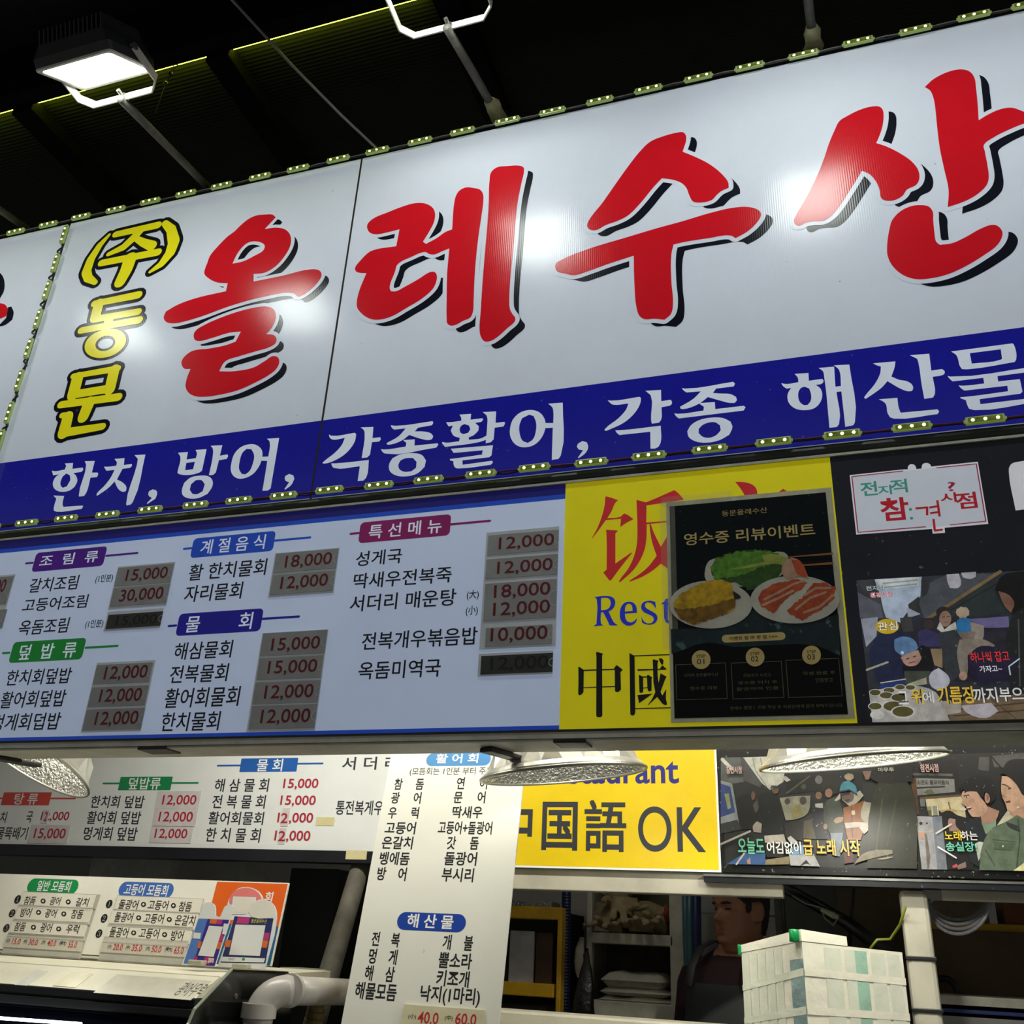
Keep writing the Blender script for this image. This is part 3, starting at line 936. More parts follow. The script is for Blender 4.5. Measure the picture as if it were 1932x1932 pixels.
for i, (a, c) in enumerate(zip(tips, ends)):
    root = empty('lamp_pole', c, plab[i], 'pole', 'floodlight poles')
    s = a + (a - c).normalized() * 0.012 - Vector((0, 0, .014))
    b = MB(); b.tube([s, s.lerp(c, .5), c], 0.0125, POLE, 14); b.build('tube', root, True)
    if i in (1, 2):
        b = MB()
        d = (s - c).normalized()
        path = [c + d * t for t in (-.0, .02, .045, .07, .095)]
        b.tube(path, [.022, .025, .021, .024, .013], FOAM, 14)
        for k, v in enumerate(b.v):
            p = Vector(v); nz = noise.noise(p * 60) * .008
            b.v[k] = tuple(p + Vector((nz, nz * .5, noise.noise(p * 55 + Vector((5, 1, 2))) * .008)))
        b.build('foam_lump', root, True)
# thin cables
b = MB()
p0, p1 = P(712, 281, D - .02), P(436, -2, 1.55)
b.tube([p0, p0.lerp(p1, .25) - Vector((0, 0, .012)), p0.lerp(p1, .6) - Vector((0, 0, .014)), p1, p1 + (p1 - p0) * .3], 0.0042, WIRE_GREY, 8)
tag(b.build('power_cable', None, True), 'thin grey cable running from the panel seam up into the dark', 'cable')
b = MB()
k0 = P(322, 140, 1.78)
for tgt in ((349, 102), (334, 104)):
    b.tube([k0, P(tgt[0], tgt[1], 1.78)], 0.0016, WIRE_BLACK, 6)
b.tube([k0, P(312, 160, 1.80), P(293, 215, 1.9)], 0.0014, WIRE_BLACK, 6)
for c_ in (k0, P(313, 158, 1.80)):
    b.lathe(c_, (0, 0, 1), [(.0001, -.011), (.007, -.006), (.009, 0), (.006, .007), (.0001, .011)], WIRE_BLACK, 8)
tag(b.build('tie_wire'), 'knotted black tie wire hanging from the roof beam beside the floodlight', 'wire')
# ------------------------------------------------------------------ long backlit menu box under the sign
YM = D - 0.007
MP = Plane((0, YM, 1.5))
vMt = (zc - 1.5)
vMb = MP.at(1057, 1381)[1]
u_wy = MP.at(1061, 1150)[0]             # white / yellow joint
u_yd = MP.at(1592, 1117)[0]             # yellow / dark joint
UL, UR = -3.2, 1.1
mbox = empty('menu_box', ((UL + UR) / 2, YM + .05, 1.5 + vMb), 'long backlit menu box with price list, yellow restaurant panel and dark photo panel', 'menu box')
b = MB(); b.box((UL, YM + .003, 1.5 + vMb), (UR, YM + .065, 1.5 + vMt - .001), ALU); b.build('casing', mbox)

# --- white price list
b = MB()
def face(mb, pl, u0, v0, u1, v1, M):
    mb.add([pl.w(u0, v0), pl.w(u1, v0), pl.w(u1, v1), pl.w(u0, v1)], [(0, 1, 2, 3)], M)
face(b, MP, UL, vMb, u_wy, vMt, MENU_WHITE)
pr = Print(MP, b)
v1 = MP.at(1000, 939.5)[1]; v2 = MP.at(1064, 939)[1]
vn = MP.at(1064, 932.5)[1]
pr.rect_uv(UL, vn, u_wy, vMt, NAVY, 1)
pr.rect_uv(UL, vn - .0125, u_wy, vn, BLUE, 1)
pr.rect_uv(UL, vMb, u_wy, MP.at(1057, 1368.5)[1], BLUE, 1)
K = .2588
m1, m2, m3 = Print(MP, b, 0, 960, K), Print(MP, b, 450, 960, K), Print(MP, b, 900, 960, K)
def pill(p, bl, tr, M, lines, txt, tbl, ttr, r=.012, pm=None, layer=1):
    p.rect(bl, tr, M, layer, r)
    for l in lines:
        u0, v0 = p.q(*l[0]); u1, v1_ = p.q(*l[1])
        vm = (v0 + v1_) / 2
        p.stroke_uv([(u0, vm), (u1, vm)], [.0031] * 2, M, layer)
    p.text(txt, tbl, ttr, pm or BAND_WHITE, layer + 1, .012)
pill(m1, (228, 462), (785, 272), PURPLE, [((190, 398), (240, 394)), ((775, 343), (1003, 322))], '조  림  류', (282, 425), (728, 302))
pill(m1, (1385, 360), (2013, 160), BLUE, [((1342, 292), (1395, 288)), ((2005, 233), (2262, 208))], '계 절 음 식', (1455, 335), (1944, 185))
pill(m1, (60, 1125), (633, 940), GREEN, [((22, 1052), (70, 1050)), ((625, 1012), (858, 1001))], '덮  밥  류', (128, 1105), (572, 968))
pill(m1, (1278, 928), (1924, 725), INDIGO, [((1230, 855), (1285, 851)), ((1915, 803), (2180, 785))], '물        회', (1345, 905), (1852, 752))
pill(m2, (872, 252), (1552, 38), MAROON, [((818, 182), (880, 178)), ((1545, 112), (1833, 90))], '특 선 메 뉴', (945, 222), (1487, 70))
ink = MENU_INK
for t, bl, tr in [('갈치조림', (203, 615), (585, 480)), ('고등어조림', (155, 755), (652, 622)), ('옥돔조림', (125, 925), (515, 790)),
                  ('한치회덮밥', (35, 1292), (535, 1155)), ('활어회덮밥', (-8, 1457), (495, 1315)), ('멍게회덥밥', (-72, 1622), (457, 1482)),
                  ('활 한치물회', (1368, 527), (1954, 360)), ('자리물회', (1335, 685), (1778, 530)), ('해삼물회', (1260, 1105), (1705, 955)),
                  ('전복물회', (1228, 1275), (1675, 1125)), ('활어회물회', (1190, 1455), (1760, 1290)), ('한치물회', (1165, 1625), (1615, 1475))]:
    m1.text(t, bl, tr, ink, 1, .010)
m1.text('(1인분)', (690, 548), (832, 473), ink, 1, .012)
m1.text('(1인분)', (615, 880), (762, 803), ink, 1, .012)
for t, bl, tr in [('성게국', (850, 422), (1198, 285)), ('딱새우전복죽', (832, 587), (1560, 418)), ('서더리 매운탕', (806, 754), (1592, 580)),
                  ('전복개우볶음밥', (893, 1032), (1747, 858)), ('옥돔미역국', (868, 1247), (1480, 1090))]:
    m2.text(t, bl, tr, ink, 1, .010)
m2.text('(大)', (1662, 668), (1755, 588), ink, 1, .01)
m2.text('(小)', (1655, 785), (1748, 703), ink, 1, .01)
b.build('price_list_panel', mbox)

def price_tray(p, bl, tr, cards, parent, name='price_tray', traym=None):
    mb = MB()
    u0, v0 = p.q(*bl); u1, v1 = p.q(*tr)
    mb.slab(p.pl, u0, v0, u1, v1, .0022, .0001, traym or TRAY)
    t = mb.build(name, parent)
    for cbl, ctr, texts, dark in cards:
        mb = MB()
        a0, c0 = p.q(*cbl); a1, c1 = p.q(*ctr)
        mb.slab(p.pl, a0, c0, a1, c1, .0042, .0024, CARD_DARK if dark else CARD)
        pp = Print(p.pl, mb, p.ox, p.oy, p.s, .0042)
        for tx, tbl, ttr in texts:
            pp.text(tx, tbl, ttr, CARD_BLACK if dark else CARD_RED, 1, .008)
        # half-moon finger notch at the right end
        r = (c1 - c0) * .2
        cy = (c0 + c1) / 2
        pts = [(a1 - r * math.cos(a), cy + r * math.sin(a)) for a in [math.radians(-90 + 15 * k) for k in range(13)]]
        pp.stroke_uv(pts, [.0006] * len(pts), TRAY, 2)
        if dark: tag(mb.build('price_card', t), 'dark faded price card')
        else: mb.build('price_card', t)
    return t
price_tray(m1, (-320, 905), (116, 478), [((-280, 720), (108, 492), [('000', (-75, 618), (65, 515))], 0), ((-290, 895), (60, 735), [('000', (-120, 850), (12, 752))], 0)], mbox)
price_tray(m1, (790, 738), (1280, 388), [((838, 570), (1275, 400), [('15,000', (915, 545), (1240, 422))], 0), ((806, 717), (1248, 550), [('30,000', (868, 695), (1208, 570))], 0)], mbox)
price_tray(m1, (757, 895), (1197, 725), [((775, 880), (1195, 750), [('15,000', (845, 868), (1160, 768))], 1)], mbox)
price_tray(m1, (592, 1632), (1137, 1103), [((682, 1283), (1122, 1122), [('12,000', (757, 1262), (1095, 1138))], 0), ((645, 1449), (1092, 1288), [('12,000', (722, 1428), (1052, 1306))], 0), ((605, 1618), (1065, 1453), [('12,000', (690, 1595), (1027, 1473))], 0)], mbox)
price_tray(m2, (218, 648), (738, 285), [((258, 472), (735, 293), [('18,000', (338, 448), (693, 317))], 0), ((232, 632), (710, 453), [('12,000', (305, 604), (665, 473))], 0)], mbox)
price_tray(m2, (60, 1628), (657, 880), [((160, 1078), (655, 885), [('15,000', (238, 1054), (607, 928))], 0), ((135, 1252), (625, 1070), [('15,000', (212, 1222), (587, 1096))], 0), ((105, 1429), (605, 1250), [('12,000', (188, 1404), (560, 1277))], 0), ((78, 1610), (582, 1425), [('12,000', (160, 1583), (537, 1456))], 0)], mbox)
price_tray(m3, (18, 1028), (600, 130), [((78, 342), (600, 155), [('12,000', (160, 315), (568, 180))], 0), ((65, 517), (592, 333), [('12,000', (148, 494), (557, 360))], 0), ((48, 824), (585, 515), [('18,000', (125, 670), (540, 533)), ('12,000', (118, 800), (538, 663))], 0), ((62, 1010), (552, 846), [('10,000', (100, 988), (520, 852))], 0)], mbox)
price_tray(m3, (5, 1225), (557, 1033), [((28, 1212), (557, 1053), [('12,000', (98, 1195), (525, 1068))], 1)], mbox)

# --- yellow restaurant panel
b = MB()
face(b, MP, u_wy, vMb, u_yd, vMt, YELLOW)
f5 = Print(MP, b, 1070, 900, .11387)
for s in ["635,325 660,325 845,385 795,435 740,560 665,682 880,660 940,608 965,610 1100,700 980,760 880,832 895,692 640,715 530,870 415,1020 412,1010 500,850 580,640 620,480",
          "645,875 835,885 830,910 800,935 800,1435 1060,1252 1072,1265 900,1480 730,1710 700,1715 600,1582 655,1535 652,930",
          "1150,380 1310,420 1500,340 1770,220 1795,230 1925,360 1925,380 1315,472 1312,755 1700,725 1700,745 1318,782 1315,1000 1290,1180 1220,1360 1100,1540 880,1742 862,1740 865,1720 1000,1540 1100,1340 1150,1150 1165,980",
          "1365,782 1385,780 1440,930 1555,1160 1650,990 1700,880 1720,1560 1555,1435 1430,1540 1250,1650 1040,1735 1030,1720 1200,1610 1350,1480 1485,1305 1420,1120 1380,930"]:
    f5.poly(s, YRED, 1, True, 2, 40)
f4 = Print(MP, b, 1200, 860, .2692)
f4.poly("695,183 760,185 820,205 845,235 850,300 770,300 755,265 725,220", YRED, 1, True, 2, 50)
f4.poly("985,300 1000,255 1030,232 1060,250 1070,300", YRED, 1)
f6 = Print(MP, b, 1080, 1100, .13972)
f6.poly(["292,190 350,182 470,175 545,195 578,245 570,310 540,355 490,385 545,505 570,540 608,565 600,573 535,575 500,570 480,520 415,395 388,395 388,545 400,560 420,573 290,585 292,575 325,555 330,230 318,205", "388,205 440,200 490,210 515,250 510,310 480,350 430,365 388,368"], YBLUE, 1, True, 2, 45)
f6.poly(["760,253 820,265 860,310 872,370 870,405 710,415 715,470 740,515 790,535 840,510 868,475 872,490 845,545 790,575 735,575 680,540 645,480 640,400 660,320 700,270", "708,385 812,378 805,310 780,285 750,280 720,310"], YBLUE, 1, True, 2, 45)
f6.poly("1000,245 1060,238 1120,258 1128,350 1095,300 1060,270 1010,262 980,285 985,325 1040,365 1110,405 1145,445 1145,500 1110,545 1050,565 980,555 940,535 930,455 960,510 1010,545 1070,540 1100,505 1090,460 1030,425 960,390 930,340 935,290 960,260", YBLUE, 1, True, 2, 45)
f6.poly("1195,280 1240,250 1262,212 1290,212 1290,270 1350,270 1350,290 1290,290 1290,500 1330,520 1300,548 1260,530 1238,470 1232,290", YBLUE, 1)
for s in ["80,1135 95,1132 155,1175 150,1475 125,1505 95,1518 78,1500 82,1300", "145,1172 570,1158 570,1175 145,1190",
          "555,1165 590,1112 610,1115 680,1172 650,1205 657,1440 625,1470 595,1475 575,1460 572,1170", "145,1408 580,1390 580,1405 145,1420",
          "318,932 350,935 415,955 402,980 405,1790 385,1812 340,1815 322,1795 325,990",
          "770,945 840,985 850,1750 835,1785 805,1792 782,1775 775,1200", "830,978 1330,960 1330,975 830,993", "845,1690 1340,1678 1340,1692 845,1705",
          "1085,1030 1165,1050 1150,1080 1152,1250 1165,1350 1190,1220 1272,1265 1250,1310 1190,1470 1215,1520 1245,1470 1268,1430 1262,1560 1280,1640 1255,1652 1215,1630 1145,1540 1080,1600 1020,1652 1018,1645 1075,1570 1120,1475 1095,1350 1090,1190",
          "1165,1018 1210,1020 1232,1050 1225,1100 1205,1105 1180,1060", "875,1165 1180,1160 1215,1110 1275,1165 1265,1172 885,1187", "878,1512 1085,1495 900,1625"]:
    f6.poly(s, YBLACK, 1)
f6.poly(["897,1240 950,1262 1000,1262 1020,1238 1080,1275 1070,1290 1070,1450 1040,1468 1018,1450 1015,1420 957,1425 955,1470 930,1488 905,1475", "955,1280 1008,1278 1012,1408 957,1412"], YBLACK, 1)
b.build('restaurant_panel', mbox)

# --- dark photo panel
b = MB()
face(b, MP, u_yd, vMb, UR, vMt, DARKPANEL)
b.build('photo_panel', mbox)

# printed colours of the still photographs
PC = {}
def ink_of(c, tag_='lit', e=0.5):
    key = (tag_, c)
    if key not in PC:
        if tag_ == 'board': c = tuple(int(v * (.62 + .26 * v / 255)) for v in c)
        PC[key] = mat('%s_print_%d_%d_%d' % ((tag_,) + tuple(key[1])), c, rough=0.35, dirt=0.35, scale=45, emit=e, specks=(95, .70, (130, 130, 130)) if sum(c) < 260 else None)
    return PC[key]
def still(pr, base, items, tg='lit', e=0.5, lay=1):
    pr.poly(base[1], ink_of(base[0], tg, e), lay)
    k = lay
    for it in items:
        k += 0.45
        kind, c = it[0], it[1]
        if kind == 'p': pr.poly(it[2], ink_of(c, tg, e), k, True, 2, 55)
        elif kind == 's': pr.poly(it[2], ink_of(c, tg, e), k)
        elif kind == 'e': pr.ell(*it[2], ink_of(c, tg, e), k, 24, it[3] if len(it) > 3 else 0.0, 3)
        elif kind == 'l': pr.line(it[2], it[3], ink_of(c, tg, e), k)
        elif kind == 't':
            if len(it) > 5: pr.text(it[2], it[3], it[4], ink_of(it[5], tg, e), k, .06)
            k += 0.45
            pr.text(it[2], it[3], it[4], ink_of(c, tg, e), k, .018)
DK = (26, 24, 30)
b = MB()
s1 = Print(MP, b, 1532, 960, .2588)
still(s1, ((52, 56, 64), "322,522 1800,435 1840,1535 440,1568"), [
  ('s', (172, 186, 206), "455,515 800,495 790,640 690,760 640,830 560,800 530,790 500,640"),
  ('s', (204, 210, 210), "460,515 780,497 775,560 520,585"), ('l', (150, 160, 165), "520,545 770,520", 6), ('l', (150, 160, 165), "520,575 760,550", 6),
  ('s', (60, 62, 66), "325,525 450,515 540,800 500,800"),
  ('s', (88, 92, 102), "332,610 500,700 520,800 350,800"), ('s', (150, 156, 172), "355,805 480,790 470,930 395,1010"),
  ('s', (76, 80, 88), "800,570 980,482 1200,475 1330,480 830,830 780,700"),
  ('p', (50, 52, 54), "795,520 860,500 840,620 800,650"), ('p', (52, 56, 52), "700,700 780,640 770,760 720,800"), ('p', (160, 165, 180), "690,720 790,770 700,800"),
  ('s', (46, 54, 56), "1000,690 1400,500 1420,760 830,850"),
  ('p', (176, 176, 184), "980,482 1070,476 1085,555 1060,582 1005,580 985,530"), ('p', (172, 172, 180), "1085,470 1195,463 1192,500 1150,516 1100,505"),
  ('l', (125, 105, 70), "795,835 1370,462", 13), ('l', (40, 42, 40), "820,850 1400,520", 5),
  ('s', (44, 44, 54), "640,850 800,800 1420,780 1440,1260 640,1250"), ('p', (60, 64, 62), "640,800 720,790 740,900 660,900"),
  ('p', (36, 42, 70), "430,1000 500,900 650,900 740,980 720,1200 560,1260 480,1260 420,1100"),
  ('e', (205, 172, 40), (548, 862, 85, 55)), ('t', (250, 244, 220), '관심', (482, 892), (618, 825), (120, 80, 20)),
  ('p', (58, 56, 96), "770,900 830,880 920,920 930,1010 780,1010"), ('e', (60, 52, 48), (850, 850, 40, 35)),
  ('e', (46, 42, 38), (958, 760, 55, 42)), ('e', (148, 118, 102), (970, 808, 44, 58)), ('p', (202, 198, 188), "908,880 930,830 965,885 1010,850 1045,830 1055,880 960,918"),
  ('p', (56, 60, 64), "920,910 1080,880 1090,1200 1000,1275 940,1100"),
  ('p', (104, 98, 140), "1150,810 1430,790 1435,870 1200,860"),
  ('e', (172, 152, 130), (1097, 762, 48, 42), .1), ('p', (48, 118, 172), "1052,830 1090,800 1150,810 1190,900 1060,915"),
  ('p', (128, 112, 100), "1060,910 1190,900 1180,960 1100,970"), ('p', (150, 140, 128), "1150,830 1250,860 1240,960 1150,1000 1090,960 1170,950"),
  ('p', (140, 130, 118), "1075,960 1250,960 1330,1000 1250,1150 1140,1130 1130,1210 1080,1210 1055,1050"), ('e', (185, 150, 130), (1100, 1225, 30, 32)),
  ('p', (96, 132, 172), "600,960 660,938 740,960 778,1030 660,1082 605,1040"), ('e', (220, 225, 230), (657, 1056, 12, 12)),
  
  ('p', (24, 24, 28), "660,1150 800,1000 860,1020 890,1150 840,1250 680,1250"), ('p', (70, 76, 66), "670,1190 860,1190 880,1290 680,1290"),
  ('p', (178, 144, 128), "645,1090 700,1062 775,1035 796,1085 770,1140 720,1156 680,1145"), ('l', (60, 40, 36), "688,1104 704,1098", 4), ('l', (60, 40, 36), "738,1088 756,1082", 4), ('l', (150, 66, 60), "708,1132 748,1122", 5), ('p', (40, 34, 32), "770,1030 800,1040 800,1100 790,1080"),
  ('l', (50, 38, 34), "950,800 965,798", 3), ('l', (50, 38, 34), "985,796 1000,794", 3), ('l', (120, 70, 62), "965,838 985,836", 3), ('l', (40, 28, 24), "1375,655 1400,662", 5),
  ('p', (140, 122, 92), "860,1030 945,1030 950,1170 890,1150"),
  ('p', (20, 20, 22), "1330,600 1380,500 1500,470 1800,470 1800,900 1440,770 1350,620"), ('p', (122, 88, 72), "1352,610 1430,640 1470,700 1445,770 1400,720"),
  ('p', (34, 37, 37), "1440,820 1560,720 1800,700 1830,1330 1440,1330"), ('l', (80, 82, 84), "1500,820 1510,1300", 5),
  ('p', (38, 34, 58), "1130,1080 1230,1010 1390,1040 1500,1100 1430,1240 1260,1290 1150,1220"),
  ('t', (232, 62, 66), '하나씩 잡고', (1155, 1133), (1425, 1045), (30, 15, 20)), ('t', (240, 240, 245), '가자고~', (1220, 1203), (1375, 1150)),
  ('l', (200, 220, 225), "1440,1220 1430,1160 1505,1105", 5),
  ('s', (40, 58, 120), "500,1290 670,1255 690,1315 480,1330"), ('l', (205, 205, 200), "500,1280 680,1252", 4), ('l', (170, 168, 150), "400,1185 550,1130", 8),
  ('p', (190, 190, 202), "850,1240 870,1200 920,1172 990,1230 1000,1280 940,1340 870,1310"), ('p', (170, 166, 140), "690,1290 830,1240 835,1290 700,1310"),
  ('p', (186, 184, 178), "415,1340 740,1300 900,1350 1000,1555 440,1566"),
  ('s', (122, 104, 80), "980,1420 1800,1330 1830,1535 1000,1556"), ('l', (80, 66, 52), "1010,1480 1800,1400", 5), ('l', (80, 66, 52), "1030,1520 1800,1460", 5), ('l', (90, 72, 56), "1300,1400 1480,1540", 4)]
  + [('e', c, e) for e0 in [(460, 1350, 45, 24), (560, 1335, 45, 22), (640, 1312, 40, 20), (715, 1314, 38, 20), (540, 1372, 52, 27), (630, 1388, 60, 31), (460, 1452, 52, 28), (475, 1515, 52, 32), (590, 1452, 80, 41), (660, 1492, 86, 44)]
     for c, e in (((214, 212, 206), e0), ((92, 86, 48), (e0[0], e0[1] + 1, e0[2] * .88, e0[3] * .84)))] +
  [('p', (192, 186, 192), "1080,1450 1300,1430 1350,1490 1260,1540 1120,1500"), ('p', (178, 172, 160), "930,1420 1080,1400 1080,1500 960,1520"),
  ('t', (245, 245, 240), '그', (632, 1442), (690, 1345), DK), ('t', (240, 200, 70), '위', (725, 1440), (803, 1328), DK), ('t', (245, 245, 240), '에', (808, 1432), (878, 1350), DK),
  ('t', (240, 200, 70), '기름장', (915, 1442), (1172, 1308), DK), ('t', (245, 245, 240), '까지', (1178, 1432), (1332, 1318), DK), ('t', (245, 245, 240), '부으면', (1365, 1422), (1605, 1312), DK),
  ('t', (190, 215, 215), '전지적', (395, 622), (520, 580), (90, 40, 60)), ('t', (215, 120, 140), '참견시점', (425, 672), (580, 625), (235, 225, 225))])
b.build('photo_print', mbox)

# bottom trim of the menu box: grey face and underside with two black hanger clips let in
b = MB()
zt, zu = 1.5 + vMb - .0005, 1.5 + .2073 * D
Yb2 = .2073 * D / .1975
b.add([(UL, D - .015, zt), (UR, D - .015, zt), (UR, D - .015, zu), (UL, D - .015, zu), (UL, Yb2, zu), (UR, Yb2, zu), (UL, Yb2, zt), (UR, Yb2, zt)],
      [(0, 3, 2, 1), (3, 4, 5, 2), (4, 6, 7, 5), (6, 0, 1, 7), (0, 6, 4, 3), (1, 2, 5, 7)], TRIM_GREY)
b.build('bottom_trim', mbox)
b = MB()
b.box((UL, D - .0165, zt - .001), (UR, D + .02, zt + .004), ALU_DARK)
b.box((UL, D - .0162, zu + .0045), (UR, D - .0145, zu + .0055), ALU_DARK)
b.build('trim_groove', mbox)
for (x0, x1, y) in ((276, 330, 1421), (1052, 1113, 1405)):
    a = P(x0, y, D + .02); c = P(x1, y, D + .02)
    b = MB(); b.bevel_box((a.x, D - .0175, zu - .004), (c.x, D + .045, zu + .006), .002, BLACK)
    b.build('hanger_clip', mbox)
for (x0, y0, x1, y1, lb) in ((916, 1408, 990, 1422, 'black hook bar under the menu box beside the middle silver lamp shade'), (-20, 1433, 74, 1442, 'black hook bar under the menu box at the far left')):
    b = MB()
    a = P(x0, y0, D + .03); a.z = zu - .004; c = P(x1, y1, D + .16)
    d = (c - a); d.z = 0
    rt = Matrix.Rotation(math.atan2(d.y, d.x), 3, 'Z')
    mid = (a + c) / 2; mid.z = zu - .006
    L = d.length / 2
    b.bevel_box(mid - Vector((L, .018, .006)), mid + Vector((L, .018, .0055)), .003, BLACK, rt)
    tag(b.build('hook_bar'), lb, 'hook')

# ------------------------------------------------------------------ review-event poster taped on the yellow panel
PO_WHITE = mat('poster_border', (222, 220, 190), rough=0.4, dirt=0.25, scale=20)
PO_DARK = mat('poster_dark', (9, 22, 28), rough=0.35, dirt=0.4, scale=14, spec=.2, specks=(110, .69, (70, 90, 95)))
PO_SEA = mat('poster_sea', (14, 48, 56), rough=0.35, dirt=0.8, scale=22, specks=(28, .60, (70, 110, 112)))
PO_BOT = mat('poster_bottom', (5, 11, 12), rough=0.35, spec=.2, dirt=0.4, scale=14)
PO_GOLD = mat('poster_gold', (228, 204, 130), rough=0.35, dirt=0.15)
PO_DIM = mat('poster_dim_gold', (124, 124, 84), rough=0.35, dirt=0.5, scale=40)
PO_INK = mat('poster_ink', (30, 30, 24), rough=0.4)
PLATE = mat('poster_plate', (214, 212, 196), rough=0.3, dirt=0.25, scale=10)
LEAF = mat('poster_leaf', (104, 168, 44), rough=0.4, dirt=0.65, scale=60)
LEAF2 = mat('poster_leaf_dark', (52, 98, 26), rough=0.4, dirt=0.6, scale=60)
LEAF3 = mat('poster_leaf_pale', (170, 184, 80), rough=0.4, dirt=0.3, scale=40)
EGG = mat('poster_egg', (232, 186, 24), rough=0.4, dirt=0.55, scale=45)
EGG2 = mat('poster_egg_dark', (150, 108, 22), rough=0.4, dirt=0.6, scale=60)
FISH = mat('poster_fish', (214, 90, 44), rough=0.4, dirt=0.5, scale=50)
FISH2 = mat('poster_fish_pale', (214, 168, 140), rough=0.4, dirt=0.3, scale=50)
WOOD = mat('poster_wood', (170, 112, 50), rough=0.4)
PQ = Plane((0, YM - .0012, 1.5))
b = MB()
pp = Print(PQ, b, 1200, 860, .2692)
u0, v0 = pp.q(245, 1872); u1, v1 = pp.q(1368, 220)
poster = empty('poster', PQ.w((u0 + u1) / 2, v0), 'dark review event poster with plates of food, taped over the yellow panel', 'poster')
pp.pl.O = pp.pl.O
b.slab(PQ, u0, v0, u1, v1, 0.0, -.0009, PO_WHITE)
pp.rect((270, 1840), (1329, 256), PO_DARK, 1)
ui0, vi0 = pp.q(270, 1840); ui1, vi1 = pp.q(1329, 256)
pp.rect_uv(ui0, vi0, ui1, vi0 + (vi1 - vi0) * .36, PO_BOT, 1.5)
pp.poly("244,1215 600,1190 800,1080 1100,1180 1420,1110 1430,1400 1250,1330 900,1330 700,1340 500,1310 250,1390", PO_SEA, 2, True)
pp.poly("490,870 485,800 510,740 560,720 900,690 1030,675 1065,705 1060,790 900,900 560,900", PLATE, 3, True)
rnd = random.Random(5)
def ruffle(loop, amp, seed):
    r = random.Random(seed); P_ = parse(loop); out = []
    for i in range(len(P_)):
        a, c = P_[i], P_[(i + 1) % len(P_)]
        L = math.hypot(c[0] - a[0], c[1] - a[1]); n_ = max(1, int(L / 16))
        for k in range(n_):
            t = k / n_
            out.append('%f,%f' % (a[0] + (c[0] - a[0]) * t + r.uniform(-amp, amp), a[1] + (c[1] - a[1]) * t + r.uniform(-amp, amp)))
    return ' '.join(out)
pp.poly(ruffle("560,720 700,670 920,660 1000,700 1030,780 1000,870 900,900 800,945 700,890 560,870 525,810", 9, 1), LEAF2, 4)
pp.poly(ruffle("520,800 560,720 720,675 900,662 1000,690 960,760 860,790 760,830 640,860 560,870", 9, 2), LEAF, 4.5)
pp.poly("880,700 960,690 1060,715 1040,770 960,760 780,790 640,800 780,770 900,745", LEAF3, 5, True)
pp.ell(525, 1045, 290, 168, PLATE, 6, 40)
pp.ell(1115, 1010, 312, 168, PLATE, 6.4, 40)
pp.poly(ruffle("262,1040 300,980 400,920 520,875 620,875 670,905 690,960 740,985 690,1010 700,1060 640,1110 400,1190 300,1130", 5, 4), EGG, 7, True)
pp.poly(ruffle("265,1060 330,1080 480,1060 620,1020 700,1000 690,1060 640,1105 400,1188 300,1130", 6, 5), EGG2, 7.5, True)
pp.poly("680,950 730,985 735,1000 690,1010", PO_INK, 8, True)
pp.poly(ruffle("870,960 960,900 1140,865 1200,890 1170,930 1060,1000 960,1105 880,1060 860,1000", 6, 6), FISH, 7, True)
pp.poly(ruffle("1060,1090 1160,1000 1240,900 1330,890 1398,930 1390,1000 1300,1080 1170,1155 1090,1120", 6, 7), FISH, 7, True)
for s in ("900,1010 1000,960 1110,900 1180,880", "890,1050 1000,1000 1100,950", "1120,1080 1220,1000 1330,960", "1180,1100 1290,1060 1380,980", "1180,980 1260,930 1360,930"):
    pp.line(s, 9, FISH2, 7.6)
pp.poly("1030,760 1090,715 1150,740 1195,820 1210,865 1150,850 1060,870 1025,830", FISH2, 8, True)
pp.poly("1090,730 1150,740 1195,820 1200,855 1140,840 1110,790", FISH, 8.5, True)
pp.line("1065,714 1375,690", [4, 8], WOOD, 9); pp.line("1145,773 1378,757", [5, 9], WOOD, 9)
pp.text('동문올레수산', (603, 427), (918, 360), PO_GOLD, 3, -.004)
pp.text('영수증 리뷰이벤트', (338, 632), (1250, 472), PO_GOLD, 3, .012)
pp.rect((603, 1312), (1045, 1235), PO_GOLD, 3, .012)
pp.text('이벤트 참 여 방 법 >>>', (655, 1295), (990, 1252), PO_INK, 4, .008)
for cx, cy, n_, bl, tr in ((457, 1430, '01', (285, 1712), (628, 1452)), (835, 1412, '02', (680, 1705), (1018, 1440)), (1230, 1398, '03', (1070, 1695), (1420, 1420))):
    a0, c0 = pp.q(*bl); a1, c1 = pp.q(*tr)
    pts = [(a0, c0), (a1, c0), (a1, c1), (a0, c1), (a0, c0)]
    pp.stroke_uv(pts, [.0006] * 5, PO_DIM, 3)
    pp.ell(cx, cy, 66, 66, PO_GOLD, 4)
    pp.text('STEP', (cx - 32, cy - 12), (cx + 30, cy - 36), PO_INK, 5, .0)
    pp.text(n_, (cx - 28, cy + 32), (cx + 22, cy - 6), PO_INK, 5, .0)
for t, bl, tr in (('네이버 동문올레수산', (338, 1552), (575, 1520)), ('영수증 리뷰', (380, 1645), (570, 1612)), ('리뷰쓰기 누르고', (755, 1555), (945, 1522)),
                  ('영수증 터치 후', (715, 1605), (990, 1572)), ('촬영하여 인증', (705, 1648), (1000, 1615)), ('작성 완료 후', (1170, 1540), (1395, 1505)), ('인증받고', (1260, 1590), (1378, 1555)),
                  ('쌈채소 증정ㅣ 리뷰 작성 후 직원분에게 문의 부탁드립니다.', (660, 1782), (1450, 1735))):
    pp.text(t, bl, tr, PO_DIM, 3, .0)
b.build('poster_sheet', poster)
b = MB()
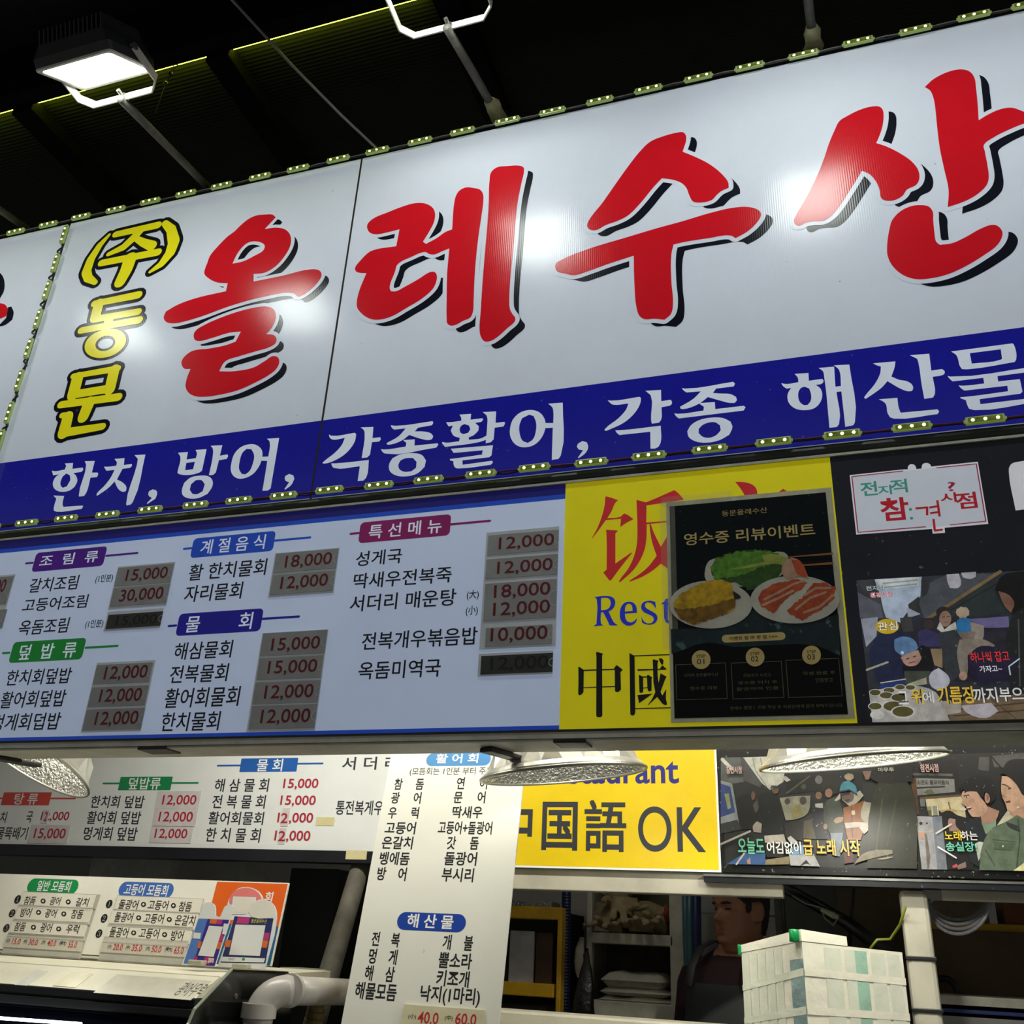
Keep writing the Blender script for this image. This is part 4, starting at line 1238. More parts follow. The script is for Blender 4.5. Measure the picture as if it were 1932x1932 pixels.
TAPE = mat('clear_tape', (205, 205, 180), rough=0.12, dirt=0.1, alpha=0.22)
tq = Print(PQ, b, 1200, 860, .2692, .0006)
a0, c0 = tq.q(185, 1395); a1, c1 = tq.q(200, 330)
b.add([PQ.w(u0 - .014, v0 + .16, .0005), PQ.w(u0 + .02, v0 + .16, .0005), PQ.w(u0 + .02, v1 + .004, .0005), PQ.w(u0 - .014, v1 + .004, .0005)], [(0, 1, 2, 3)], TAPE)
b.add([PQ.w(u0 - .01, v1 - .012, .0009), PQ.w(u0 + .15, v1 - .012, .0009), PQ.w(u0 + .15, v1 + .014, .0009), PQ.w(u0 - .01, v1 + .014, .0009)], [(0, 1, 2, 3)], TAPE)
b.build('clear_tape', poster)

# ------------------------------------------------------------------ broadcast logo plaque on the dark panel
LG_W = mat('logo_white', (222, 224, 230), rough=0.4, dirt=0.06, emit=.34)
LG_G = mat('logo_grey', (202, 208, 220), rough=0.4, dirt=0.06, emit=.34)
LG_R = mat('logo_red', (190, 30, 48), rough=0.4, emit=.25)
LG_P = mat('logo_crimson', (165, 30, 80), rough=0.4, emit=.25)
LG_T = mat('logo_teal', (66, 160, 140), rough=0.4, emit=.25)
LQ = Plane((0, YM - .0012, 1.5))
b = MB()
lp = Print(LQ, b, 1600, 860, .17184)
lp.poly("18,212 600,150 655,148 658,115 675,97 700,91 728,98 745,120 750,146 808,140 810,108 825,86 850,78 880,80 905,98 912,118 1425,65 1540,748 1060,790 1065,845 930,855 922,802 90,865", LG_W, 0)
lp.poly("40,228 650,165 910,135 1408,88 1515,728 1050,770 920,790 108,845", LG_G, 1)
for s in ("605,168 42,230 110,842 855,780", "970,133 1408,90 1512,720 1120,760"):
    lp.line(s, 6, LG_P, 2, False)
for t, bl, tr in (('전', (145, 447), (312, 278)), ('지', (335, 437), (472, 318)), ('적', (474, 417), (640, 250))):
    lp.text(t, bl, tr, LG_T, 2, .018)
lp.text('참', (370, 724), (650, 448), LG_R, 2, .022)
for s in ("740,580 868,568 868,655", "890,570 985,555", "900,632 990,620", "980,490 1005,668", "938,695 952,822 1040,812"):
    lp.line(s, 13, LG_R, 2, False)
lp.text('시', (1020, 522), (1180, 400), LG_R, 2, .02)
lp.text('점', (1195, 590), (1397, 393), LG_R, 2, .02)
lp.text('?', (1102, 392), (1172, 283), LG_P, 2, .01)
lp.ell(685, 590, 17, 16, LG_T, 2); lp.ell(697, 687, 17, 16, LG_T, 2)
tag(b.build('logo_plaque'), 'white programme logo plaque with teal and red letters on the dark panel', 'plaque')
b = MB()
lp = Print(LQ, b, 1600, 860, .17184)
lp.poly("1765,170 1772,120 1800,85 1850,68 2300,25 2380,540 1840,600", LG_W, 0, True, 3, 60)
tag(b.build('logo_plaque'), 'second white plaque with a rounded corner, cut off by the right photo edge', 'plaque')
# ------------------------------------------------------------------ boards on the stall's back frame
YB = 3.0
BP = Plane((0, YB, 1.5))
KB = 500 / 1816
BK_WHITE = mat('back_board_white', (222, 225, 224), rough=0.3, dirt=0.08, scale=4, specks=(50, .74, (150, 150, 150)))
BK_INK = mat('back_board_ink', (40, 44, 52), rough=0.4)
BK_RED = mat('back_board_red', (168, 34, 58), rough=0.4)
BK_PILLRED = mat('back_pill_red', (205, 72, 60), rough=0.35)
BK_PILLGRN = mat('back_pill_green', (28, 130, 78), rough=0.35)
BK_PILLBLU = mat('back_pill_blue', (36, 92, 170), rough=0.35)
LABEL = mat('paper_label', (205, 200, 200), rough=0.5, dirt=0.15, scale=20)
MASK_TAPE = mat('masking_tape', (206, 196, 150), rough=0.7, dirt=0.1, scale=30)
FRAME_BLACK = mat('frame_black', (20, 22, 30), rough=0.35, dirt=0.4, scale=10, specks=(90, .71, (80, 85, 95)))
BK_YELLOW = mat('back_yellow', (220, 190, 18), rough=0.3, dirt=0.12, scale=5, specks=(30, .76, (170, 140, 20)))
BK_NAVY = mat('back_navy', (28, 28, 120), rough=0.35)
PURE = mat('white_vinyl', (230, 232, 230), rough=0.35, dirt=0.06)
vwb = BP.at(350, 1599.5)[1]                    # bottom of white face
vfr = BP.at(1170, 1641)[1]                     # bottom of the row of boards
vtp = vfr + .52
u_by = BP.at(880, 1600)[0]
u_bd = BP.at(1356.5, 1540)[0]
wb = empty('menu_board', ((UL + u_by) / 2, YB + .03, 1.5 + vfr), 'white back menu board with red prices and black lower frame, left of the yellow board', 'menu board')
b = MB()
b.box((UL, YB + .002, 1.5 + vwb), (u_by, YB + .06, 1.5 + vtp), FRAME_BLACK)
face(b, BP, UL, vwb, u_by, vtp, BK_WHITE)
B1, B2, B3 = Print(BP, b, 0, 1400, KB), Print(BP, b, 450, 1400, KB), Print(BP, b, 900, 1400, KB)
pill(B1, (5, 433), (356, 345), BK_PILLRED, [((-60, 386), (15, 386)), ((348, 386), (515, 388))], '탕 류', (90, 428), (270, 352), .002, PURE)
pill(B1, (808, 331), (1185, 237), BK_PILLGRN, [((708, 284), (820, 284)), ((1178, 281), (1357, 280))], '덮밥류', (875, 326), (1110, 243), .002, PURE)
pill(B1, (1640, 206), (2045, 108), BK_PILLBLU, [((1492, 161), (1650, 161)), ((2035, 148), (2212, 147))], '물 회', (1755, 202), (1944, 115), .002, PURE)
for t, bl, tr in [('치', (-8, 553), (55, 478)), ('국', (172, 553), (232, 475)), ('물뚝배기', (-32, 667), (200, 583)), ('한치회 덮밥', (615, 452), (998, 368)), ('활어회 덮밥', (588, 562), (974, 475)),
                  ('멍게회 덮밥', (563, 672), (950, 585)), ('해 삼 물 회', (1465, 342), (1849, 250)), ('전 복 물 회', (1448, 455), (1826, 363)), ('활어회물회', (1422, 565), (1814, 478)), ('한 치 물 회', (1403, 684), (1792, 592))]:
    B1.text(t, bl, tr, BK_INK, 1, .014)
B2.text('서 더 리 매 운 탕', (706, 192), (1560, 92), BK_INK, 1, .014)
B2.text('통전복게우볶음밥', (662, 499), (1200, 402), BK_INK, 1, .016)
B1.text('12,000', (273, 545), (482, 477), BK_RED, 1, .016)
for t, bl, tr in [('15,000', (303, 327), (553, 250)), ('15,000', (283, 442), (535, 366)), ('12,000', (263, 562), (517, 485)), ('12,000', (243, 686), (498, 608))]:
    B2.text(t, bl, tr, BK_RED, 3, .014)
b.build('face', wb)
def label(p, bl, tr, t, tbl, ttr, parent, M=None, nm='price_label'):
    mb = MB()
    a0, c0 = p.q(*bl); a1, c1 = p.q(*tr)
    mb.slab(p.pl, a0, c0, a1, c1, .0016, .0001, M or LABEL)
    if t:
        q = Print(p.pl, mb, p.ox, p.oy, p.s, .0016)
        q.text(t, tbl, ttr, BK_RED, 1, .012)
    return mb.build(nm, parent)
label(B1, (1062, 456), (1383, 336), '12,000', (1108, 440), (1354, 363), wb)
label(B1, (1042, 578), (1360, 457), '12,000', (1083, 556), (1330, 478), wb)
label(B1, (1022, 690), (1328, 579), '12,000', (1056, 668), (1292, 596), wb)
label(B1, (190, 693), (488, 569), '15,000', (227, 670), (460, 593), wb)
for p, bl, tr in ((B2, (287, 578), (355, 452)), (B2, (270, 700), (330, 590)), (B1, (280, 560), (345, 465))):
    label(p, bl, tr, None, None, None, wb, nm='digit_patch')
# the digit patches carry a 2
for p, bl, tr in ((B2, (287, 556), (345, 487)), (B2, (270, 680), (328, 610)), (B1, (300, 542), (335, 478))):
    mb = MB(); q = Print(p.pl, mb, p.ox, p.oy, p.s, .0018); q.text('2', bl, tr, BK_RED, 1, .016); mb.build('digit', wb)
label(B2, (530, 572), (660, 515), None, None, None, wb, MASK_TAPE, 'tape_strip')
b = MB()
b.box((UL, YB - .012, 1.5 + vfr), (u_by, YB + .06, 1.5 + vwb - .0005), FRAME_BLACK)
b.build('lower_frame', wb)
TP = Plane((0, YB - .0122, 1.5))
mb = MB(); q = Print(TP, mb, 450, 1400, KB); a0, c0 = q.q(733, 803); a1, c1 = q.q(882, 745); mb.slab(TP, a0, c0, a1, c1, .001, .0, MASK_TAPE); mb.build('tape_strip', wb)

yb_ = empty('restaurant_board', ((u_by + u_bd) / 2, YB + .03, 1.5 + vfr), 'bright yellow board with dark Chinese characters and OK, behind the middle lamp shade', 'sign board')
b = MB()
b.box((u_by + .002, YB + .002, 1.5 + vfr), (u_bd, YB + .06, 1.5 + vtp), PURE)
face(b, BP, u_by + .002, vfr, u_bd, vtp, PURE)
q = Print(BP, b, 900, 1400, KB)
q.rect_uv(u_by + .002, vfr + .006, u_bd - .006, vtp, BK_YELLOW, 1)
q.text('Restaurant', (392, 288), (1380, 102), BK_NAVY, 2, .018, 8)
q.thick_text('中', (153, 742), (380, 401), BK_INK, 2, .0028)
q.thick_text('国', (446, 734), (686, 416), BK_INK, 2, .0028)
q.thick_text('語', (738, 746), (1018, 402), BK_INK, 2, .0022)
q.text('O', (1105, 750), (1330, 442), BK_INK, 2, .004, 10)
q.text('K', (1375, 752), (1560, 448), BK_INK, 2, .010, 8)
b.build('face', yb_)

pb = empty('photo_board', ((u_bd + 1.4) / 2, YB + .03, 1.5 + vfr), 'black board with two broadcast stills, right of the yellow board', 'photo board')
UPR = 1.3
b = MB()
PBLK = mat('photo_board_black', (9, 10, 10), rough=0.3, dirt=0.4, scale=12, specks=(120, .66, (120, 125, 115)))
b.box((u_bd + .002, YB + .002, 1.5 + vfr), (UPR, YB + .06, 1.5 + vtp), PBLK)
face(b, BP, u_bd + .002, vfr, UPR, vtp, PBLK)
b.build('face', pb)
b = MB()
s2 = Print(BP, b, 1360, 1410, .15528)
still(s2, ((44, 46, 46), "0,122 2345,60 2385,1482 58,1436"), [
  ('s', (108, 110, 106), "0,125 250,122 280,420 150,440 0,390"), ('s', (204, 204, 192), "270,122 800,105 760,420 600,520 480,420"), ('l', (150, 150, 142), "390,130 420,280 560,480", 5), ('l', (150, 150, 142), "480,130 500,220", 5),
  ('s', (88, 88, 88), "235,130 275,128 500,440 480,490 270,400"), ('l', (210, 210, 200), "20,150 130,260", 22),
  ('s', (26, 29, 29), "780,430 1080,350 1720,300 1720,520 1100,540 820,570"), ('l', (96, 92, 80), "800,560 1080,350", 10),
  ('p', (190, 186, 180), "730,370 790,350 850,400 800,420"), ('e', (120, 120, 122), (1190, 395, 45, 52)), ('e', (84, 82, 80), (1005, 480, 32, 32)),
  ('s', (150, 155, 155), "0,400 140,440 235,1000 0,930"), ('s', (58, 78, 138), "0,440 115,480 175,790 0,850"), ('p', (152, 160, 110), "45,570 100,560 125,740 85,755"),
  ('s', (60, 62, 62), "0,930 200,880 260,1000 0,1050"),
  ('p', (26, 28, 28), "200,610 330,560 420,700 500,1000 250,1000"), ('e', (120, 90, 75), (395, 590, 25, 55)), ('p', (90, 82, 78), "390,700 440,640 460,760 420,800"), ('p', (170, 160, 150), "390,960 440,900 500,930 490,1040 400,1030"),
  ('p', (22, 28, 30), "460,580 600,545 720,640 770,850 750,1080 530,1070"), ('e', (120, 96, 76), (665, 520, 42, 48)), ('p', (70, 70, 66), "600,500 620,465 690,470 700,500 650,510"),
  ('p', (150, 150, 132), "715,620 850,600 1090,590 1060,800 900,880 790,890"), ('e', (90, 80, 72), (810, 660, 35, 38)), ('e', (170, 165, 150), (915, 660, 40, 45)), ('e', (80, 74, 70), (1000, 650, 42, 50)), ('p', (150, 142, 96), "850,740 960,700 1000,820 880,880"),
  ('s', (34, 28, 25), "765,910 1020,885 990,1140 790,1110"), ('s', (98, 88, 66), "1010,900 1130,870 1160,1120 1000,1110"),
  ('p', (30, 32, 42), "1110,660 1180,640 1275,600 1300,1120 1160,1120 1100,860"), ('e', (148, 118, 98), (1190, 588, 40, 46)), ('p', (20, 20, 22), "1140,560 1150,490 1230,480 1255,560 1190,545"), ('s', (192, 192, 186), "1145,690 1240,682 1242,742 1150,732"),
  ('p', (76, 86, 76), "1275,670 1350,620 1440,620 1495,850 1490,1045 1330,1065 1258,900"), ('p', (192, 186, 172), "1380,650 1450,560 1455,630 1400,660"), ('e', (162, 126, 104), (1312, 560, 44, 55)), ('p', (25, 22, 20), "1270,500 1310,450 1390,460 1420,560 1370,580 1340,510"),
  ('p', (142, 152, 164), "1330,1045 1485,1040 1450,1330 1375,1320"), ('e', (180, 145, 120), (1270, 965, 24, 35)), ('p', (190, 160, 135), "1370,900 1400,860 1490,850 1480,900 1400,930"),
  ('p', (186, 180, 166), "1470,640 1640,560 1690,530 1735,590 1640,690 1560,720"), ('p', (122, 102, 96), "1465,560 1620,550 1605,650 1535,685 1480,640"), ('l', (40, 34, 32), "1480,580 1560,565", 12), ('l', (70, 50, 45), "1520,650 1560,645", 9),
  ('p', (84, 152, 166), "1440,545 1480,430 1560,410 1640,480 1655,580 1560,520"), ('l', (50, 70, 90), "1445,545 1560,520 1650,580", 9), ('e', (172, 156, 136), (1560, 365, 58, 44), .1),
  ('p', (166, 110, 64), "1490,740 1560,720 1750,650 1765,900 1700,1130 1545,1130 1500,930"), ('l', (110, 70, 40), "1590,740 1600,1100", 6), ('p', (186, 182, 166), "1740,665 1830,680 1835,800 1785,950 1700,850"), ('s', (225, 215, 190), "1588,775 1630,775 1632,825 1590,825"),
  ('p', (216, 206, 196), "1505,925 1640,915 1780,920 1795,1000 1740,1060 1680,975 1520,990"), ('p', (110, 55, 60), "1500,1280 1600,1270 1620,1400 1500,1420"),
  ('p', (52, 55, 36), "1840,600 2000,340 2200,320 2345,600 2380,1478 1780,1470"), ('l', (84, 86, 62), "1960,640 1880,1300", 10), ('l', (80, 82, 58), "2130,640 2020,1200", 8), ('p', (20, 22, 22), "1720,300 2330,200 2330,420 1900,430"), ('p', (150, 120, 105), "1720,300 1830,290 1800,400 1760,400"),
  ('s', (70, 108, 158), "80,1422 300,1285 545,1290 545,1432"), ('l', (205, 200, 190), "195,1425 310,1260", 10), ('l', (176, 172, 160), "10,1180 360,1025", 12), ('p', (180, 150, 140), "320,1380 360,1340 370,1420 330,1425"),
  ('s', (190, 185, 174), "530,1080 770,1062 800,1180 540,1165"), ('s', (30, 30, 30), "540,1180 800,1190 740,1340 560,1340"), ('s', (150, 140, 110), "550,1370 830,1330 840,1425 540,1432"),
  ('s', (186, 186, 186), "830,1300 1130,1300 1205,1452 850,1440"), ('s', (130, 170, 202), "850,1230 1010,1190 1012,1310 850,1315"), ('p', (40, 40, 40), "960,1450 1040,1370 1100,1450 1060,1420"), ('p', (196, 196, 192), "810,1110 850,1080 940,1160 860,1190"),
  ('p', (150, 142, 122), "1620,1420 1720,1300 1932,1250 2085,1255 2085,1300 1740,1380"), ('p', (176, 168, 146), "1900,1360 2085,1330 2085,1345 1930,1372"),
  ('t', (122, 202, 172), '오늘도', (218, 1302), (527, 1108), (20, 40, 36)), ('t', (240, 240, 236), '어김없이', (568, 1297), (972, 1153), (25, 25, 25)), ('t', (242, 206, 78), '급 노래 시작', (1013, 1317), (1682, 1128), (40, 30, 10)),
  ('t', (226, 200, 196), '참견시점', (75, 330), (255, 240), (120, 90, 90))], 'board', 0.0)
b.build('photo_print', pb)
b = MB()
s3 = Print(BP, b, 1640, 1410, .15114)
still(s3, ((36, 39, 39), "480,95 2330,50 2360,1560 655,1530"), [
  ('s', (26, 27, 27), "510,190 1100,160 1130,560 560,400"), ('s', (118, 118, 112), "512,320 1040,330 1040,360 515,350"), ('s', (96, 96, 94), "1370,120 1500,120 1490,300 1360,280"), ('s', (104, 104, 102), "1520,110 1950,70 1930,260 1560,250"), ('l', (20, 20, 20), "1520,110 1640,250", 10),
  ('s', (150, 150, 146), "580,385 1060,397 1072,560 600,602"), ('s', (44, 44, 42), "590,497 945,485 945,500 592,520"), ('p', (108, 112, 84), "680,570 720,530 780,525 815,570 760,590"),
  ('t', (70, 70, 66), '소면도 물국어음식', (598, 468), (985, 408)),
  ('s', (110, 74, 40), "515,380 582,380 622,840 570,850"),
  ('s', (216, 206, 172), "700,640 1170,600 1210,900 1000,890 860,780 720,760"), ('s', (120, 100, 70), "630,625 1150,590 1150,615 640,655"), ('p', (200, 178, 120), "880,790 1050,770 1100,800 980,830"), ('l', (150, 120, 80), "990,690 1010,770", 9), ('e', (225, 220, 205), (1170, 775, 40, 22)),
  ('p', (130, 132, 136), "630,650 690,645 700,740 640,740"), ('s', (160, 160, 138), "715,745 860,730 872,850 742,855"), ('l', (225, 225, 215), "780,740 790,850", 5), ('l', (225, 225, 215), "850,735 862,850", 5), ('s', (110, 100, 50), "728,790 770,785 775,850 740,850"),
  ('p', (26, 26, 28), "870,830 1000,790 1100,850 1320,900 1300,1530 960,1525"), ('p', (182, 152, 140), "985,910 1030,870 1075,900 1080,980 1130,1040 1000,1050"), ('p', (20, 20, 22), "975,880 1030,815 1080,860 1085,900 1020,890"),
  ('s', (178, 178, 182), "580,862 790,868 850,1527 655,1525"), ('s', (140, 145, 156), "785,868 902,860 972,1530 850,1526"), ('s', (196, 190, 180), "602,1050 790,1040 795,1060 605,1070"), ('e', (40, 30, 34), (643, 952, 20, 20)), ('e', (70, 60, 62), (718, 952, 12, 12)), ('p', (130, 120, 105), "690,1080 715,1080 745,1500 725,1520"),
  ('p', (196, 160, 140), "610,1060 690,1070 680,1150 620,1140"),
  ('p', (150, 130, 122), "1090,1480 1200,1430 1210,1500 1110,1530"), ('p', (220, 90, 95), "1035,1480 1090,1455 1100,1500 1040,1510"), ('p', (36, 42, 52), "1200,965 1290,890 1390,870 1440,1000 1460,1180 1440,1535 1250,1430 1220,1100"), ('p', (205, 208, 200), "1330,1200 1370,1180 1420,1190 1400,1340 1360,1420 1340,1330"),
  ('p', (142, 166, 142), "1395,935 1580,900 1570,1010 1450,1090"), ('p', (186, 150, 130), "1390,850 1470,740 1620,800 1570,920 1410,965"),
  ('p', (206, 172, 150), "1150,590 1185,545 1340,560 1395,640 1445,700 1470,760 1400,865 1280,872 1235,810 1205,745 1145,700 1165,660"), ('e', (198, 158, 138), (1472, 632, 36, 72)), ('p', (170, 120, 105), "1458,600 1485,600 1480,660 1465,670"),
  ('p', (18, 18, 20), "1135,500 1200,420 1380,355 1540,440 1575,620 1505,720 1490,600 1440,560 1415,640 1390,640 1345,555 1210,560 1190,580 1175,520 1150,560"),
  ('p', (110, 44, 42), "1205,762 1282,742 1262,778 1222,784"), ('l', (238, 232, 224), "1215,762 1272,750", 5), ('l', (60, 44, 38), "1180,612 1240,600", 5), ('e', (230, 225, 215), (1215, 622, 20, 9)), ('e', (30, 25, 25), (1212, 622, 8, 8)),
  ('p', (206, 202, 182), "1585,985 1720,795 1850,850 1700,935"), ('p', (198, 162, 140), "1740,830 2000,700 2050,900 1850,930"),
  ('p', (216, 182, 156), "1650,365 1720,372 1830,470 1905,590 2010,700 1950,840 1800,822 1718,790 1690,700 1655,625 1640,520"), ('p', (18, 18, 18), "1640,330 1720,185 1850,150 2200,200 2200,560 1900,595 1830,470 1705,355"),
  ('p', (120, 52, 48), "1690,685 1752,668 1760,690 1710,702"), ('l', (60, 45, 38), "1655,470 1700,478 1760,520", 6), ('e', (32, 26, 26), (1738, 525, 12, 7)), ('l', (186, 140, 118), "1650,600 1690,625", 5), ('e', (240, 240, 236), (1848, 757, 14, 10)),
  ('p', (112, 127, 107), "1370,1535 1400,1250 1540,1000 1600,985 1700,935 1840,850 1930,900 2330,880 2330,1558"), ('l', (86, 99, 83), "1535,1158 1830,1188", 7), ('p', (98, 113, 94), "1540,1185 1832,1205 1762,1285 1560,1268"), ('l', (80, 93, 77), "1560,1275 1762,1290", 5), ('l', (78, 90, 76), "1850,900 1870,1150 1830,1530", 7), ('e', (222, 220, 205), (1662, 1240, 11, 13)), ('l', (84, 97, 80), "1440,1280 1560,1480", 6), ('p', (58, 64, 66), "1700,935 1860,990 1880,1060 1840,1050 1720,985"),
  ('s', (236, 230, 184), "1790,1545 1932,1440 1990,1400 1990,1550"),
  ('l', (232, 226, 214), "832,1080 1020,965", 10), ('l', (240, 240, 244), "856,1250 1080,1385", 10),
  ('t', (238, 214, 40), '노래', (943, 1167), (1133, 1048), (20, 18, 16)), ('t', (240, 240, 238), '하는', (1143, 1167), (1337, 1053), (20, 18, 16)), ('t', (132, 222, 192), '송실장!', (958, 1302), (1327, 1188), (16, 26, 24)),
  ('t', (228, 196, 190), '참견시점', (640, 320), (850, 215), (120, 90, 90)), ('t', (206, 206, 190), '마무투', (112, 318), (305, 262), (60, 60, 60))], 'board', 0.0)
b.build('photo_print', pb)
b = MB()
vl = BP.at(1650, 1659)[1]
b.box((u_bd - .05, YB - .014, 1.5 + vl - .004), (UPR, YB + .06, 1.5 + vl + .002), STEEL)
b.box((u_bd - .05, YB - .010, 1.5 + vl - .020), (UPR, YB + .06, 1.5 + vl - .004), FRAME_BLACK)
b.build('lower_rail', pb)

# white hood panel under the yellow board
HOOD = mat('hood_white', (176, 172, 156), rough=0.5, dirt=0.25, scale=6)
def pxbox(name, x0, y0, x1, y1, Y, depth, M, parent=None, bev=.003, rot=None):
    a = P(x0, y1, Y); c = P(x1, y0, Y)
    mb = MB()
    mb.bevel_box((a.x, Y, a.z), (c.x, Y + depth, c.z), min(bev, abs(c.x - a.x) / 3, abs(c.z - a.z) / 3), M, rot)
    return mb.build(name, parent)
tag(pxbox('hood', 940, 1650, 1475, 1676, YB + .02, .07, HOOD), 'long off-white hood panel under the yellow board', 'hood')

# ------------------------------------------------------------------ tall white menu leaning back against the frame
LM = Plane(P(800, 1932, 2.45), (1, 0, 0), .19)
lu0 = (LM.at(740, 1430)[0] + LM.at(640, 1932)[0]) / 2
lu1 = (LM.at(990, 1480)[0] + LM.at(937, 1932)[0]) / 2
lv0, lv1 = LM.at(800, 2060)[1], LM.at(850, 1385)[1]
LMW = mat('lean_menu_white', (226, 226, 216), rough=0.25, dirt=0.05, scale=4, specks=(40, .76, (190, 188, 178)))
LMI = mat('lean_menu_ink', (26, 28, 32), rough=0.35)
LBL = mat('lean_light_blue', (70, 134, 188), rough=0.3)
DBL = mat('lean_dark_blue', (26, 64, 156), rough=0.3)
lm = empty('leaning_menu', LM.w((lu0 + lu1) / 2, lv0), 'tall white seafood menu leaning back, between the showcase and the yellow cabinet', 'menu board')
b = MB()
b.slab(LM, lu0, lv0, lu1, lv1, 0, -.006, LMW)
q = Print(LM, b, 450, 1400, KB)
q.rect((1280, 165), (1735, 72), LBL, 1, .05); q.text('활 어 회', (1350, 147), (1648, 78), PURE, 2, .018)
q.text('(모듬회는 1인분 부터 주문 가능)', (1170, 234), (1880, 170), LMI, 1, .0)
for t, bl, tr in [('참     돔', (1062, 327), (1277, 248)), ('연     어', (1490, 325), (1712, 240)), ('광     어', (1040, 422), (1258, 343)), ('문     어', (1470, 420), (1697, 338)),
                  ('우     럭', (1020, 524), (1242, 445)), ('딱새우', (1460, 522), (1677, 440)), ('고등어', (998, 630), (1221, 548)), ('고등어+돌광어', (1363, 630), (1743, 545)), ('은갈치', (977, 732), (1202, 648)),
                  ('갓     돔', (1423, 735), (1652, 648)), ('벵에돔', (960, 840), (1180, 755)), ('돌광어', (1405, 844), (1639, 755)), ('방    어', (943, 947), (1158, 860)), ('부시리', (1387, 955), (1618, 865)),
                  ('전    복', (905, 1397), (1113, 1308)), ('개    불', (1394, 1422), (1613, 1328)), ('멍    게', (885, 1517), (1096, 1423)), ('뿔소라', (1365, 1547), (1607, 1450)), ('해    삼', (857, 1634), (1078, 1540)),
                  ('키조개', (1350, 1670), (1588, 1572)), ('해물모듬', (790, 1758), (1093, 1660)), ('낙지(1마리)', (1236, 1793), (1662, 1690))]:
    q.text(t, bl, tr, LMI, 1, .018)
q.rect((1078, 1284), (1566, 1182), DBL, 1, .05); q.text('해 산 물', (1150, 1270), (1480, 1188), PURE, 2, .022)
b.build('board', lm)
b = MB()
a0, c0 = q.q(1110, 2010); a1, c1 = q.q(1690, 1840)
b.slab(LM, a0, c0, a1, c1, .006, .0005, mat('price_holder', (214, 208, 172), rough=.2, dirt=.2, scale=12))
qq = Print(LM, b, 450, 1400, KB, .006)
LMR = mat('lean_red', (190, 36, 40), rough=.4)
qq.text('(小)', (1168, 1902), (1226, 1866), LMI, 1); qq.text('40.0', (1230, 1928), (1382, 1858), LMR, 1, .012)
qq.text('(中)', (1417, 1914), (1476, 1876), LMI, 1); qq.text('60.0', (1487, 1937), (1640, 1868), LMR, 1, .012)
b.build('price_holder', lm)

# ------------------------------------------------------------------ glass showcase with set-menu board, left
LEDGE = mat('ledge_cream', (232, 228, 204), rough=0.45, dirt=0.14, scale=9, specks=(55, .73, (170, 150, 90)))
GLASSD = mat('showcase_glass', (10, 12, 20), rough=0.08, dirt=0.2, spec=.6)
YF = 2.2
XE = -1.461
zl = 1.5 + Plane((0, YF, 1.5)).at(0, 1815)[1]; zl2 = 1.5 + Plane((0, YF, 1.5)).at(0, 1855)[1]
YF2 = 2.12
zl2 = 1.5 + Plane((0, YF2, 1.5)).at(0, 1855)[1]
FPn = Plane((0, YF, zl), (1, 0, 0), math.atan2(YF - YF2, zl - zl2))
sc = empty('fish_showcase', (-2.3, 2.45, 0.0), 'cream topped glass fish showcase at the lower left', 'showcase')
b = MB()
x0_, x1_ = -3.4, XE + .005
b.add([(x0_, YF2, zl2), (x1_, YF2, zl2), (x1_, YF, zl), (x0_, YF, zl), (x1_, 2.76, zl + .012), (x0_, 2.76, zl + .012), (x1_, 2.76, zl2), (x0_, 2.76, zl2)],
      [(0, 1, 2, 3), (3, 2, 4, 5), (5, 4, 6, 7), (0, 7, 6, 1), (0, 3, 5, 7), (1, 6, 4, 2)], LEDGE)
b.add([FPn.w(x0_, -.0005, .0006), FPn.w(x1_, -.0005, .0006), FPn.w(x1_, .0012, .0006), FPn.w(x0_, .0012, .0006)], [(0, 1, 2, 3)], mat('ledge_crease', (150, 146, 124), rough=.6))
b.build('top_ledge', sc)
b = MB()
z3 = zl2 - .042
b.bevel_box((-3.4, YF2 - .004, z3 + .02), (XE + .006, YF2 + .06, zl2 - .0005), .003, BLACKM)
b.bevel_box((-3.4, YF2 - .012, z3), (XE + .006, YF2 + .06, z3 + .0195), .003, BLACK)
b.build('glass_frame', sc)
b = MB()
b.add([(-3.4, YF2 - .004, z3), (XE, YF2 - .004, z3), (XE, YF2 - .22, z3 - .36), (-3.4, YF2 - .22, z3 - .36)], [(0, 3, 2, 1)], GLASSD)
b.build('front_glass', sc)
b = MB()
b.box((-3.4, YF2 - .24, 0.0), (XE, 2.76, z3 - .36), BLACK)
b.build('base_cabinet', sc)
b = MB()
a, c = P(0, 1921, YF2 - .06), P(140, 1931, YF2 - .06)
d = (c - a).normalized()
b.tube([a - d * 1.0, c + d * .02], .0035, glow('case_led', (.85, .9, 1.0), 6.0), 8)
b.build('led_tube', sc)
# side panel of dark clear plastic at the right end of the showcase
def PX(x, y, X):
    d = ray(x, y)
    return EYE + d * (X / d.x)
b = MB()
side = [PX(x, y, XE) for x, y in ((437, 1829), (540, 1833), (548, 1850), (540, 2010), (290, 2010), (355, 1932), (366, 1905))]
n_ = len(side)
SIDE = mat('side_plastic', (14, 18, 16), rough=0.12, dirt=0.5, scale=12, spec=.6, alpha=.93)
b.add([p + Vector((s, 0, 0)) for s in (-.006, .006) for p in side], [tuple(range(n_))[::-1], tuple(range(n_, 2 * n_))] + [(i, (i + 1) % n_, n_ + (i + 1) % n_, n_ + i) for i in range(n_)], SIDE)
b.build('side_panel', sc)
b = MB(); b.lathe(PX(445, 1880, XE + .006), (1, 0, 0), [(.0001, .003), (.006, .0025), (.0075, 0), (.0075, -.004)], mat('rust_screw', (84, 72, 50), rough=.6, dirt=.5), 14); b.build('screw', sc)
b = MB()
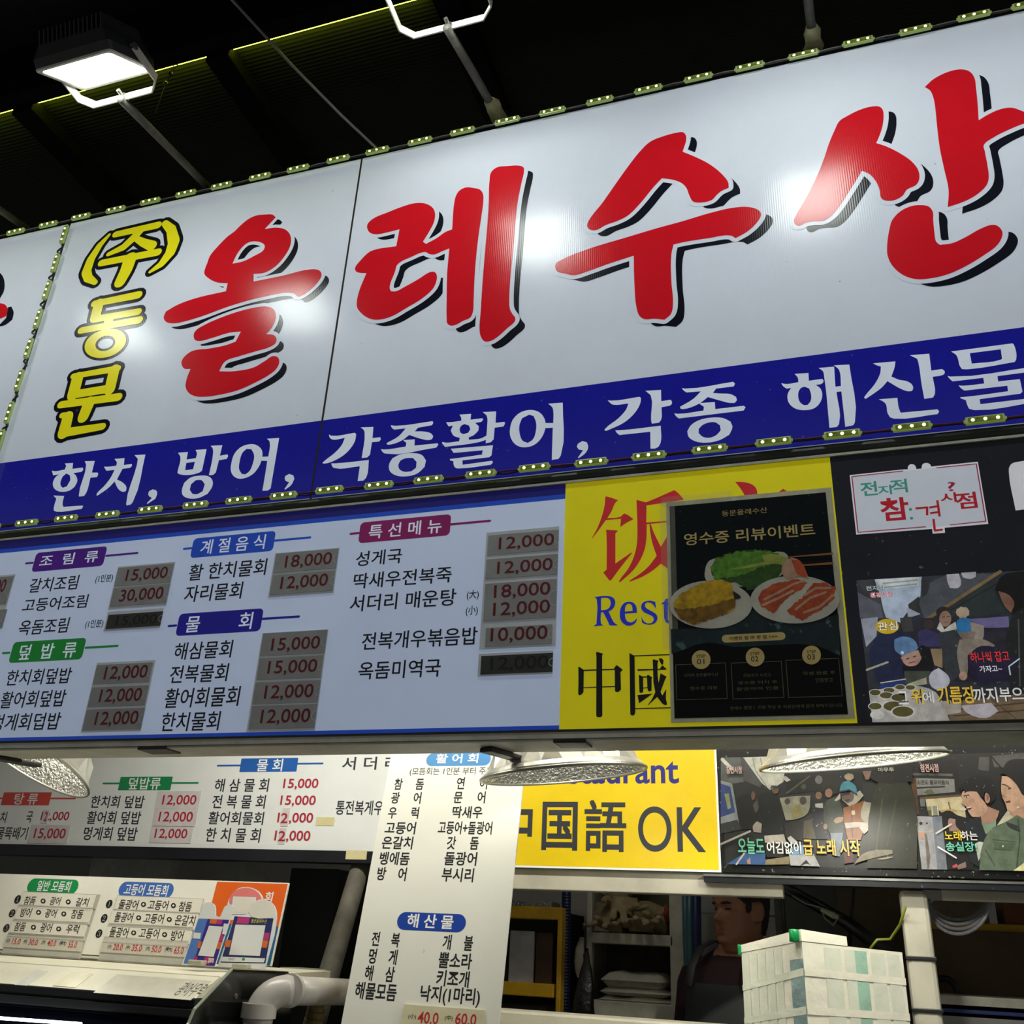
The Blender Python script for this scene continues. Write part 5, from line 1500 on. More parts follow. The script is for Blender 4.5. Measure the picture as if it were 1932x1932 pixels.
edge = [PX(437, 1829, XE + .008), PX(366, 1905, XE + .008), PX(355, 1932, XE + .008), PX(290, 2010, XE + .008)]
b.tube(edge, .004, mat('edge_acrylic', (150, 158, 140), rough=.15, dirt=.3), 8)
b.build('panel_edge', sc)
# labels taped on the ledge front
for i, (bl, tr, txt, tb, tt) in enumerate((((100, 1665), (330, 1570), None, 0, 0), ((360, 1672), (640, 1590), None, 0, 0), ((640, 1720), (1450, 1640), '광어우럭', (1180, 1738), (1452, 1662)))):
    mb = MB(); q = Print(FPn, mb, 0, 1400, KB, .001)
    a0, c0 = q.q(*bl); a1, c1 = q.q(*tr)
    
    mb.slab(FPn, a0, c0, a1, c1, .0012, .0002, mat('name_tape%d' % i, ((226, 226, 214), (220, 214, 176), (212, 208, 190))[i], rough=.3, dirt=.15, scale=25))
    if txt:
        q2 = Print(FPn, mb, 0, 1400, KB, .0014)
        q2.text(txt, tb, tt, mat('marker_grey', (92, 88, 84), rough=.5), 1, -.004)
    mb.build('name_tape', sc)

SBP = Plane(P(250, 1806, 2.5), (1, 0, 0), .16)
su1 = (SBP.at(545, 1668)[0] + SBP.at(512, 1818)[0]) / 2
suo = (SBP.at(408, 1664)[0] + SBP.at(392, 1740)[0]) / 2
sv1 = SBP.at(270, 1657)[1]; sv0 = SBP.at(250, 1806)[1]
SBW = mat('set_board_white', (236, 234, 222), rough=0.35, dirt=0.06)
sb = empty('set_menu_board', SBP.w((su1 - 1.1) / 2, sv0), 'white set menu board with numbered fish combinations and orange end, standing on the showcase', 'menu board')
b = MB()
SU0 = -2.9
b.slab(SBP, SU0 - SBP.O.x, sv0, su1, sv1, 0, -.006, SBW)
q = Print(SBP, b, 0, 1400, KB)
q.rect((-260, 1010), (10, 928), mat('set_red', (205, 40, 44), rough=.35), 1, .05)
q.rect((172, 1032), (552, 945), mat('set_green', (20, 144, 76), rough=.35), 1, .05); q.text('일반 모듬회', (245, 1020), (497, 955), PURE, 2, .02)
q.rect((800, 1058), (1203, 968), mat('set_blue', (62, 106, 186), rough=.35), 1, .05); q.text('고등어 모듬회', (842, 1048), (1162, 980), PURE, 2, .02)
vmid = SBP.at(524, 1748)[1]
q.rect_uv(suo, vmid, su1 - .003, sv1 - .003, mat('set_orange', (226, 98, 30), rough=.35, dirt=.1), 1)
q.rect_uv(suo, sv0, su1 - .003, vmid, mat('set_cyan', (24, 100, 150), rough=.35, dirt=.1), 1)
qo = Print(SBP, b, 330, 1640, .1708)
qo.text('회', (985, 358), (1096, 252), PURE, 2, .025)
qo.text('모', (628, 345), (745, 240), PURE, 2, .025)
for n_, bl, tr in (('❶', (98, 1107), (145, 1050)), ('❷', (61, 1200), (107, 1147)), ('❸', (22, 1302), (67, 1248)), ('❶', (727, 1137), (772, 1082)), ('❷', (691, 1237), (738, 1180)), ('❸', (656, 1341), (703, 1285))):
    q.text(n_, (bl[0] - 7, bl[1]), (tr[0] + 7, tr[1]), LMI, 2)
b.build('board', sb)
STRIP = mat('card_strip', (232, 228, 214), rough=.3, dirt=.1)
STRIP_G = mat('card_strip_grey', (206, 202, 188), rough=.3, dirt=.15)
HOLD = mat('strip_holder', (190, 188, 178), rough=.2, dirt=.2)
rows1 = [((128, 1142), (665, 1050), [('참돔', (163, 1120), (263, 1060)), ('광어', (342, 1120), (431, 1065)), ('갈치', (520, 1127), (623, 1072))], [(303, 1092), (475, 1098)]),
         ((98, 1228), (645, 1142), [('방어', (138, 1200), (233, 1140)), ('광어', (308, 1204), (404, 1148)), ('참돔', (487, 1210), (586, 1152))], [(272, 1170), (445, 1180)]),
         ((62, 1322), (612, 1238), [('참돔', (98, 1295), (194, 1238)), ('광어', (275, 1305), (373, 1245)), ('우럭', (452, 1312), (558, 1255))], [(237, 1272), (410, 1283)])]
rows2 = [((782, 1160), (1395, 1080), [('돌광어', (812, 1147), (963, 1085)), ('고등어', (1013, 1150), (1168, 1090)), ('참돔', (1225, 1160), (1329, 1098))], [(990, 1115), (1195, 1123)]),
         ((750, 1255), (1370, 1170), [('돌광어', (785, 1234), (926, 1172)), ('고등어', (985, 1242), (1138, 1182)), ('은갈치', (1198, 1257), (1352, 1192))], [(957, 1207), (1167, 1218)]),
         ((718, 1352), (1330, 1270), [('돌광어', (750, 1337), (896, 1275)), ('고등어', (953, 1344), (1106, 1283)), ('방어', (1170, 1362), (1272, 1295))], [(923, 1310), (1135, 1322)])]
pr1 = [('(小)', (45, 1380), (82, 1346), 0), ('15.0', (85, 1387), (155, 1350), 1), ('(中)', (163, 1387), (199, 1353), 0), ('30.0', (199, 1392), (274, 1355), 1), ('(大)', (288, 1392), (325, 1357), 0), ('40.0', (326, 1400), (399, 1360), 1), ('(特大)', (408, 1400), (467, 1366), 0), ('55.0', (470, 1410), (541, 1369), 1)]
pr2 = [('(小)', (740, 1420), (776, 1387), 0), ('20.0', (778, 1427), (854, 1389), 1), ('(中)', (866, 1427), (903, 1394), 0), ('35.0', (905, 1434), (986, 1394), 1), ('(大)', (1002, 1434), (1040, 1401), 0), ('50.0', (1041, 1442), (1118, 1401), 1), ('(特大)', (1133, 1442), (1192, 1407), 0), ('65.0', (1195, 1452), (1271, 1409), 1)]
for rows, prs, hb, pbx in ((rows1, pr1, ((12, 1455), (690, 1046)), ((28, 1405), (590, 1335))), (rows2, pr2, ((672, 1500), (1402, 1074)), ((690, 1440), (1300, 1365)))):
    mb = MB(); q = Print(SBP, mb, 0, 1400, KB)
    a0, c0 = q.q(*hb[0]); a1, c1 = q.q(*hb[1])
    mb.slab(SBP, a0, c0, a1, c1, .0025, .0002, HOLD)
    for i in range(4):
        mb.slab(SBP, a0, c0 + (c1 - c0) * (.02 + .25 * i), a1, c0 + (c1 - c0) * (.02 + .25 * i) + .0028, .0050, .0024, HOLD)
    h = mb.build('strip_holder', sb)
    for bl, tr, words, plus in rows:
        mb = MB(); q = Print(SBP, mb, 0, 1400, KB, .0045)
        a0, c0 = q.q(*bl); a1, c1 = q.q(*tr)
        mb.slab(SBP, a0, c0, a1, c1, .0044, .0026, STRIP)
        for t, b0, t0 in words: q.text(t, b0, t0, LMI, 1, .008)
        for cx, cy in plus:
            q.ell(cx, cy, 17, 17, LMI, 1); q.line([(cx - 8, cy), (cx + 8, cy)], 3, STRIP, 2, False); q.line([(cx, cy - 8), (cx, cy + 8)], 3, STRIP, 2, False)
        mb.build('card_strip', h)
    mb = MB(); q = Print(SBP, mb, 0, 1400, KB, .0045)
    a0, c0 = q.q(*pbx[0]); a1, c1 = q.q(*pbx[1])
    mb.slab(SBP, a0, c0, a1, c1, .0044, .0026, STRIP_G)
    for t, b0, t0, r_ in prs: q.text(t, b0, t0, LMR if r_ else LMI, 1, .008 if r_ else .014)
    mb.build('card_strip', h)

# payment stands leaning in front of the orange end of that board
def stand(name, label, Y, outline, art, yaw=0.0):
    e = Vector((math.cos(yaw), math.sin(yaw), 0))
    pl = Plane(P(outline[0][0], outline[0][1], Y), e, .16)
    uv = [pl.at(*p) for p in outline]
    root = empty(name, pl.w(sum(u for u, v in uv) / len(uv), min(v for u, v in uv)), label, 'stand')
    mb = MB(); pr = Print(pl, mb)
    n = len(uv)
    lp_ = smooth_loop(uv, 2, 50); n = len(lp_)
    pr.fill_uv([lp_], PURE, 0)
    mb.add([pl.w(u, v, o) for o in (0, -.003) for u, v in lp_], [(i, n + i, n + (i + 1) % n, (i + 1) % n) for i in range(n)] + [tuple(range(n, 2 * n))], PURE)
    art(pr)
    mb.build('card', root)
    foot = MB(); c = P(*art.foot, Y - .01)
    foot.bevel_box(c - Vector((.022, .012, .006)), c + Vector((.022, .02, .006)), .003, mat('clear_foot', (180, 178, 160), rough=.15, dirt=.2))
    foot.build('foot', root)
    return root
VIO = mat('card_violet', (62, 48, 140), rough=.35); ORG = mat('card_orange', (222, 112, 50), rough=.35); MAG = mat('card_magenta', (190, 60, 130), rough=.35); SKY = mat('card_blue', (86, 128, 200), rough=.35)
DNV = mat('card_navy', (44, 56, 110), rough=.35, dirt=.4, scale=60); PNK = mat('card_pink', (236, 132, 128), rough=.3); CYT = mat('card_yellow', (214, 200, 70), rough=.35); CGY = mat('card_grey', (120, 124, 130), rough=.4)
O4 = (330, 1640, .1708)
def art1(pr):
    q = pr.sub(*O4)
    q.poly("262,545 365,548 200,1050 95,1040", SKY, 1); q.poly("365,548 600,560 440,1070 200,1055", VIO, 1.5)
    q.poly("395,548 470,555 455,605 380,600", ORG, 2); q.poly("470,555 530,560 515,610 455,605", MAG, 2)
    q.poly("268,795 300,800 280,875 245,870", ORG, 2); q.poly("480,800 520,805 500,885 455,880", ORG, 2); q.poly("500,700 548,710 525,800 485,795", MAG, 2)
    q.poly("215,960 255,965 230,1045 195,1040", MAG, 2); q.poly("330,970 400,975 380,1050 320,1045", MAG, 2.4); q.poly("380,975 430,980 420,1030 372,1030", ORG, 2.2)
    q.poly("380,625 535,635 430,968 258,955", PURE, 3)
    q.poly("215,700 290,705 280,770 200,765", PURE, 2); q.text('zero', (362, 1032), (440, 985), PURE, 3, .02)
    q.poly("545,600 605,608 570,725 525,715", PURE, 4)
art1.foot = (372, 1816)
stand('payment_stand', 'smaller violet and orange payment card stand leaning on the menu board', 2.36, [(343, 1820), (405, 1824), (437, 1725), (441, 1710), (435, 1706), (424, 1710), (415, 1730), (407, 1728), (405, 1708), (395, 1702), (384, 1705)], art1)
def art2(pr):
    q = pr.sub(*O4)
    q.poly("660,520 1090,545 1000,1040 505,1030", DNV, 1); q.poly("700,525 830,532 815,605 680,600", MAG, 1.6); q.poly("560,780 625,785 605,862 548,858", ORG, 1.6); q.poly("990,700 1050,705 1035,785 975,780", MAG, 1.6); q.poly("975,785 1035,790 1015,870 958,865", ORG, 1.6)
    q.text('동문올레수산', (840, 592), (1022, 556), CYT, 2.4, .01)
    q.poly("672,612 1003,620 940,960 600,945", PURE, 2.4)
    q.poly("520,965 1000,985 985,1030 512,1020", PURE, 2.4); q.text('naver', (590, 1005), (665, 985), CGY, 3)
    q.ell(760, 995, 17, 15, mat('card_green', (70, 140, 80), rough=.4), 3)
    q.poly("810,470 830,440 850,380 940,350 1030,362 1085,420 1092,490 1080,540 860,530", STRIP, 1.2, True)
art2.foot = (455, 1823)
stand('payment_stand', 'larger navy payment card stand with round white top, before the orange board end', 2.40, [(410, 1824), (500, 1828), (522, 1733), (519, 1712), (508, 1700), (490, 1697), (475, 1705), (467, 1722), (462, 1728), (442, 1730)], art2)
def art3(pr):
    q = pr.sub(*O4)
    q.ell(780, 350, 180, 145, PNK, 1); q.poly("645,300 900,310 880,490 620,500", PURE, 2); q.poly("665,312 860,318 840,470 650,480", STRIP, 2.5)
art3.foot = (468, 1800)
stand('payment_stand', 'pink disc shaped card stand half hidden behind the navy payment stand', 2.44, [(430, 1735), (492, 1738), (497, 1700), (488, 1682), (470, 1674), (450, 1676), (434, 1692), (428, 1712)], art3)
# ------------------------------------------------------------------ silver pendant lamps
SHADE_OUT = mat('shade_outer', (226, 224, 212), rough=0.3, metal=0.6, dirt=0.15, scale=12, bump=0.12, bscale=40)
SHADE_IN = mat('shade_inner', (206, 206, 198), rough=0.3, metal=0.9, dirt=0.55, scale=120, bump=1.6, bscale=130)
RIM = mat('shade_rim', (180, 180, 168), rough=0.35, metal=0.8, dirt=0.2)
BULB = glow('bulb', (1.0, .95, .80), 1.0)
def pendant(C, R, axis, label, power):
    ax = Vector(axis).normalized()           # points up out of the shade
    C = Vector(C)                            # centre of the rim
    root = empty('pendant_lamp', C, label, 'pendant lamp', 'silver pendant lamps under the menu box')
    prof = [(R, 0), (R * .985, .008), (R * .95, .015), (R * .93, .018)]
    b = MB(); b.lathe(C, ax, prof, SHADE_OUT, 64)
    b.lathe(C, ax, [(R * .93, .018), (R * .80, .070), (R * .55, .118)], SHADE_OUT, 24, True)
    b.lathe(C, ax, [(R * .55, .118), (R * .30, .150), (R * .26, .19), (R * .0005, .192)], SHADE_OUT, 40)
    b.build('shade', root)
    b = MB(); b.lathe(C, ax, [(R * .985, .001), (R * .955, .012), (R * .91, .020), (R * .77, .068), (R * .53, .114), (R * .29, .147), (R * .25, .185), (.0005, .187)], SHADE_IN, 96)
    b.build('reflector', root, True)
    b = MB()
    a = ax.orthogonal().normalized(); c = ax.cross(a)
    ring = [C + (a * math.cos(6.2832 * k / 64) + c * math.sin(6.2832 * k / 64)) * R for k in range(65)]
    b.tube(ring, .0042, RIM, 8, False)
    b.build('rim', root, True)
    b = MB(); b.lathe(C + ax * .075, ax, [(.0005, 0), (.018, .004), (.03, .018), (.033, .034), (.028, .052), (.016, .072), (.014, .10), (.0005, .11)], BULB, 20)
    b.build('bulb', root, True)
    b = MB()
    top = C + ax * .19
    b.tube([top, top + Vector((0, .02, .12)), Vector((top.x, 2.75, 3.2)), Vector((top.x, 3.05, 4.1))], .004, WIRE_BLACK, 6)
    b.build('cord', root)
    light('bulb_light', 'POINT', C + ax * .062, power, PENDANT_COL, root, .03)
def tilt_axis(deg_side, deg_front=0.0):
    s, f = math.radians(deg_side), math.radians(deg_front)
    return Vector((-math.sin(s), math.sin(f), math.cos(s) * math.cos(f)))
a, c = P(916, 1477, 2.30), P(1217, 1445, 2.30)
pendant((a + c) / 2, (c - a).length / 2, tilt_axis(math.degrees(math.atan2(c.z - a.z, c.x - a.x)), -5.5), 'silver faceted lamp shade hanging before the yellow board', PENDANT_W * .45)
a, c = P(1435, 1453, 2.37), P(1790, 1421, 2.37)
pendant((a + c) / 2, (c - a).length / 2, tilt_axis(math.degrees(math.atan2(c.z - a.z, c.x - a.x)), -6.5), 'silver lamp shade hanging before the photo board, right of the yellow board', PENDANT_W * 3.0)
pendant(P(58, 1434, 2.34), .20, tilt_axis(-13, 21), 'silver lamp shade at the far left, hammered inside turned to the street', PENDANT_W * .8)

# ------------------------------------------------------------------ pipes beside the showcase
PVC = mat('pvc_grey', (176, 172, 166), rough=0.3, dirt=0.12, scale=15)
pv = empty('drain_pipe', P(490, 1932, 2.32) - Vector((0, 0, 1.2)), 'thick pale grey plastic elbow pipe right of the showcase', 'pipe')
r = .0345
pc = P(491, 1890, 2.32)
ph0 = P(545, 1869, 2.36)
ph1 = P(700, 1873, 2.86)
dh = (ph1 - ph0).normalized()
b = MB()
corner = Vector((pc.x, pc.y, ph0.z)) + Vector((0, 0, 0))
path = []
s0 = Vector((pc.x, pc.y, ph0.z - .075)); e0 = ph0 + dh * .01
for k in range(13):
    t = k / 12
    path.append(s0 * (1 - t) ** 2 + corner * 2 * t * (1 - t) + e0 * t * t)
b.tube(path, r * 1.06, PVC, 28); b.build('elbow', pv, True)
b = MB(); b.tube([ph0 + dh * .005, ph0.lerp(ph1, .5), ph1], r * .97, PVC, 28); b.build('horizontal_pipe', pv, True)
b = MB(); b.tube([ph0 - dh * .002, ph0 + dh * .012], r * 1.13, PVC, 72); b.build('socket_ring', pv)
b = MB(); zc_ = P(491, 1893, 2.32).z; zd_ = P(491, 1921, 2.32).z
b.tube([Vector((pc.x, pc.y, zc_)), Vector((pc.x, pc.y, zd_))], r * 1.24, PVC, 72); b.build('collar', pv)
b = MB(); b.tube([Vector((pc.x, pc.y, zd_ + .01)), Vector((pc.x, pc.y, .3))], r * .98, PVC, 28); b.build('vertical_pipe', pv, True)
GREYP = mat('grey_wrap', (92, 88, 78), rough=.7, dirt=.4, scale=20)
b = MB()
p0, p1 = P(690, 1600, 3.05), P(617, 1850, 2.95)
b.tube([p0, p0.lerp(p1, .55), p1, p1 + (p1 - p0) * 1.2], [.030, .032, .034, .034], GREYP, 16)
tag(b.build('frame_post', None, True), 'slanting grey post behind the elbow pipe and leaning menu', 'post')
b = MB()
HOSE = mat('ribbed_hose', (150, 132, 84), rough=.5, dirt=.3, scale=20)
path, rad = [], []
for k in range(60):
    p = P(600, 1885, 2.8); path.append(Vector((p.x - k * .0006, p.y, p.z - k * .006))); rad.append(.027 if k % 3 else .023)
b.tube(path, rad, HOSE, 16)
tag(b.build('ribbed_hose', None, False), 'yellowish ribbed hose below the elbow pipe', 'hose')
tag(pxbox('foam_slab', 524, 1829, 597, 1844, 2.86, .12, mat('foam_slab', (130, 142, 120), rough=.7, dirt=.2, scale=20)), 'pale green foam slab behind the elbow pipe', 'slab')

# ------------------------------------------------------------------ stall interior
SHELFM = mat('shelf_white', (196, 194, 178), rough=0.5, dirt=0.35, scale=10, specks=(70, .72, (60, 55, 45)))
DARKBOX = mat('shelf_back', (104, 98, 80), rough=0.8, dirt=0.4)
YCAB = mat('cabinet_yellow', (206, 160, 16), rough=0.45, dirt=0.3, scale=9, specks=(60, .72, (70, 55, 20)))
# counter in the stall
COUNT = mat('counter_white', (206, 202, 182), rough=0.45, dirt=0.15)
ztop = P(1100, 1917, 2.9).z
b = MB(); b.bevel_box((-1.25, 2.9, ztop - .05), (-.29, 3.02, ztop), .006, COUNT)
b.box((-1.2, 2.93, 0), (-.31, 3.01, ztop - .05), BLACK)
tag(b.build('stall_counter'), 'white topped stall counter before the shelf unit and the person', 'counter')
# work table carrying the leaning menu and the foam box
lmz = LM.w(0, lv0).z
b = MB(); b.bevel_box((-1.34, 2.16, lmz - .06), (.55, 2.88, lmz - .004), .004, STEEL); b.box((-1.3, 2.2, 0), (.5, 2.83, lmz - .06), BLACK)
tag(b.build('work_table'), 'work table carrying the leaning menu and the taped foam box', 'table')

# yellow framed cabinet
YC = 3.55
cab = empty('yellow_cabinet', P(1000, 1932, YC) - Vector((0, 0, 1.1)), 'yellow framed dark cabinet right of the leaning menu', 'cabinet')
def part(nm, x0, y0, x1, y1, Y, dep, M, root, bev=.004):
    a = P(x0, y1, Y); c = P(x1, y0, Y)
    mb = MB(); mb.bevel_box((a.x, Y, a.z), (c.x, Y + dep, c.z), min(bev, abs(c.x - a.x) / 3, abs(c.z - a.z) / 3), M)
    return mb.build(nm, root)
part('top_rail', 930, 1712, 1061, 1731, YC, .05, YCAB, cab); part('side_post', 1045, 1731, 1061, 2000, YC, .05, YCAB, cab); part('middle_rail', 920, 1857, 1045, 1875, YC, .05, YCAB, cab)
part('body', 900, 1720, 1058, 2020, YC + .06, .35, BLACKM, cab)
part('pale_panel', 958, 1757, 1008, 1855, YC + .03, .02, mat('cab_panel', (176, 176, 180), rough=.5, dirt=.3, scale=12), cab); part('brown_panel', 1008, 1760, 1044, 1857, YC + .035, .02, mat('cab_brown', (70, 46, 26), rough=.6, dirt=.3), cab)
b = MB()
p = P(985, 1706, YC + .1)
for k in range(5):
    b.bevel_box(p + Vector((-.11 + k * .045, 0, -.012)), p + Vector((-.065 + k * .045, .12, .008 + .005 * math.sin(k * 2))), .003, SHADE_IN)
tag(b.build('foil_tray'), 'crumpled silver foil tray on top of the yellow cabinet', 'tray')
# blue ribbed pipe and dark column between cabinet and shelf
NB = mat('navy_pipe', (24, 36, 82), rough=.5, dirt=.3)
path, rad = [], []
top, bot = P(1069, 1655, 3.62), P(1066, 1932, 3.62)
for k in range(91):
    path.append(top.lerp(bot, k / 90) ); rad.append(.018 if k % 2 else .0155)
b = MB(); b.tube(path, rad, NB, 14); tag(b.build('ribbed_pipe'), 'navy ribbed pipe between the yellow cabinet and the white shelf unit', 'pipe')
# white shelf unit
YS = 3.7
sh = empty('shelf_unit', P(1195, 1932, YS) - Vector((0, 0, 1.1)), 'white shelf unit holding gloves and towels behind the counter', 'shelf')
part('side_post', 1103, 1640, 1118, 2000, YS, .04, SHELFM, sh); part('side_post', 1268, 1640, 1286, 2000, YS, .04, SHELFM, sh)
part('shelf_board', 1116, 1765, 1270, 1779, YS, .34, SHELFM, sh); part('shelf_board', 1116, 1896, 1270, 1916, YS, .34, SHELFM, sh)
part('back_panel', 1105, 1640, 1285, 2000, YS + .345, .02, DARKBOX, sh); part('side_panel', 1105, 1640, 1112, 2000, YS + .05, .29, SHELFM, sh); part('side_panel', 1279, 1640, 1285, 2000, YS + .05, .29, SHELFM, sh)
for y in (1690, 1716, 1722, 1740, 1752):
    pass
# towels: folded, one over the other
TOWEL = mat('towel', (214, 212, 196), rough=.95, dirt=.12, scale=30, bump=.6, bscale=120)
zsh = P(1190, 1896, YS).z
tx0, tx1 = P(1128, 1900, YS).x, P(1266, 1900, YS).x
def towel(z0, h, x0, x1, y0, y1, sd, label):
    n1, n2 = 28, 14
    vs, fs = [], []
    def pt(i, j, top):
        u, v = i / n1, j / n2
        ed = min(1, min(u, 1 - u) * 9) ** .5 * min(1, min(v, 1 - v) * 7) ** .5
        wv = noise.noise(Vector((u * 3 + sd, v * 3, sd))) * .012
        zz = z0 + h / 2 + (h / 2) * (ed if top else -ed) + (wv * ed if top else 0) + (h * .35 * u if top and sd == 0 else 0)
        return Vector((x0 + (x1 - x0) * u, y0 + (y1 - y0) * v + (noise.noise(Vector((u * 5, sd * 3, 1))) * .006), zz))
    for top in (0, 1):
        for j in range(n2 + 1):
            for i in range(n1 + 1):
                vs.append(pt(i, j, top))
    N1 = n1 + 1; off = N1 * (n2 + 1)
    for j in range(n2):
        for i in range(n1):
            a_ = j * N1 + i
            fs.append((a_, a_ + N1, a_ + N1 + 1, a_ + 1)); fs.append((off + a_, off + a_ + 1, off + a_ + N1 + 1, off + a_ + N1))
    mb = MB(); mb.add(vs, fs, TOWEL)
    o = mb.build('towel', None, True)
    return tag(o, label, 'towel', 'folded towels on the lower shelf')
hh = (P(1200, 1835, YS).z - zsh)
for k, (z0, h, lb) in enumerate(((zsh, hh * .24, 'white folded towel lowest in the pile on the lower shelf'), (zsh + hh * .24, hh * .24, 'white folded towel in the middle of the pile on the lower shelf'), (zsh + hh * .48, hh * .5, 'thick white folded towel on top of the pile on the lower shelf'))):
    towel(z0, h, tx0 + .004 * k, tx1 - .012 * k, YS + .012 - .004 * k, YS + .30, k * 1.7 + .3, lb)
# cotton gloves heaped on the middle shelf
GLOVE = mat('cotton_glove', (176, 158, 122), rough=.95, dirt=.35, scale=25, bump=.5, bscale=140)
def glove(C, ang, pitch, s, label, M=GLOVE, sd=0):
    rnd = random.Random(sd)
    bm = bmesh.new()
    sk = bm.verts.layers.skin.verify()
    def v(co, r_):
        q = bm.verts.new(co); q[sk].radius = (r_, r_ * .62); return q
    root_ = v((0, 0, 0), .036); root_[sk].use_root = True
    w1 = v((0, -.055, .01), .033); w2 = v((0, -.10, .0), .038); k1 = v((0, .045, .008), .04)
    for a_, c_ in ((root_, w1), (w1, w2), (root_, k1)): bm.edges.new((a_, c_))
    for i, (fx, L) in enumerate(((-.03, .062), (-.010, .075), (.011, .07), (.031, .055))):
        p0 = k1; droop = rnd.uniform(-.5, .6)
        for t in (.35, .7, 1.0):
            q = v((fx * (1 + t * .5), .045 + L * t, .008 + math.sin(droop * t) * L * t * .8), .0115)
            bm.edges.new((p0, q)); p0 = q
    p0 = root_
    for t in (.5, 1.0):
        q = v((.04 + .025 * t, .0 + .04 * t, .006 + rnd.uniform(-.01, .02)), .0125); bm.edges.new((p0, q)); p0 = q
    me = bpy.data.meshes.new('glove'); bm.to_mesh(me); bm.free()
    o = bpy.data.objects.new('tmp', me); COL.objects.link(o)
    o.modifiers.new('s', 'SKIN'); sb_ = o.modifiers.new('u', 'SUBSURF'); sb_.levels = 1; sb_.render_levels = 1
    dg = bpy.context.evaluated_depsgraph_get(); dg.update()
    m2 = bpy.data.meshes.new_from_object(o.evaluated_get(dg))
    bpy.data.objects.remove(o)
    R_ = Matrix.Rotation(ang, 4, 'Z') @ Matrix.Rotation(pitch, 4, 'X')
    m2.transform(Matrix.Diagonal((s, s, s, 1)))
    for q in m2.vertices:
        q.co += Vector((noise.noise(q.co * 40 + Vector((sd, 0, 0))), noise.noise(q.co * 40 + Vector((0, sd, 0))), noise.noise(q.co * 40 + Vector((0, 0, sd))))) * .006
    m2.transform(R_)
    zmin = min(q.co.z for q in m2.vertices)
    m2.materials.clear(); m2.materials.append(M)
    for p_ in m2.polygons: p_.use_smooth = True
    g = bpy.data.objects.new('work_glove', m2); COL.objects.link(g)
    g.location = (C[0], C[1], C[2] - zmin)
    return tag(g, label, 'glove', 'cotton work gloves on the middle shelf')
zg = P(1190, 1765, YS).z
def shx(px): return P(px, 1760, YS + .1).x
glove((shx(1150), YS + .14, zg), 2.6, -.7, 1.25, 'cream cotton glove standing folded at the left of the heap on the shelf', sd=1)
glove((shx(1172), YS + .10, zg + .035), 3.6, -.35, 1.3, 'cream cotton glove lying on top at the middle of the heap, fingers hanging forward', sd=2)
glove((shx(1190), YS + .20, zg + .02), 1.2, .5, 1.3, 'cream cotton glove at the back of the heap on the shelf', sd=3)
glove((shx(1215), YS + .07, zg), 3.3, .15, 1.2, 'cream cotton glove hanging over the front edge of the shelf', sd=4)
glove((shx(1240), YS + .12, zg), 2.9, .1, 1.3, 'cream cotton glove flat at the right end of the heap', sd=5)
glove((shx(1246), YS + .16, zg + .045), 4.2, -.25, 1.2, 'cream cotton glove rolled on the right glove', sd=6)
glove((shx(1160), YS + .07, zg), 3.0, .1, 1.15, 'cream cotton glove flat at the lower left front of the heap', sd=7)
glove((shx(1184), YS + .2, zg + .08), 2.0, -.9, 1.2, 'cream cotton glove propped upright behind the heap', sd=8)
tag(pxbox('card_box', 1120, 1741, 1149, 1757, YS + .02, .05, mat('card_box', (186, 184, 160), rough=.6, dirt=.2)), 'small pale box at the left end of the glove shelf', 'box')
b = MB(); p = P(1256, 1738, YS + .06); b.tube([p, P(1257, 1722, YS + .05), P(1257, 1708, YS + .04)], [.008, .010, .007], mat('tool_red', (150, 62, 40), rough=.5, dirt=.2), 10)
tag(b.build('tool_handle', None, True), 'rust red tool handle standing among the gloves', 'tool')
# black bag and white bag hanging on the left post of the shelf
BAGB = mat('bag_black', (14, 14, 16), rough=.35, dirt=.3, bump=.8, bscale=40)
BAGW = mat('bag_white', (180, 178, 166), rough=.4, dirt=.2, bump=.5, bscale=30)
def bag(nm, pts, Y, M, label, sd):
    vs, fs = [], []
    N_ = 18
    for i, (x, y, hw) in enumerate(pts):
        c_ = P(x, y, Y); w_ = P(x + hw, y, Y).x - c_.x
        for k in range(N_):
            a_ = 6.2832 * k / N_
            f_ = 1 + .22 * noise.noise(Vector((math.cos(a_) * 2 + sd, math.sin(a_) * 2, i * .6)))
            vs.append(c_ + Vector((math.cos(a_) * w_ * f_, math.sin(a_) * w_ * .55 * f_, 0)))
    for i in range(len(pts) - 1):
        for k in range(N_):
            fs.append((i * N_ + k, i * N_ + (k + 1) % N_, (i + 1) * N_ + (k + 1) % N_, (i + 1) * N_ + k))
    fs.append(tuple(range(N_))); fs.append(tuple(range((len(pts) - 1) * N_, len(pts) * N_))[::-1])
    mb = MB(); mb.add(vs, fs, M)
    return tag(mb.build(nm, None, True), label, 'bag')
bag('bag', [(1107, 1789, 3), (1107, 1798, 4), (1106, 1803, 6), (1107, 1812, 6), (1106, 1835, 11), (1104, 1865, 17), (1102, 1895, 20), (1100, 1912, 21), (1100, 1935, 16)], YS - .16, BAGB, 'black plastic bag tied and hanging before the left post of the shelf unit', 1)
bag('bag', [(1098, 1768, 4), (1094, 1790, 8), (1092, 1815, 9), (1092, 1835, 7), (1093, 1845, 3)], YS - .06, BAGW, 'white plastic bag hanging behind the black bag', 4)
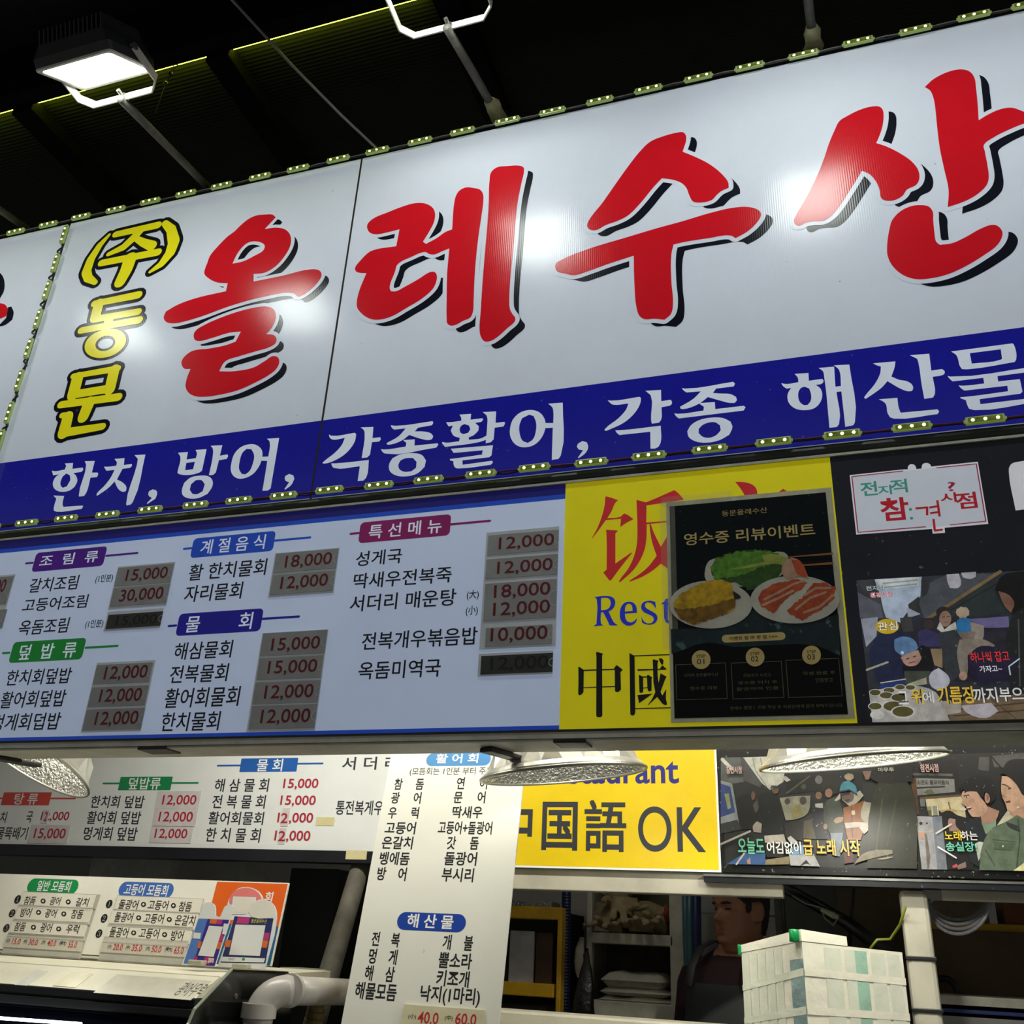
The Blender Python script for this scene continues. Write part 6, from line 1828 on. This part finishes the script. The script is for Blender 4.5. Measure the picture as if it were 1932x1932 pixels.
# teal hoses right of the shelf
TEAL = mat('hose_teal', (50, 96, 108), rough=.4, dirt=.3)
b = MB()
for x0, x1, r_ in ((1293, 1300, .012), (1302, 1306, .014), (1314, 1318, .016)):
    b.tube([P(x0, 1650, YS - .05), P((x0 + x1) / 2 - 2, 1760, YS - .07), P(x1, 1900, YS - .05), Vector((P(x1, 1900, YS - .05).x, YS - .05, 0))], r_, TEAL if r_ < .016 else NB, 10)
tag(b.build('hose_bundle', None, True), 'teal and navy hoses hanging right of the shelf unit', 'hose')

# wall panels behind the person and right side clutter
WP = mat('wall_panel', (196, 192, 202), rough=.5, dirt=.3, scale=5)
for k, (x0, y0, x1, y1) in enumerate(((1320, 1640, 1500, 1722), (1320, 1732, 1500, 1960))):
    tag(pxbox('wall_panel', x0, y0, x1, y1, 4.3, .03, WP), ('upper grey wall panel behind the head of the person', 'lower grey wall panel behind the person')[k], 'wall panel')
tag(pxbox('steel_cabinet', 1478, 1655, 1600, 1980, 4.0, .3, mat('cab_steel', (74, 80, 74), rough=.5, dirt=.3)), 'dull grey green cabinet behind the foam box', 'cabinet')
tag(pxbox('brown_board', 1603, 1655, 1700, 1980, 3.9, .05, mat('brown_board', (84, 72, 56), rough=.7, dirt=.3)), 'brown board between the grey cabinet and the white pipe post', 'board')
b = MB()
YPO = 3.035
p0 = P(1737, 1800, YPO)
w_ = (P(1763, 1800, YPO).x - P(1709, 1800, YPO).x)
b.bevel_box((p0.x - w_ / 2, YPO, 0), (p0.x + w_ / 2, YPO + w_, 1.5 + vl - .021), .012, HOOD)
post = b.build('frame_post'); tag(post, 'white square post with black cable ties, right of the foam box', 'post')
for y in (1808, 1906):
    b = MB(); z_ = P(1735, y, YPO).z
    b.bevel_box((p0.x - w_ / 2 - .003, YPO - .005, z_ - .005), (p0.x + w_ / 2 + .003, YPO + .005 + w_, z_ + .005), .002, BLACK); b.build('cable_tie', post)
tag(pxbox('torn_panel', 1778, 1650, 1990, 1699, 3.05, .02, HOOD), 'off-white panel under the photo board at the right edge', 'panel')
tag(pxbox('yellow_rail', 1752, 1747, 1990, 1760, 3.75, .05, YCAB), 'yellow rail right of the white post', 'rail')
tag(pxbox('carton', 1762, 1762, 1990, 1888, 3.72, .3, mat('carton_brown', (96, 78, 56), rough=.8, dirt=.3)), 'brown carton under the yellow rail at the right edge', 'box')
tag(pxbox('side_shelf', 1760, 1889, 1990, 1903, 3.4, .3, SHELFM), 'white side shelf at the lower right edge', 'shelf')
tag(pxbox('blue_crate', 1766, 1905, 1990, 1917, 3.4, .25, mat('crate_blue', (36, 54, 120), rough=.5)), 'blue crate below the white side shelf', 'crate')
tag(pxbox('white_bin', 1766, 1920, 1990, 2000, 3.4, .22, mat('bin_white', (150, 150, 150), rough=.5, dirt=.2)), 'white bin under the blue crate', 'bin')
tag(pxbox('wood_crate', 1768, 1702, 1862, 1746, 3.8, .2, mat('wood_crate', (120, 104, 84), rough=.7, dirt=.5, scale=20)), 'weathered wooden crate behind the clear hose coil', 'crate')
tag(pxbox('brown_parcel', 1898, 1696, 1990, 1745, 3.78, .2, mat('parcel', (122, 72, 36), rough=.7, dirt=.3)), 'reddish brown parcel on the yellow rail at the right edge', 'box')
b = MB()
c_ = P(1783, 1868, 3.66); ring = [c_ + Vector((math.cos(a_) * .034, 0, math.sin(a_) * .034)) for a_ in [6.2832 * k / 32 for k in range(33)]]
b.tube(ring, .010, BLACK, 10, False); tag(b.build('tape_ring', None, True), 'black ring hanging on the brown carton', 'ring')
CLEAR = mat('clear_hose', (150, 152, 156), rough=.15, dirt=.2, alpha=.55)
b = MB()
for k in range(4):
    path = []
    for i in range(26):
        a_ = math.pi * (.04 + .92 * i / 25)
        path.append(P(1808 - (62 - 2 * k) * math.cos(a_), 1690 + (72 - 9 * k) * math.sin(a_), 3.124 + .014 * k))
    b.tube(path, .005, CLEAR, 8)
tag(b.build('hose_coil', None, True), 'coil of clear hose hanging right of the white post', 'hose')
b = MB()
for k, (off, r_) in enumerate(((0, .018), (7, .011), (13, .009), (-6, .008))):
    b.tube([P(1462 + off, 1664 + k * 2, 3.3), P(1530 + off, 1702, 3.3 - .01 * k), P(1596 + off, 1740, 3.3), P(1668 + off, 1795, 3.3)], r_, WIRE_BLACK, 8)
b.tube([P(1473, 1655, 3.25), P(1476, 1700, 3.25), P(1482, 1780, 3.25)], .006, WIRE_BLACK, 8)
b.tube([P(1612, 1655, 3.35), P(1607, 1720, 3.35), P(1603, 1790, 3.35)], .006, WIRE_BLACK, 8)
tag(b.build('cable_bundle', None, True), 'thick black cable bundle running down to the white post', 'cable')
b = MB()
b.tube([P(1495, 1690, 3.26), P(1520, 1705, 3.26), P(1548, 1712, 3.26), P(1556, 1732, 3.26), P(1572, 1746, 3.26), P(1582, 1730, 3.26), P(1560, 1716, 3.26)], .0028, WIRE_GREY, 6)
tag(b.build('thin_wire', None, True), 'thin grey wire looped around the black cable bundle', 'wire')
b = MB(); b.tube([P(1550, 1716, 3.26), P(1572, 1727, 3.25), P(1582, 1731, 3.25)], [.007, .010, .006], mat('connector', (150, 150, 130), rough=.3), 8)
tag(b.build('cable_connector'), 'pale cable connector on the black cable bundle', 'connector')
b = MB(); b.tube([P(1708, 1712, 3.0), P(1698, 1745, 3.05), P(1680, 1772, 3.1), P(1655, 1773, 3.1), P(1642, 1790, 3.1)], .004, mat('wire_yellow', (110, 118, 28), rough=.4), 8)
tag(b.build('yellow_wire', None, True), 'yellow green wire curling beside the white post', 'wire')
# dim window-like panels behind the set-menu board
GW = mat('grey_panel', (160, 162, 160), rough=.6, dirt=.3)
def pxcol(name, x0, y0, x1, Y, depth, M):
    a, c = P(x0, y0, Y), P(x1, y0, Y)
    return MB().bevel_box((a.x, Y, 0), (c.x, Y + depth, a.z), .003, M).build(name)
tag(pxcol('grey_panel', 178, 1600, 330, 3.4, .05, GW), 'grey panel in the dark gap above the set menu board', 'panel')
tag(pxcol('grey_panel', 455, 1628, 500, 3.5, .05, GW), 'narrow grey panel above the orange end of the set menu board', 'panel')
tag(pxbox('dark_cupboard', 500, 1640, 640, 2000, 3.6, .3, mat('cupboard_dark', (30, 32, 30), rough=.6, dirt=.3)), 'dark cupboard behind the elbow pipe', 'cupboard')

# ------------------------------------------------------------------ foam box wrapped in clear tape
FB = mat('foam_box', (247, 244, 226), rough=.4, dirt=.07, scale=9, bump=.4, bscale=26)
FBT = mat('foam_tape_clear', (230, 234, 216), rough=.2, dirt=.07, scale=10, bump=.3, bscale=30)
FBG = mat('foam_tape_green', (172, 212, 190), rough=.18, dirt=.15, scale=12, bump=.4, bscale=35)
FBB = mat('foam_tape_blue', (150, 176, 176), rough=.15, dirt=.35, scale=14, bump=.6, bscale=30)
FGR = mat('green_tape', (10, 140, 72), rough=.3, dirt=.2, bump=.5, bscale=60)
Yn, Yl, Yr = 2.58, 2.76, 2.84
cn, cl, cr = P(1513, 1776, Yn), P(1399, 1798, Yl), P(1702, 1797, Yr)
zb_ = lmz - .002
bn, bl_, br_ = Vector((cn.x, cn.y, zb_)), Vector((cl.x, cl.y, zb_)), Vector((cr.x, cr.y, zb_))
cback = cl + (cr - cn); bback = bl_ + (br_ - bn); 
fbx = empty('foam_box', (bn + bback) / 2, 'white foam box wrapped in clear and green tape on the work table', 'box')
def wavy(mb, A, B, C_, D_, nu, nv, M, amp, sd, nrm):
    vs, fs = [], []
    for j in range(nv + 1):
        for i in range(nu + 1):
            u, v = i / nu, j / nv
            p = (A * (1 - u) + B * u) * (1 - v) + (D_ * (1 - u) + C_ * u) * v
            k = min(1, 8 * min(u, 1 - u, v, 1 - v) + .15)
            vs.append(p + nrm * (noise.noise(p * 22 + Vector((sd, 0, 0))) * amp + noise.noise(Vector((p.x * 14, p.y * 14, p.z * 70 + sd))) * amp * .7) * k)
    for j in range(nv):
        for i in range(nu):
            a_ = j * (nu + 1) + i
            fs.append((a_, a_ + 1, a_ + nu + 2, a_ + nu + 1))
    mb.add(vs, fs, M)
nl = (bl_ - bn).cross(cn - bn).normalized();  nl = nl if nl.y < 0 else -nl
nr = (cn - bn).cross(br_ - bn).normalized();  nr = nr if nr.y < 0 else -nr
b = MB()
wavy(b, bl_, bn, cn, cl, 50, 60, FB, .0005, 1, nl)
wavy(b, bn, br_, cr, cn, 60, 60, FB, .0005, 2, nr)
wavy(b, cl, cn, cr, cback, 40, 40, FB, .001, 3, Vector((0, 0, 1)))
b.add([bl_, bn, br_, bback, cl, cback, cr], [(0, 1, 2, 3), (0, 3, 5, 4), (3, 2, 6, 5)], FB)
b.build('box_body', fbx, True)
def tapestrip(name, A, B, C_, D_, M, nrm, sd, offm=.0022, nu=16, nv=40):
    mb = MB(); wavy(mb, A + nrm * offm, B + nrm * offm, C_ + nrm * offm, D_ + nrm * offm, nu, nv, M, .0005, sd, nrm); return mb.build(name, fbx, True)
def Lp(u, v): return (bl_ * (1 - u) + bn * u) * (1 - v) + (cl * (1 - u) + cn * u) * v
def Rp(u, v): return (bn * (1 - u) + br_ * u) * (1 - v) + (cn * (1 - u) + cr * u) * v
for i, (u0, u1) in enumerate(((.02, .13), (.17, .27), (.30, .41), (.44, .55), (.58, .68))):
    tapestrip('clear_tape', Lp(u0, 0), Lp(u1, 0), Lp(u1, .985), Lp(u0, .985), FBT, nl, 10 + i, .0011 + .0002 * (i % 2), 6)
tapestrip('corner_tape', Lp(.80, 0), Lp(1.0, 0), Lp(1.0, .90), Lp(.80, .90), FBB, nl, 20, .0014)
for i, (u0, u1, M) in enumerate(((.20, .36, FBT), (.40, .50, FBT), (.50, .62, FBG), (.66, .80, FBT), (.83, .96, FBT))):
    tapestrip('green_tape' if M is FBG else 'clear_tape', Rp(u0, 0), Rp(u1, 0), Rp(u1, .98), Rp(u0, .98), M, nr, 30 + i, .0011 + .0002 * (i % 2), 8)
for i, v in enumerate((.30, .58, .80)):
    tapestrip('cross_tape', Rp(0, v), Rp(1, v - .01), Rp(1, v + .035), Rp(0, v + .045), FB, nr, 40 + i, .0019, 40, 4)
    tapestrip('cross_tape', Lp(0, v - .06), Lp(1, v), Lp(1, v + .045), Lp(0, v - .02), FBT, nl, 50 + i, .0019, 30, 4)
# raised lid flap at the top front corner and green tape lumps
b = MB()
ar = (cr - cn) * .44
tn, tl_ = P(1511, 1753, Yn), P(1397, 1783, Yl)
tr_ = P(1597, 1767, (cn + ar).y)
lo = [cn + Vector((0, -.002, .0008)), cl + Vector((-.002, 0, .0008)), cl + ar + Vector((0, 0, .0008)), cn + ar + Vector((0, -.002, .0008))]
hi = [tn, tl_, tl_ + (tr_ - tn), tr_]
b.add(lo + hi, [(0, 3, 2, 1), (4, 5, 6, 7), (0, 1, 5, 4), (1, 2, 6, 5), (2, 3, 7, 6), (3, 0, 4, 7)], FB)
b.build('lid_flap', fbx)
for (C_, rx, rz) in ((P(1498, 1765, Yn + .004), .0115, .0145), (P(1396, 1792, Yl + .002), .0055, .013)):
    b = MB(); prof = [(.0003, -rz), (rx * .8, -rz * .95), (rx, -rz * .8), (rx * 1.02, 0), (rx, rz * .8), (rx * .8, rz * .95), (.0003, rz)]
    b.lathe(C_, (0, 0, 1), prof, FGR, 28)
    for k, v in enumerate(b.v): b.v[k] = tuple(Vector(v) + Vector((1, 1, 1)) * noise.noise(Vector(v) * 90) * .002)
    tag(b.build('green_tape', fbx, True), 'bright green tape patch')

# ------------------------------------------------------------------ the person
SKIN = mat('skin', (146, 98, 74), rough=.5, dirt=.12, scale=30)
LIPM = mat('lip', (140, 78, 66), rough=.45)
HAIRM = mat('hair', (26, 22, 20), rough=.6, dirt=.3, scale=80, bump=.8, bscale=200)
SWEAT = mat('sweater', (34, 10, 15), rough=.9, dirt=.2, scale=20, bump=.3, bscale=90)
APRON = mat('apron', (24, 29, 28), rough=.8, dirt=.2)
TROU = mat('trousers', (30, 32, 36), rough=.9)
YP = 3.4
chin = P(1352, 1783, YP)
eyeL = P(1350, 1716, YP)
HH = (eyeL.z - chin.z) / .505                       # full head height
fdir = Vector((-.70, -.71, 0)).normalized(); ldir = Vector((0, 0, 1)).cross(fdir).normalized()
HC = P(1398, 1740, YP); HC = Vector((HC.x, HC.y, chin.z))
S_ = HH / .224
TAB = [(-.10, .060, -.040, .046), (.0, .076, -.045, .050), (.045, .088, -.058, .054), (.10, .093, -.068, .059), (.20, .092, -.078, .065), (.30, .091, -.086, .069), (.40, .090, -.092, .072), (.50, .089, -.097, .074), (.60, .092, -.100, .076), (.70, .091, -.101, .077), (.80, .083, -.097, .074), (.88, .068, -.086, .064), (.94, .048, -.066, .049), (.98, .024, -.036, .027), (1.0, .002, -.004, .003)]
def interp(z):
    for i in range(len(TAB) - 1):
        if TAB[i][0] <= z <= TAB[i + 1][0]:
            t = (z - TAB[i][0]) / (TAB[i + 1][0] - TAB[i][0]); t = t * t * (3 - 2 * t) if i else t
            return [TAB[i][k] * (1 - t) + TAB[i + 1][k] * t for k in (1, 2, 3)]
    return TAB[-1][1:]
def g(x, s): return math.exp(-(x / s) ** 2)
def head_pt(z, th, grow=0.0):
    f_, bk, w_ = interp(z)
    c_, s_ = math.cos(th), math.sin(th)
    ex = 2.35
    ax = f_ if c_ > 0 else -bk
    r_ = 1.0 / ((abs(c_) / ax) ** ex + (abs(s_) / w_) ** ex) ** (1 / ex)
    x, y = c_ * r_, s_ * r_
    if c_ > 0:
        x += .028 * g(y, .0135) * g(z - .365, .042) + .013 * g(y, .010) * g(z - .44, .055)
        x += .009 * (g(y - .016, .010) + g(y + .016, .010)) * g(z - .345, .028)
        x += .0065 * g(y, .022) * (g(z - .215, .020) + g(z - .168, .020)) - .004 * g(y, .026) * g(z - .192, .010) - .004 * g(y, .03) * g(z - .12, .025)
        x += .007 * g(y, .022) * g(z - .045, .04)
        x -= .0085 * (g(y - .031, .019) + g(y + .031, .019)) * g(z - .505, .034)
        x += .0055 * (g(y - .031, .014) + g(y + .031, .014)) * g(z - .50, .018)
        x += .0055 * (g(y - .028, .024) + g(y + .028, .024)) * g(z - .575, .022)
        x += .004 * (g(y - .045, .02) + g(y + .045, .02)) * g(z - .40, .06)
    sc_ = 1 + grow / max(.02, math.hypot(x, y))
    return HC + (fdir * (x * sc_) + ldir * (y * sc_)) * S_ + Vector((0, 0, z * HH + (grow * S_ if z > .8 else 0) * (z - .8) / .2))
bm = bmesh.new()
def shell(fn, zs, NT, closed=True):
    rows = [[bm.verts.new(fn(z, 6.28318 * k / NT)) for k in range(NT)] for z in zs]
    for a_, c_ in zip(rows, rows[1:]):
        for k in range(NT):
            bm.faces.new((a_[k], a_[(k + 1) % NT], c_[(k + 1) % NT], c_[k]))
    bm.faces.new(rows[0][::-1]); bm.faces.new(rows[-1])
shell(head_pt, [-.10 + 1.1 * i / 66 for i in range(67)], 96)
# ears
for sg in (1, -1):
    ec = HC + (ldir * sg * .079 - fdir * .010) * S_ + Vector((0, 0, .47 * HH))
    def ear(z, th, sg=sg, ec=ec):
        r_ = math.sqrt(max(0, 1 - z * z)); tz = z * .036 * S_
        hollow = -.35 if (abs(z) < .6 and sg * math.sin(th) > .3) else 0
        return ec + (-fdir * (.020 * r_ * math.cos(th) + .004 * z) + ldir * sg * (.017 * r_ * math.sin(th) * sg * (1 + hollow) + .010 * (math.cos(th) * r_))) * S_ + Vector((0, 0, tz * (1.05 if z > 0 else .9)))
    shell(ear, [-.97 + 1.94 * i / 16 for i in range(17)], 20)
# body: neck, torso, arms, legs as lofted tubes, fused afterwards
bdir = Vector((-.55, -.83, 0)).normalized(); bl2 = Vector((0, 0, 1)).cross(bdir).normalized()
BC = HC + Vector((.0, .03, .058))
def loft(path, NT=28):
    """path: (centre, half along bl2, half along bdir)"""
    rows = []
    for c_, w_, d_ in path:
        rows.append([bm.verts.new(c_ + bl2 * math.copysign(abs(math.cos(a_)) ** .85, math.cos(a_)) * w_ * 1.1 + bdir * math.sin(a_) * d_) for a_ in [6.28318 * k / NT for k in range(NT)]])
    for a_, c_ in zip(rows, rows[1:]):
        for k in range(NT):
            bm.faces.new((a_[k], a_[(k + 1) % NT], c_[(k + 1) % NT], c_[k]))
    bm.faces.new(rows[0][::-1]); bm.faces.new(rows[-1])
def B_(x, y, z): return BC + bl2 * (x * 1.13) + bdir * (y * 1.05) + Vector((0, 0, z))
loft([(B_(0, .02, .06), .052, .056), (B_(0, .012, .0), .056, .060), (B_(0, .0, -.05), .066, .066), (B_(0, -.01, -.085), .10, .078)])
loft([(B_(0, -.012, -.055), .075, .06), (B_(0, -.012, -.085), .135, .082), (B_(0, -.01, -.115), .185, .098), (B_(0, -.005, -.17), .205, .112), (B_(0, 0, -.30), .195, .128), (B_(0, .005, -.45), .180, .125), (B_(0, .01, -.56), .178, .128), (B_(0, 0, -.68), .185, .125), (B_(0, 0, -.74), .16, .11)])
def limb(path, NT=18):
    rows = []
    for i, (c_, r_) in enumerate(path):
        t_ = (path[min(i + 1, len(path) - 1)][0] - path[max(i - 1, 0)][0]).normalized()
        a0 = t_.cross(bdir); a0 = a0.normalized() if a0.length > .2 else t_.cross(bl2).normalized(); b0 = t_.cross(a0)
        rows.append([bm.verts.new(c_ + (a0 * math.cos(q_) + b0 * math.sin(q_)) * r_) for q_ in [6.28318 * k / NT for k in range(NT)]])
    for a_, c_ in zip(rows, rows[1:]):
        for k in range(NT):
            bm.faces.new((a_[k], a_[(k + 1) % NT], c_[(k + 1) % NT], c_[k]))
    bm.faces.new(rows[0][::-1]); bm.faces.new(rows[-1])
floor_z = -BC.z
for sg in (1, -1):
    sh_ = B_(sg * .175, -.008, -.145); el = B_(sg * .245, -.01, -.42); wr_ = B_(sg * .235, .10, -.66)
    limb([(sh_ - Vector((0, 0, -.012)), .055), (sh_.lerp(el, .12), .066), (sh_.lerp(el, .35), .06), (sh_.lerp(el, .7), .052), (el, .049), (el.lerp(wr_, .3), .046), (el.lerp(wr_, .7), .038), (wr_, .031)])
    hd = (wr_ - el).normalized()
    palm = wr_ + hd * .055
    limb([(wr_ - hd * .01, .026), (wr_ + hd * .03, .034), (palm, .038), (palm + hd * .035, .034)])
    for i in range(4):
        o_ = bl2 * (-.030 + .020 * i) + hd * .025
        L_ = (.070, .080, .075, .060)[i]
        p0 = palm + o_; p1 = p0 + hd * L_ * .45 - Vector((0, 0, .008)); p2 = p1 + hd * L_ * .32 - Vector((0, 0, .020)); p3 = p2 + hd * L_ * .12 - Vector((0, 0, .020))
        limb([(p0, .0095), (p1, .0092), (p2, .0085), (p3, .0070)], 10)
    th0 = wr_ + hd * .03 - bl2 * sg * .026
    limb([(th0, .012), (th0 + hd * .035 - bl2 * sg * .022 - Vector((0, 0, .008)), .011), (th0 + hd * .062 - bl2 * sg * .024 - Vector((0, 0, .018)), .009)], 10)
    hp, kn, an = B_(sg * .09, 0, -.70), B_(sg * .10, .02, -.70 + (floor_z + .70) * .48), B_(sg * .10, -.01, floor_z + .09)
    limb([(hp, .088), (hp.lerp(kn, .4), .078), (kn, .058), (kn.lerp(an, .35), .056), (an, .042), (an - Vector((0, 0, .05)), .045)])
    limb([(an + Vector((0, 0, -.05)) - bdir * .06, .036), (an + Vector((0, 0, -.048)) + bdir * .03, .042), (an + Vector((0, 0, -.056)) + bdir * .12, .034), (an + Vector((0, 0, -.062)) + bdir * .17, .022)])
me = bpy.data.meshes.new('body')
bmesh.ops.recalc_face_normals(bm, faces=bm.faces)
bm.to_mesh(me); bm.free()
tmp = bpy.data.objects.new('tmp', me); COL.objects.link(tmp)
rm = tmp.modifiers.new('r', 'REMESH'); rm.mode = 'VOXEL'; rm.voxel_size = .0042; rm.use_smooth_shade = True
sm_ = tmp.modifiers.new('s', 'SMOOTH'); sm_.iterations = 2; sm_.factor = .4
dg = bpy.context.evaluated_depsgraph_get(); dg.update()
bmesh_ = bpy.data.meshes.new_from_object(tmp.evaluated_get(dg))
bpy.data.objects.remove(tmp)
bmesh_.materials.clear()
for M in (SKIN, SWEAT, TROU, LIPM, HAIRM): bmesh_.materials.append(M)
neckline = HC.z - .030
hips = BC.z - .62
for p_ in bmesh_.polygons:
    c_ = p_.center
    k_ = 0
    rel = c_ - HC
    fx, ly, zz = rel.dot(fdir) / S_, rel.dot(ldir) / S_, rel.z / HH
    rb = c_ - BC
    bx, by_ = rb.dot(bl2), rb.dot(bdir)
    ndist = math.hypot(bx, by_ - .01)
    if c_.z < HC.z + .02 and (c_.z < neckline or ndist > .088) and not (fx > 0 and zz > -.02 and abs(ly) < .07):
        k_ = 1
        wrist = min((c_ - B_(s * .235, .10, -.66)).dot((B_(s * .235, .10, -.66) - B_(s * .245, -.01, -.42)).normalized()) if abs(bx - s * .215) < .09 else -1 for s in (1, -1)) if False else None
        for s in (1, -1):
            wp = B_(s * .235, .10, -.66); hd = (wp - B_(s * .245, -.01, -.42)).normalized()
            if (c_ - wp).length < .2 and (c_ - wp).dot(hd) > 0: k_ = 0
        if c_.z < hips and k_ == 1: k_ = 2
    elif fx > .06 and abs(ly) < .024 * (1 - abs(zz - .192) * 9) and abs(zz - .192) < .035: k_ = 3
    p_.material_index = k_
    p_.use_smooth = True
person = empty('person', (BC.x, BC.y, 0), 'person with short dark hair in dark red sweater and apron, looking left behind the counter', 'person')
def adopt(me_, name):
    me_.transform(Matrix.Translation(-person.location))
    o = bpy.data.objects.new(name, me_); COL.objects.link(o); o.parent = person
    return o
adopt(bmesh_, 'body')
# hair cap
b = MB()
NT, NZ = 180, 90
vs, idx, fs = [], {}, []
def hairy(z, th):
    a_ = abs((th + math.pi) % (2 * math.pi) - math.pi)          # 0 front .. pi back
    if z > .93: return True
    if a_ < .80: return z > .80 + .05 * math.cos(a_ * 2)
    if a_ < 1.10: return z > .66 - .25 * (a_ - .8)
    if a_ < 1.36: return z > .44 + .5 * abs(a_ - 1.22)
    if a_ < 2.05: return z > .615
    return z > .16 + .10 * (2.3 - a_ if a_ < 2.3 else 0)
for j in range(NZ):
    for k in range(NT):
        z0, z1 = .10 + .90 * j / NZ, .10 + .90 * (j + 1) / NZ
        t0, t1 = 6.28318 * k / NT, 6.28318 * (k + 1) / NT
        if not hairy((z0 + z1) / 2, (t0 + t1) / 2): continue
        q_ = []
        for (jj, kk, z_, t_) in ((j, k, z0, t0), (j, k + 1, z0, t1), (j + 1, k + 1, z1, t1), (j + 1, k, z1, t0)):
            key = (jj, kk % NT)
            if key not in idx:
                idx[key] = len(vs)
                edge_ = .0055 + .003 * noise.noise(Vector((jj * .9, kk * .9, 0)))
                vs.append(head_pt(min(z_, .999), t_, edge_))
            q_.append(idx[key])
        fs.append(tuple(q_))
b.add(vs, fs, HAIRM)
hr = b.build('hair', person, True)
so = hr.modifiers.new('t', 'SOLIDIFY'); so.thickness = .006; so.offset = -1
# brows and eyes
for sg in (1, -1):
    b = MB()
    pts = [head_pt(.582 + .012 * math.sin(t * 3.14), sg * (.16 + .42 * t), .0012) for t in [i / 6 for i in range(7)]]
    b.tube(pts, [.002, .0038, .0044, .0044, .004, .003, .0014], HAIRM, 8); b.build('eyebrow', person, True)
    b = MB()
    pts = [head_pt(.497 + .008 * math.sin(t * 3.14), sg * (.22 + .30 * t), .0006) for t in [i / 6 for i in range(7)]]
    b.tube(pts, [.001, .0022, .0028, .0030, .0028, .002, .0008], HAIRM, 8); b.build('eyelid_line', person, True)
# apron with shoulder straps
b = MB()
vs, fs = [], []
NA, NZ = 22, 26
def torso_front(t, z):
    tab = [(-.17, .205, .112), (-.30, .195, .128), (-.45, .180, .125), (-.56, .178, .128), (-.68, .185, .125), (-1.05, .20, .14)]
    for i in range(len(tab) - 1):
        if tab[i + 1][0] <= z <= tab[i][0]:
            q_ = (tab[i][0] - z) / (tab[i][0] - tab[i + 1][0]); w_ = tab[i][1] * (1 - q_) + tab[i + 1][1] * q_; d_ = tab[i][2] * (1 - q_) + tab[i + 1][2] * q_
            break
    a_ = math.pi / 2 + t
    return B_(math.copysign(abs(math.cos(a_)) ** .85, math.cos(a_)) * (w_ + .012), math.sin(a_) * (d_ + .014), z)
for j in range(NZ + 1):
    z = -.17 - .86 * j / NZ
    half = .62 if z > -.42 else min(1.25, .62 + (-.42 - z) * 8)
    for i in range(NA + 1):
        vs.append(torso_front(-half + 2 * half * i / NA, z))
for j in range(NZ):
    for i in range(NA):
        a_ = j * (NA + 1) + i
        fs.append((a_, a_ + 1, a_ + NA + 2, a_ + NA + 1))
b.add(vs, fs, APRON)
ap = b.build('apron', person, True)
so = ap.modifiers.new('t', 'SOLIDIFY'); so.thickness = .003; so.offset = 0
STRAP = mat('apron_strap', (52, 50, 50), rough=.8)
for sg in (1, -1):
    mb = MB(); vs = []
    path = [(sg * .10, .125, -.19), (sg * .098, .108, -.13), (sg * .09, .072, -.075), (sg * .082, .02, -.052), (sg * .078, -.05, -.065), (sg * .07, -.10, -.10)]
    for x, y, z in path:
        for d_ in (-.014, .014):
            vs.append(B_(x + d_, y + .010, z + .010))
    mb.add(vs, [(2 * i, 2 * i + 1, 2 * i + 3, 2 * i + 2) for i in range(len(path) - 1)], STRAP)
    o = mb.build('apron_strap', ap, True); so = o.modifiers.new('t', 'SOLIDIFY'); so.thickness = .003

# tube lights fixed to the back of the big sign, shining down into the stall
for x0, lb in ((-1.55, 'tube light behind the left part of the sign, over the showcase'), (-.45, 'tube light behind the middle of the sign, over the leaning menu'), (.55, 'tube light behind the right part of the sign, over the foam box')):
    tl = empty('tube_light', (x0, D + .2, 2.60), lb, 'light', 'tube lights behind the sign')
    b = MB(); b.bevel_box((x0 - .45, D + .1395, 2.60), (x0 + .45, D + .22, 2.65), .005, PURE); b.build('fitting', tl)
    b = MB(); b.tube([(x0 - .44, D + .19, 2.585), (x0 + .44, D + .19, 2.585)], .013, glow('tube', (1, .97, .88), 1.5), 12); b.build('tube', tl)
    light('tube_lamp', 'AREA', (x0, D + .19, 2.568), TUBE_W, (1, .96, .84), tl, .85, .05, (0, .7, -1))

hb = empty('added_bulb', (-.75, 3.25, 2.2), 'bare bulb hanging inside the stall behind the yellow board', 'light')  # added lamp, out of view: lifts the shelf and the person
b = MB(); b.lathe((-.75, 3.25, 2.2), (0, 0, 1), [(.0005, 0), (.02, .006), (.03, .026), (.028, .045), (.014, .068), (.014, .10), (.0005, .102)], BULB, 18); b.build('bulb', hb, True)
MB().tube([(-.75, 3.25, 2.3), (-.75, 3.25, Zr)], .004, WIRE_BLACK, 6).build('cord', hb)
light('bulb_light', 'POINT', (-.75, 3.25, 2.17), INSIDE_W, PENDANT_COL, hb, .04)

bpy.data.objects.remove(_to)
bpy.data.curves.remove(_tc)
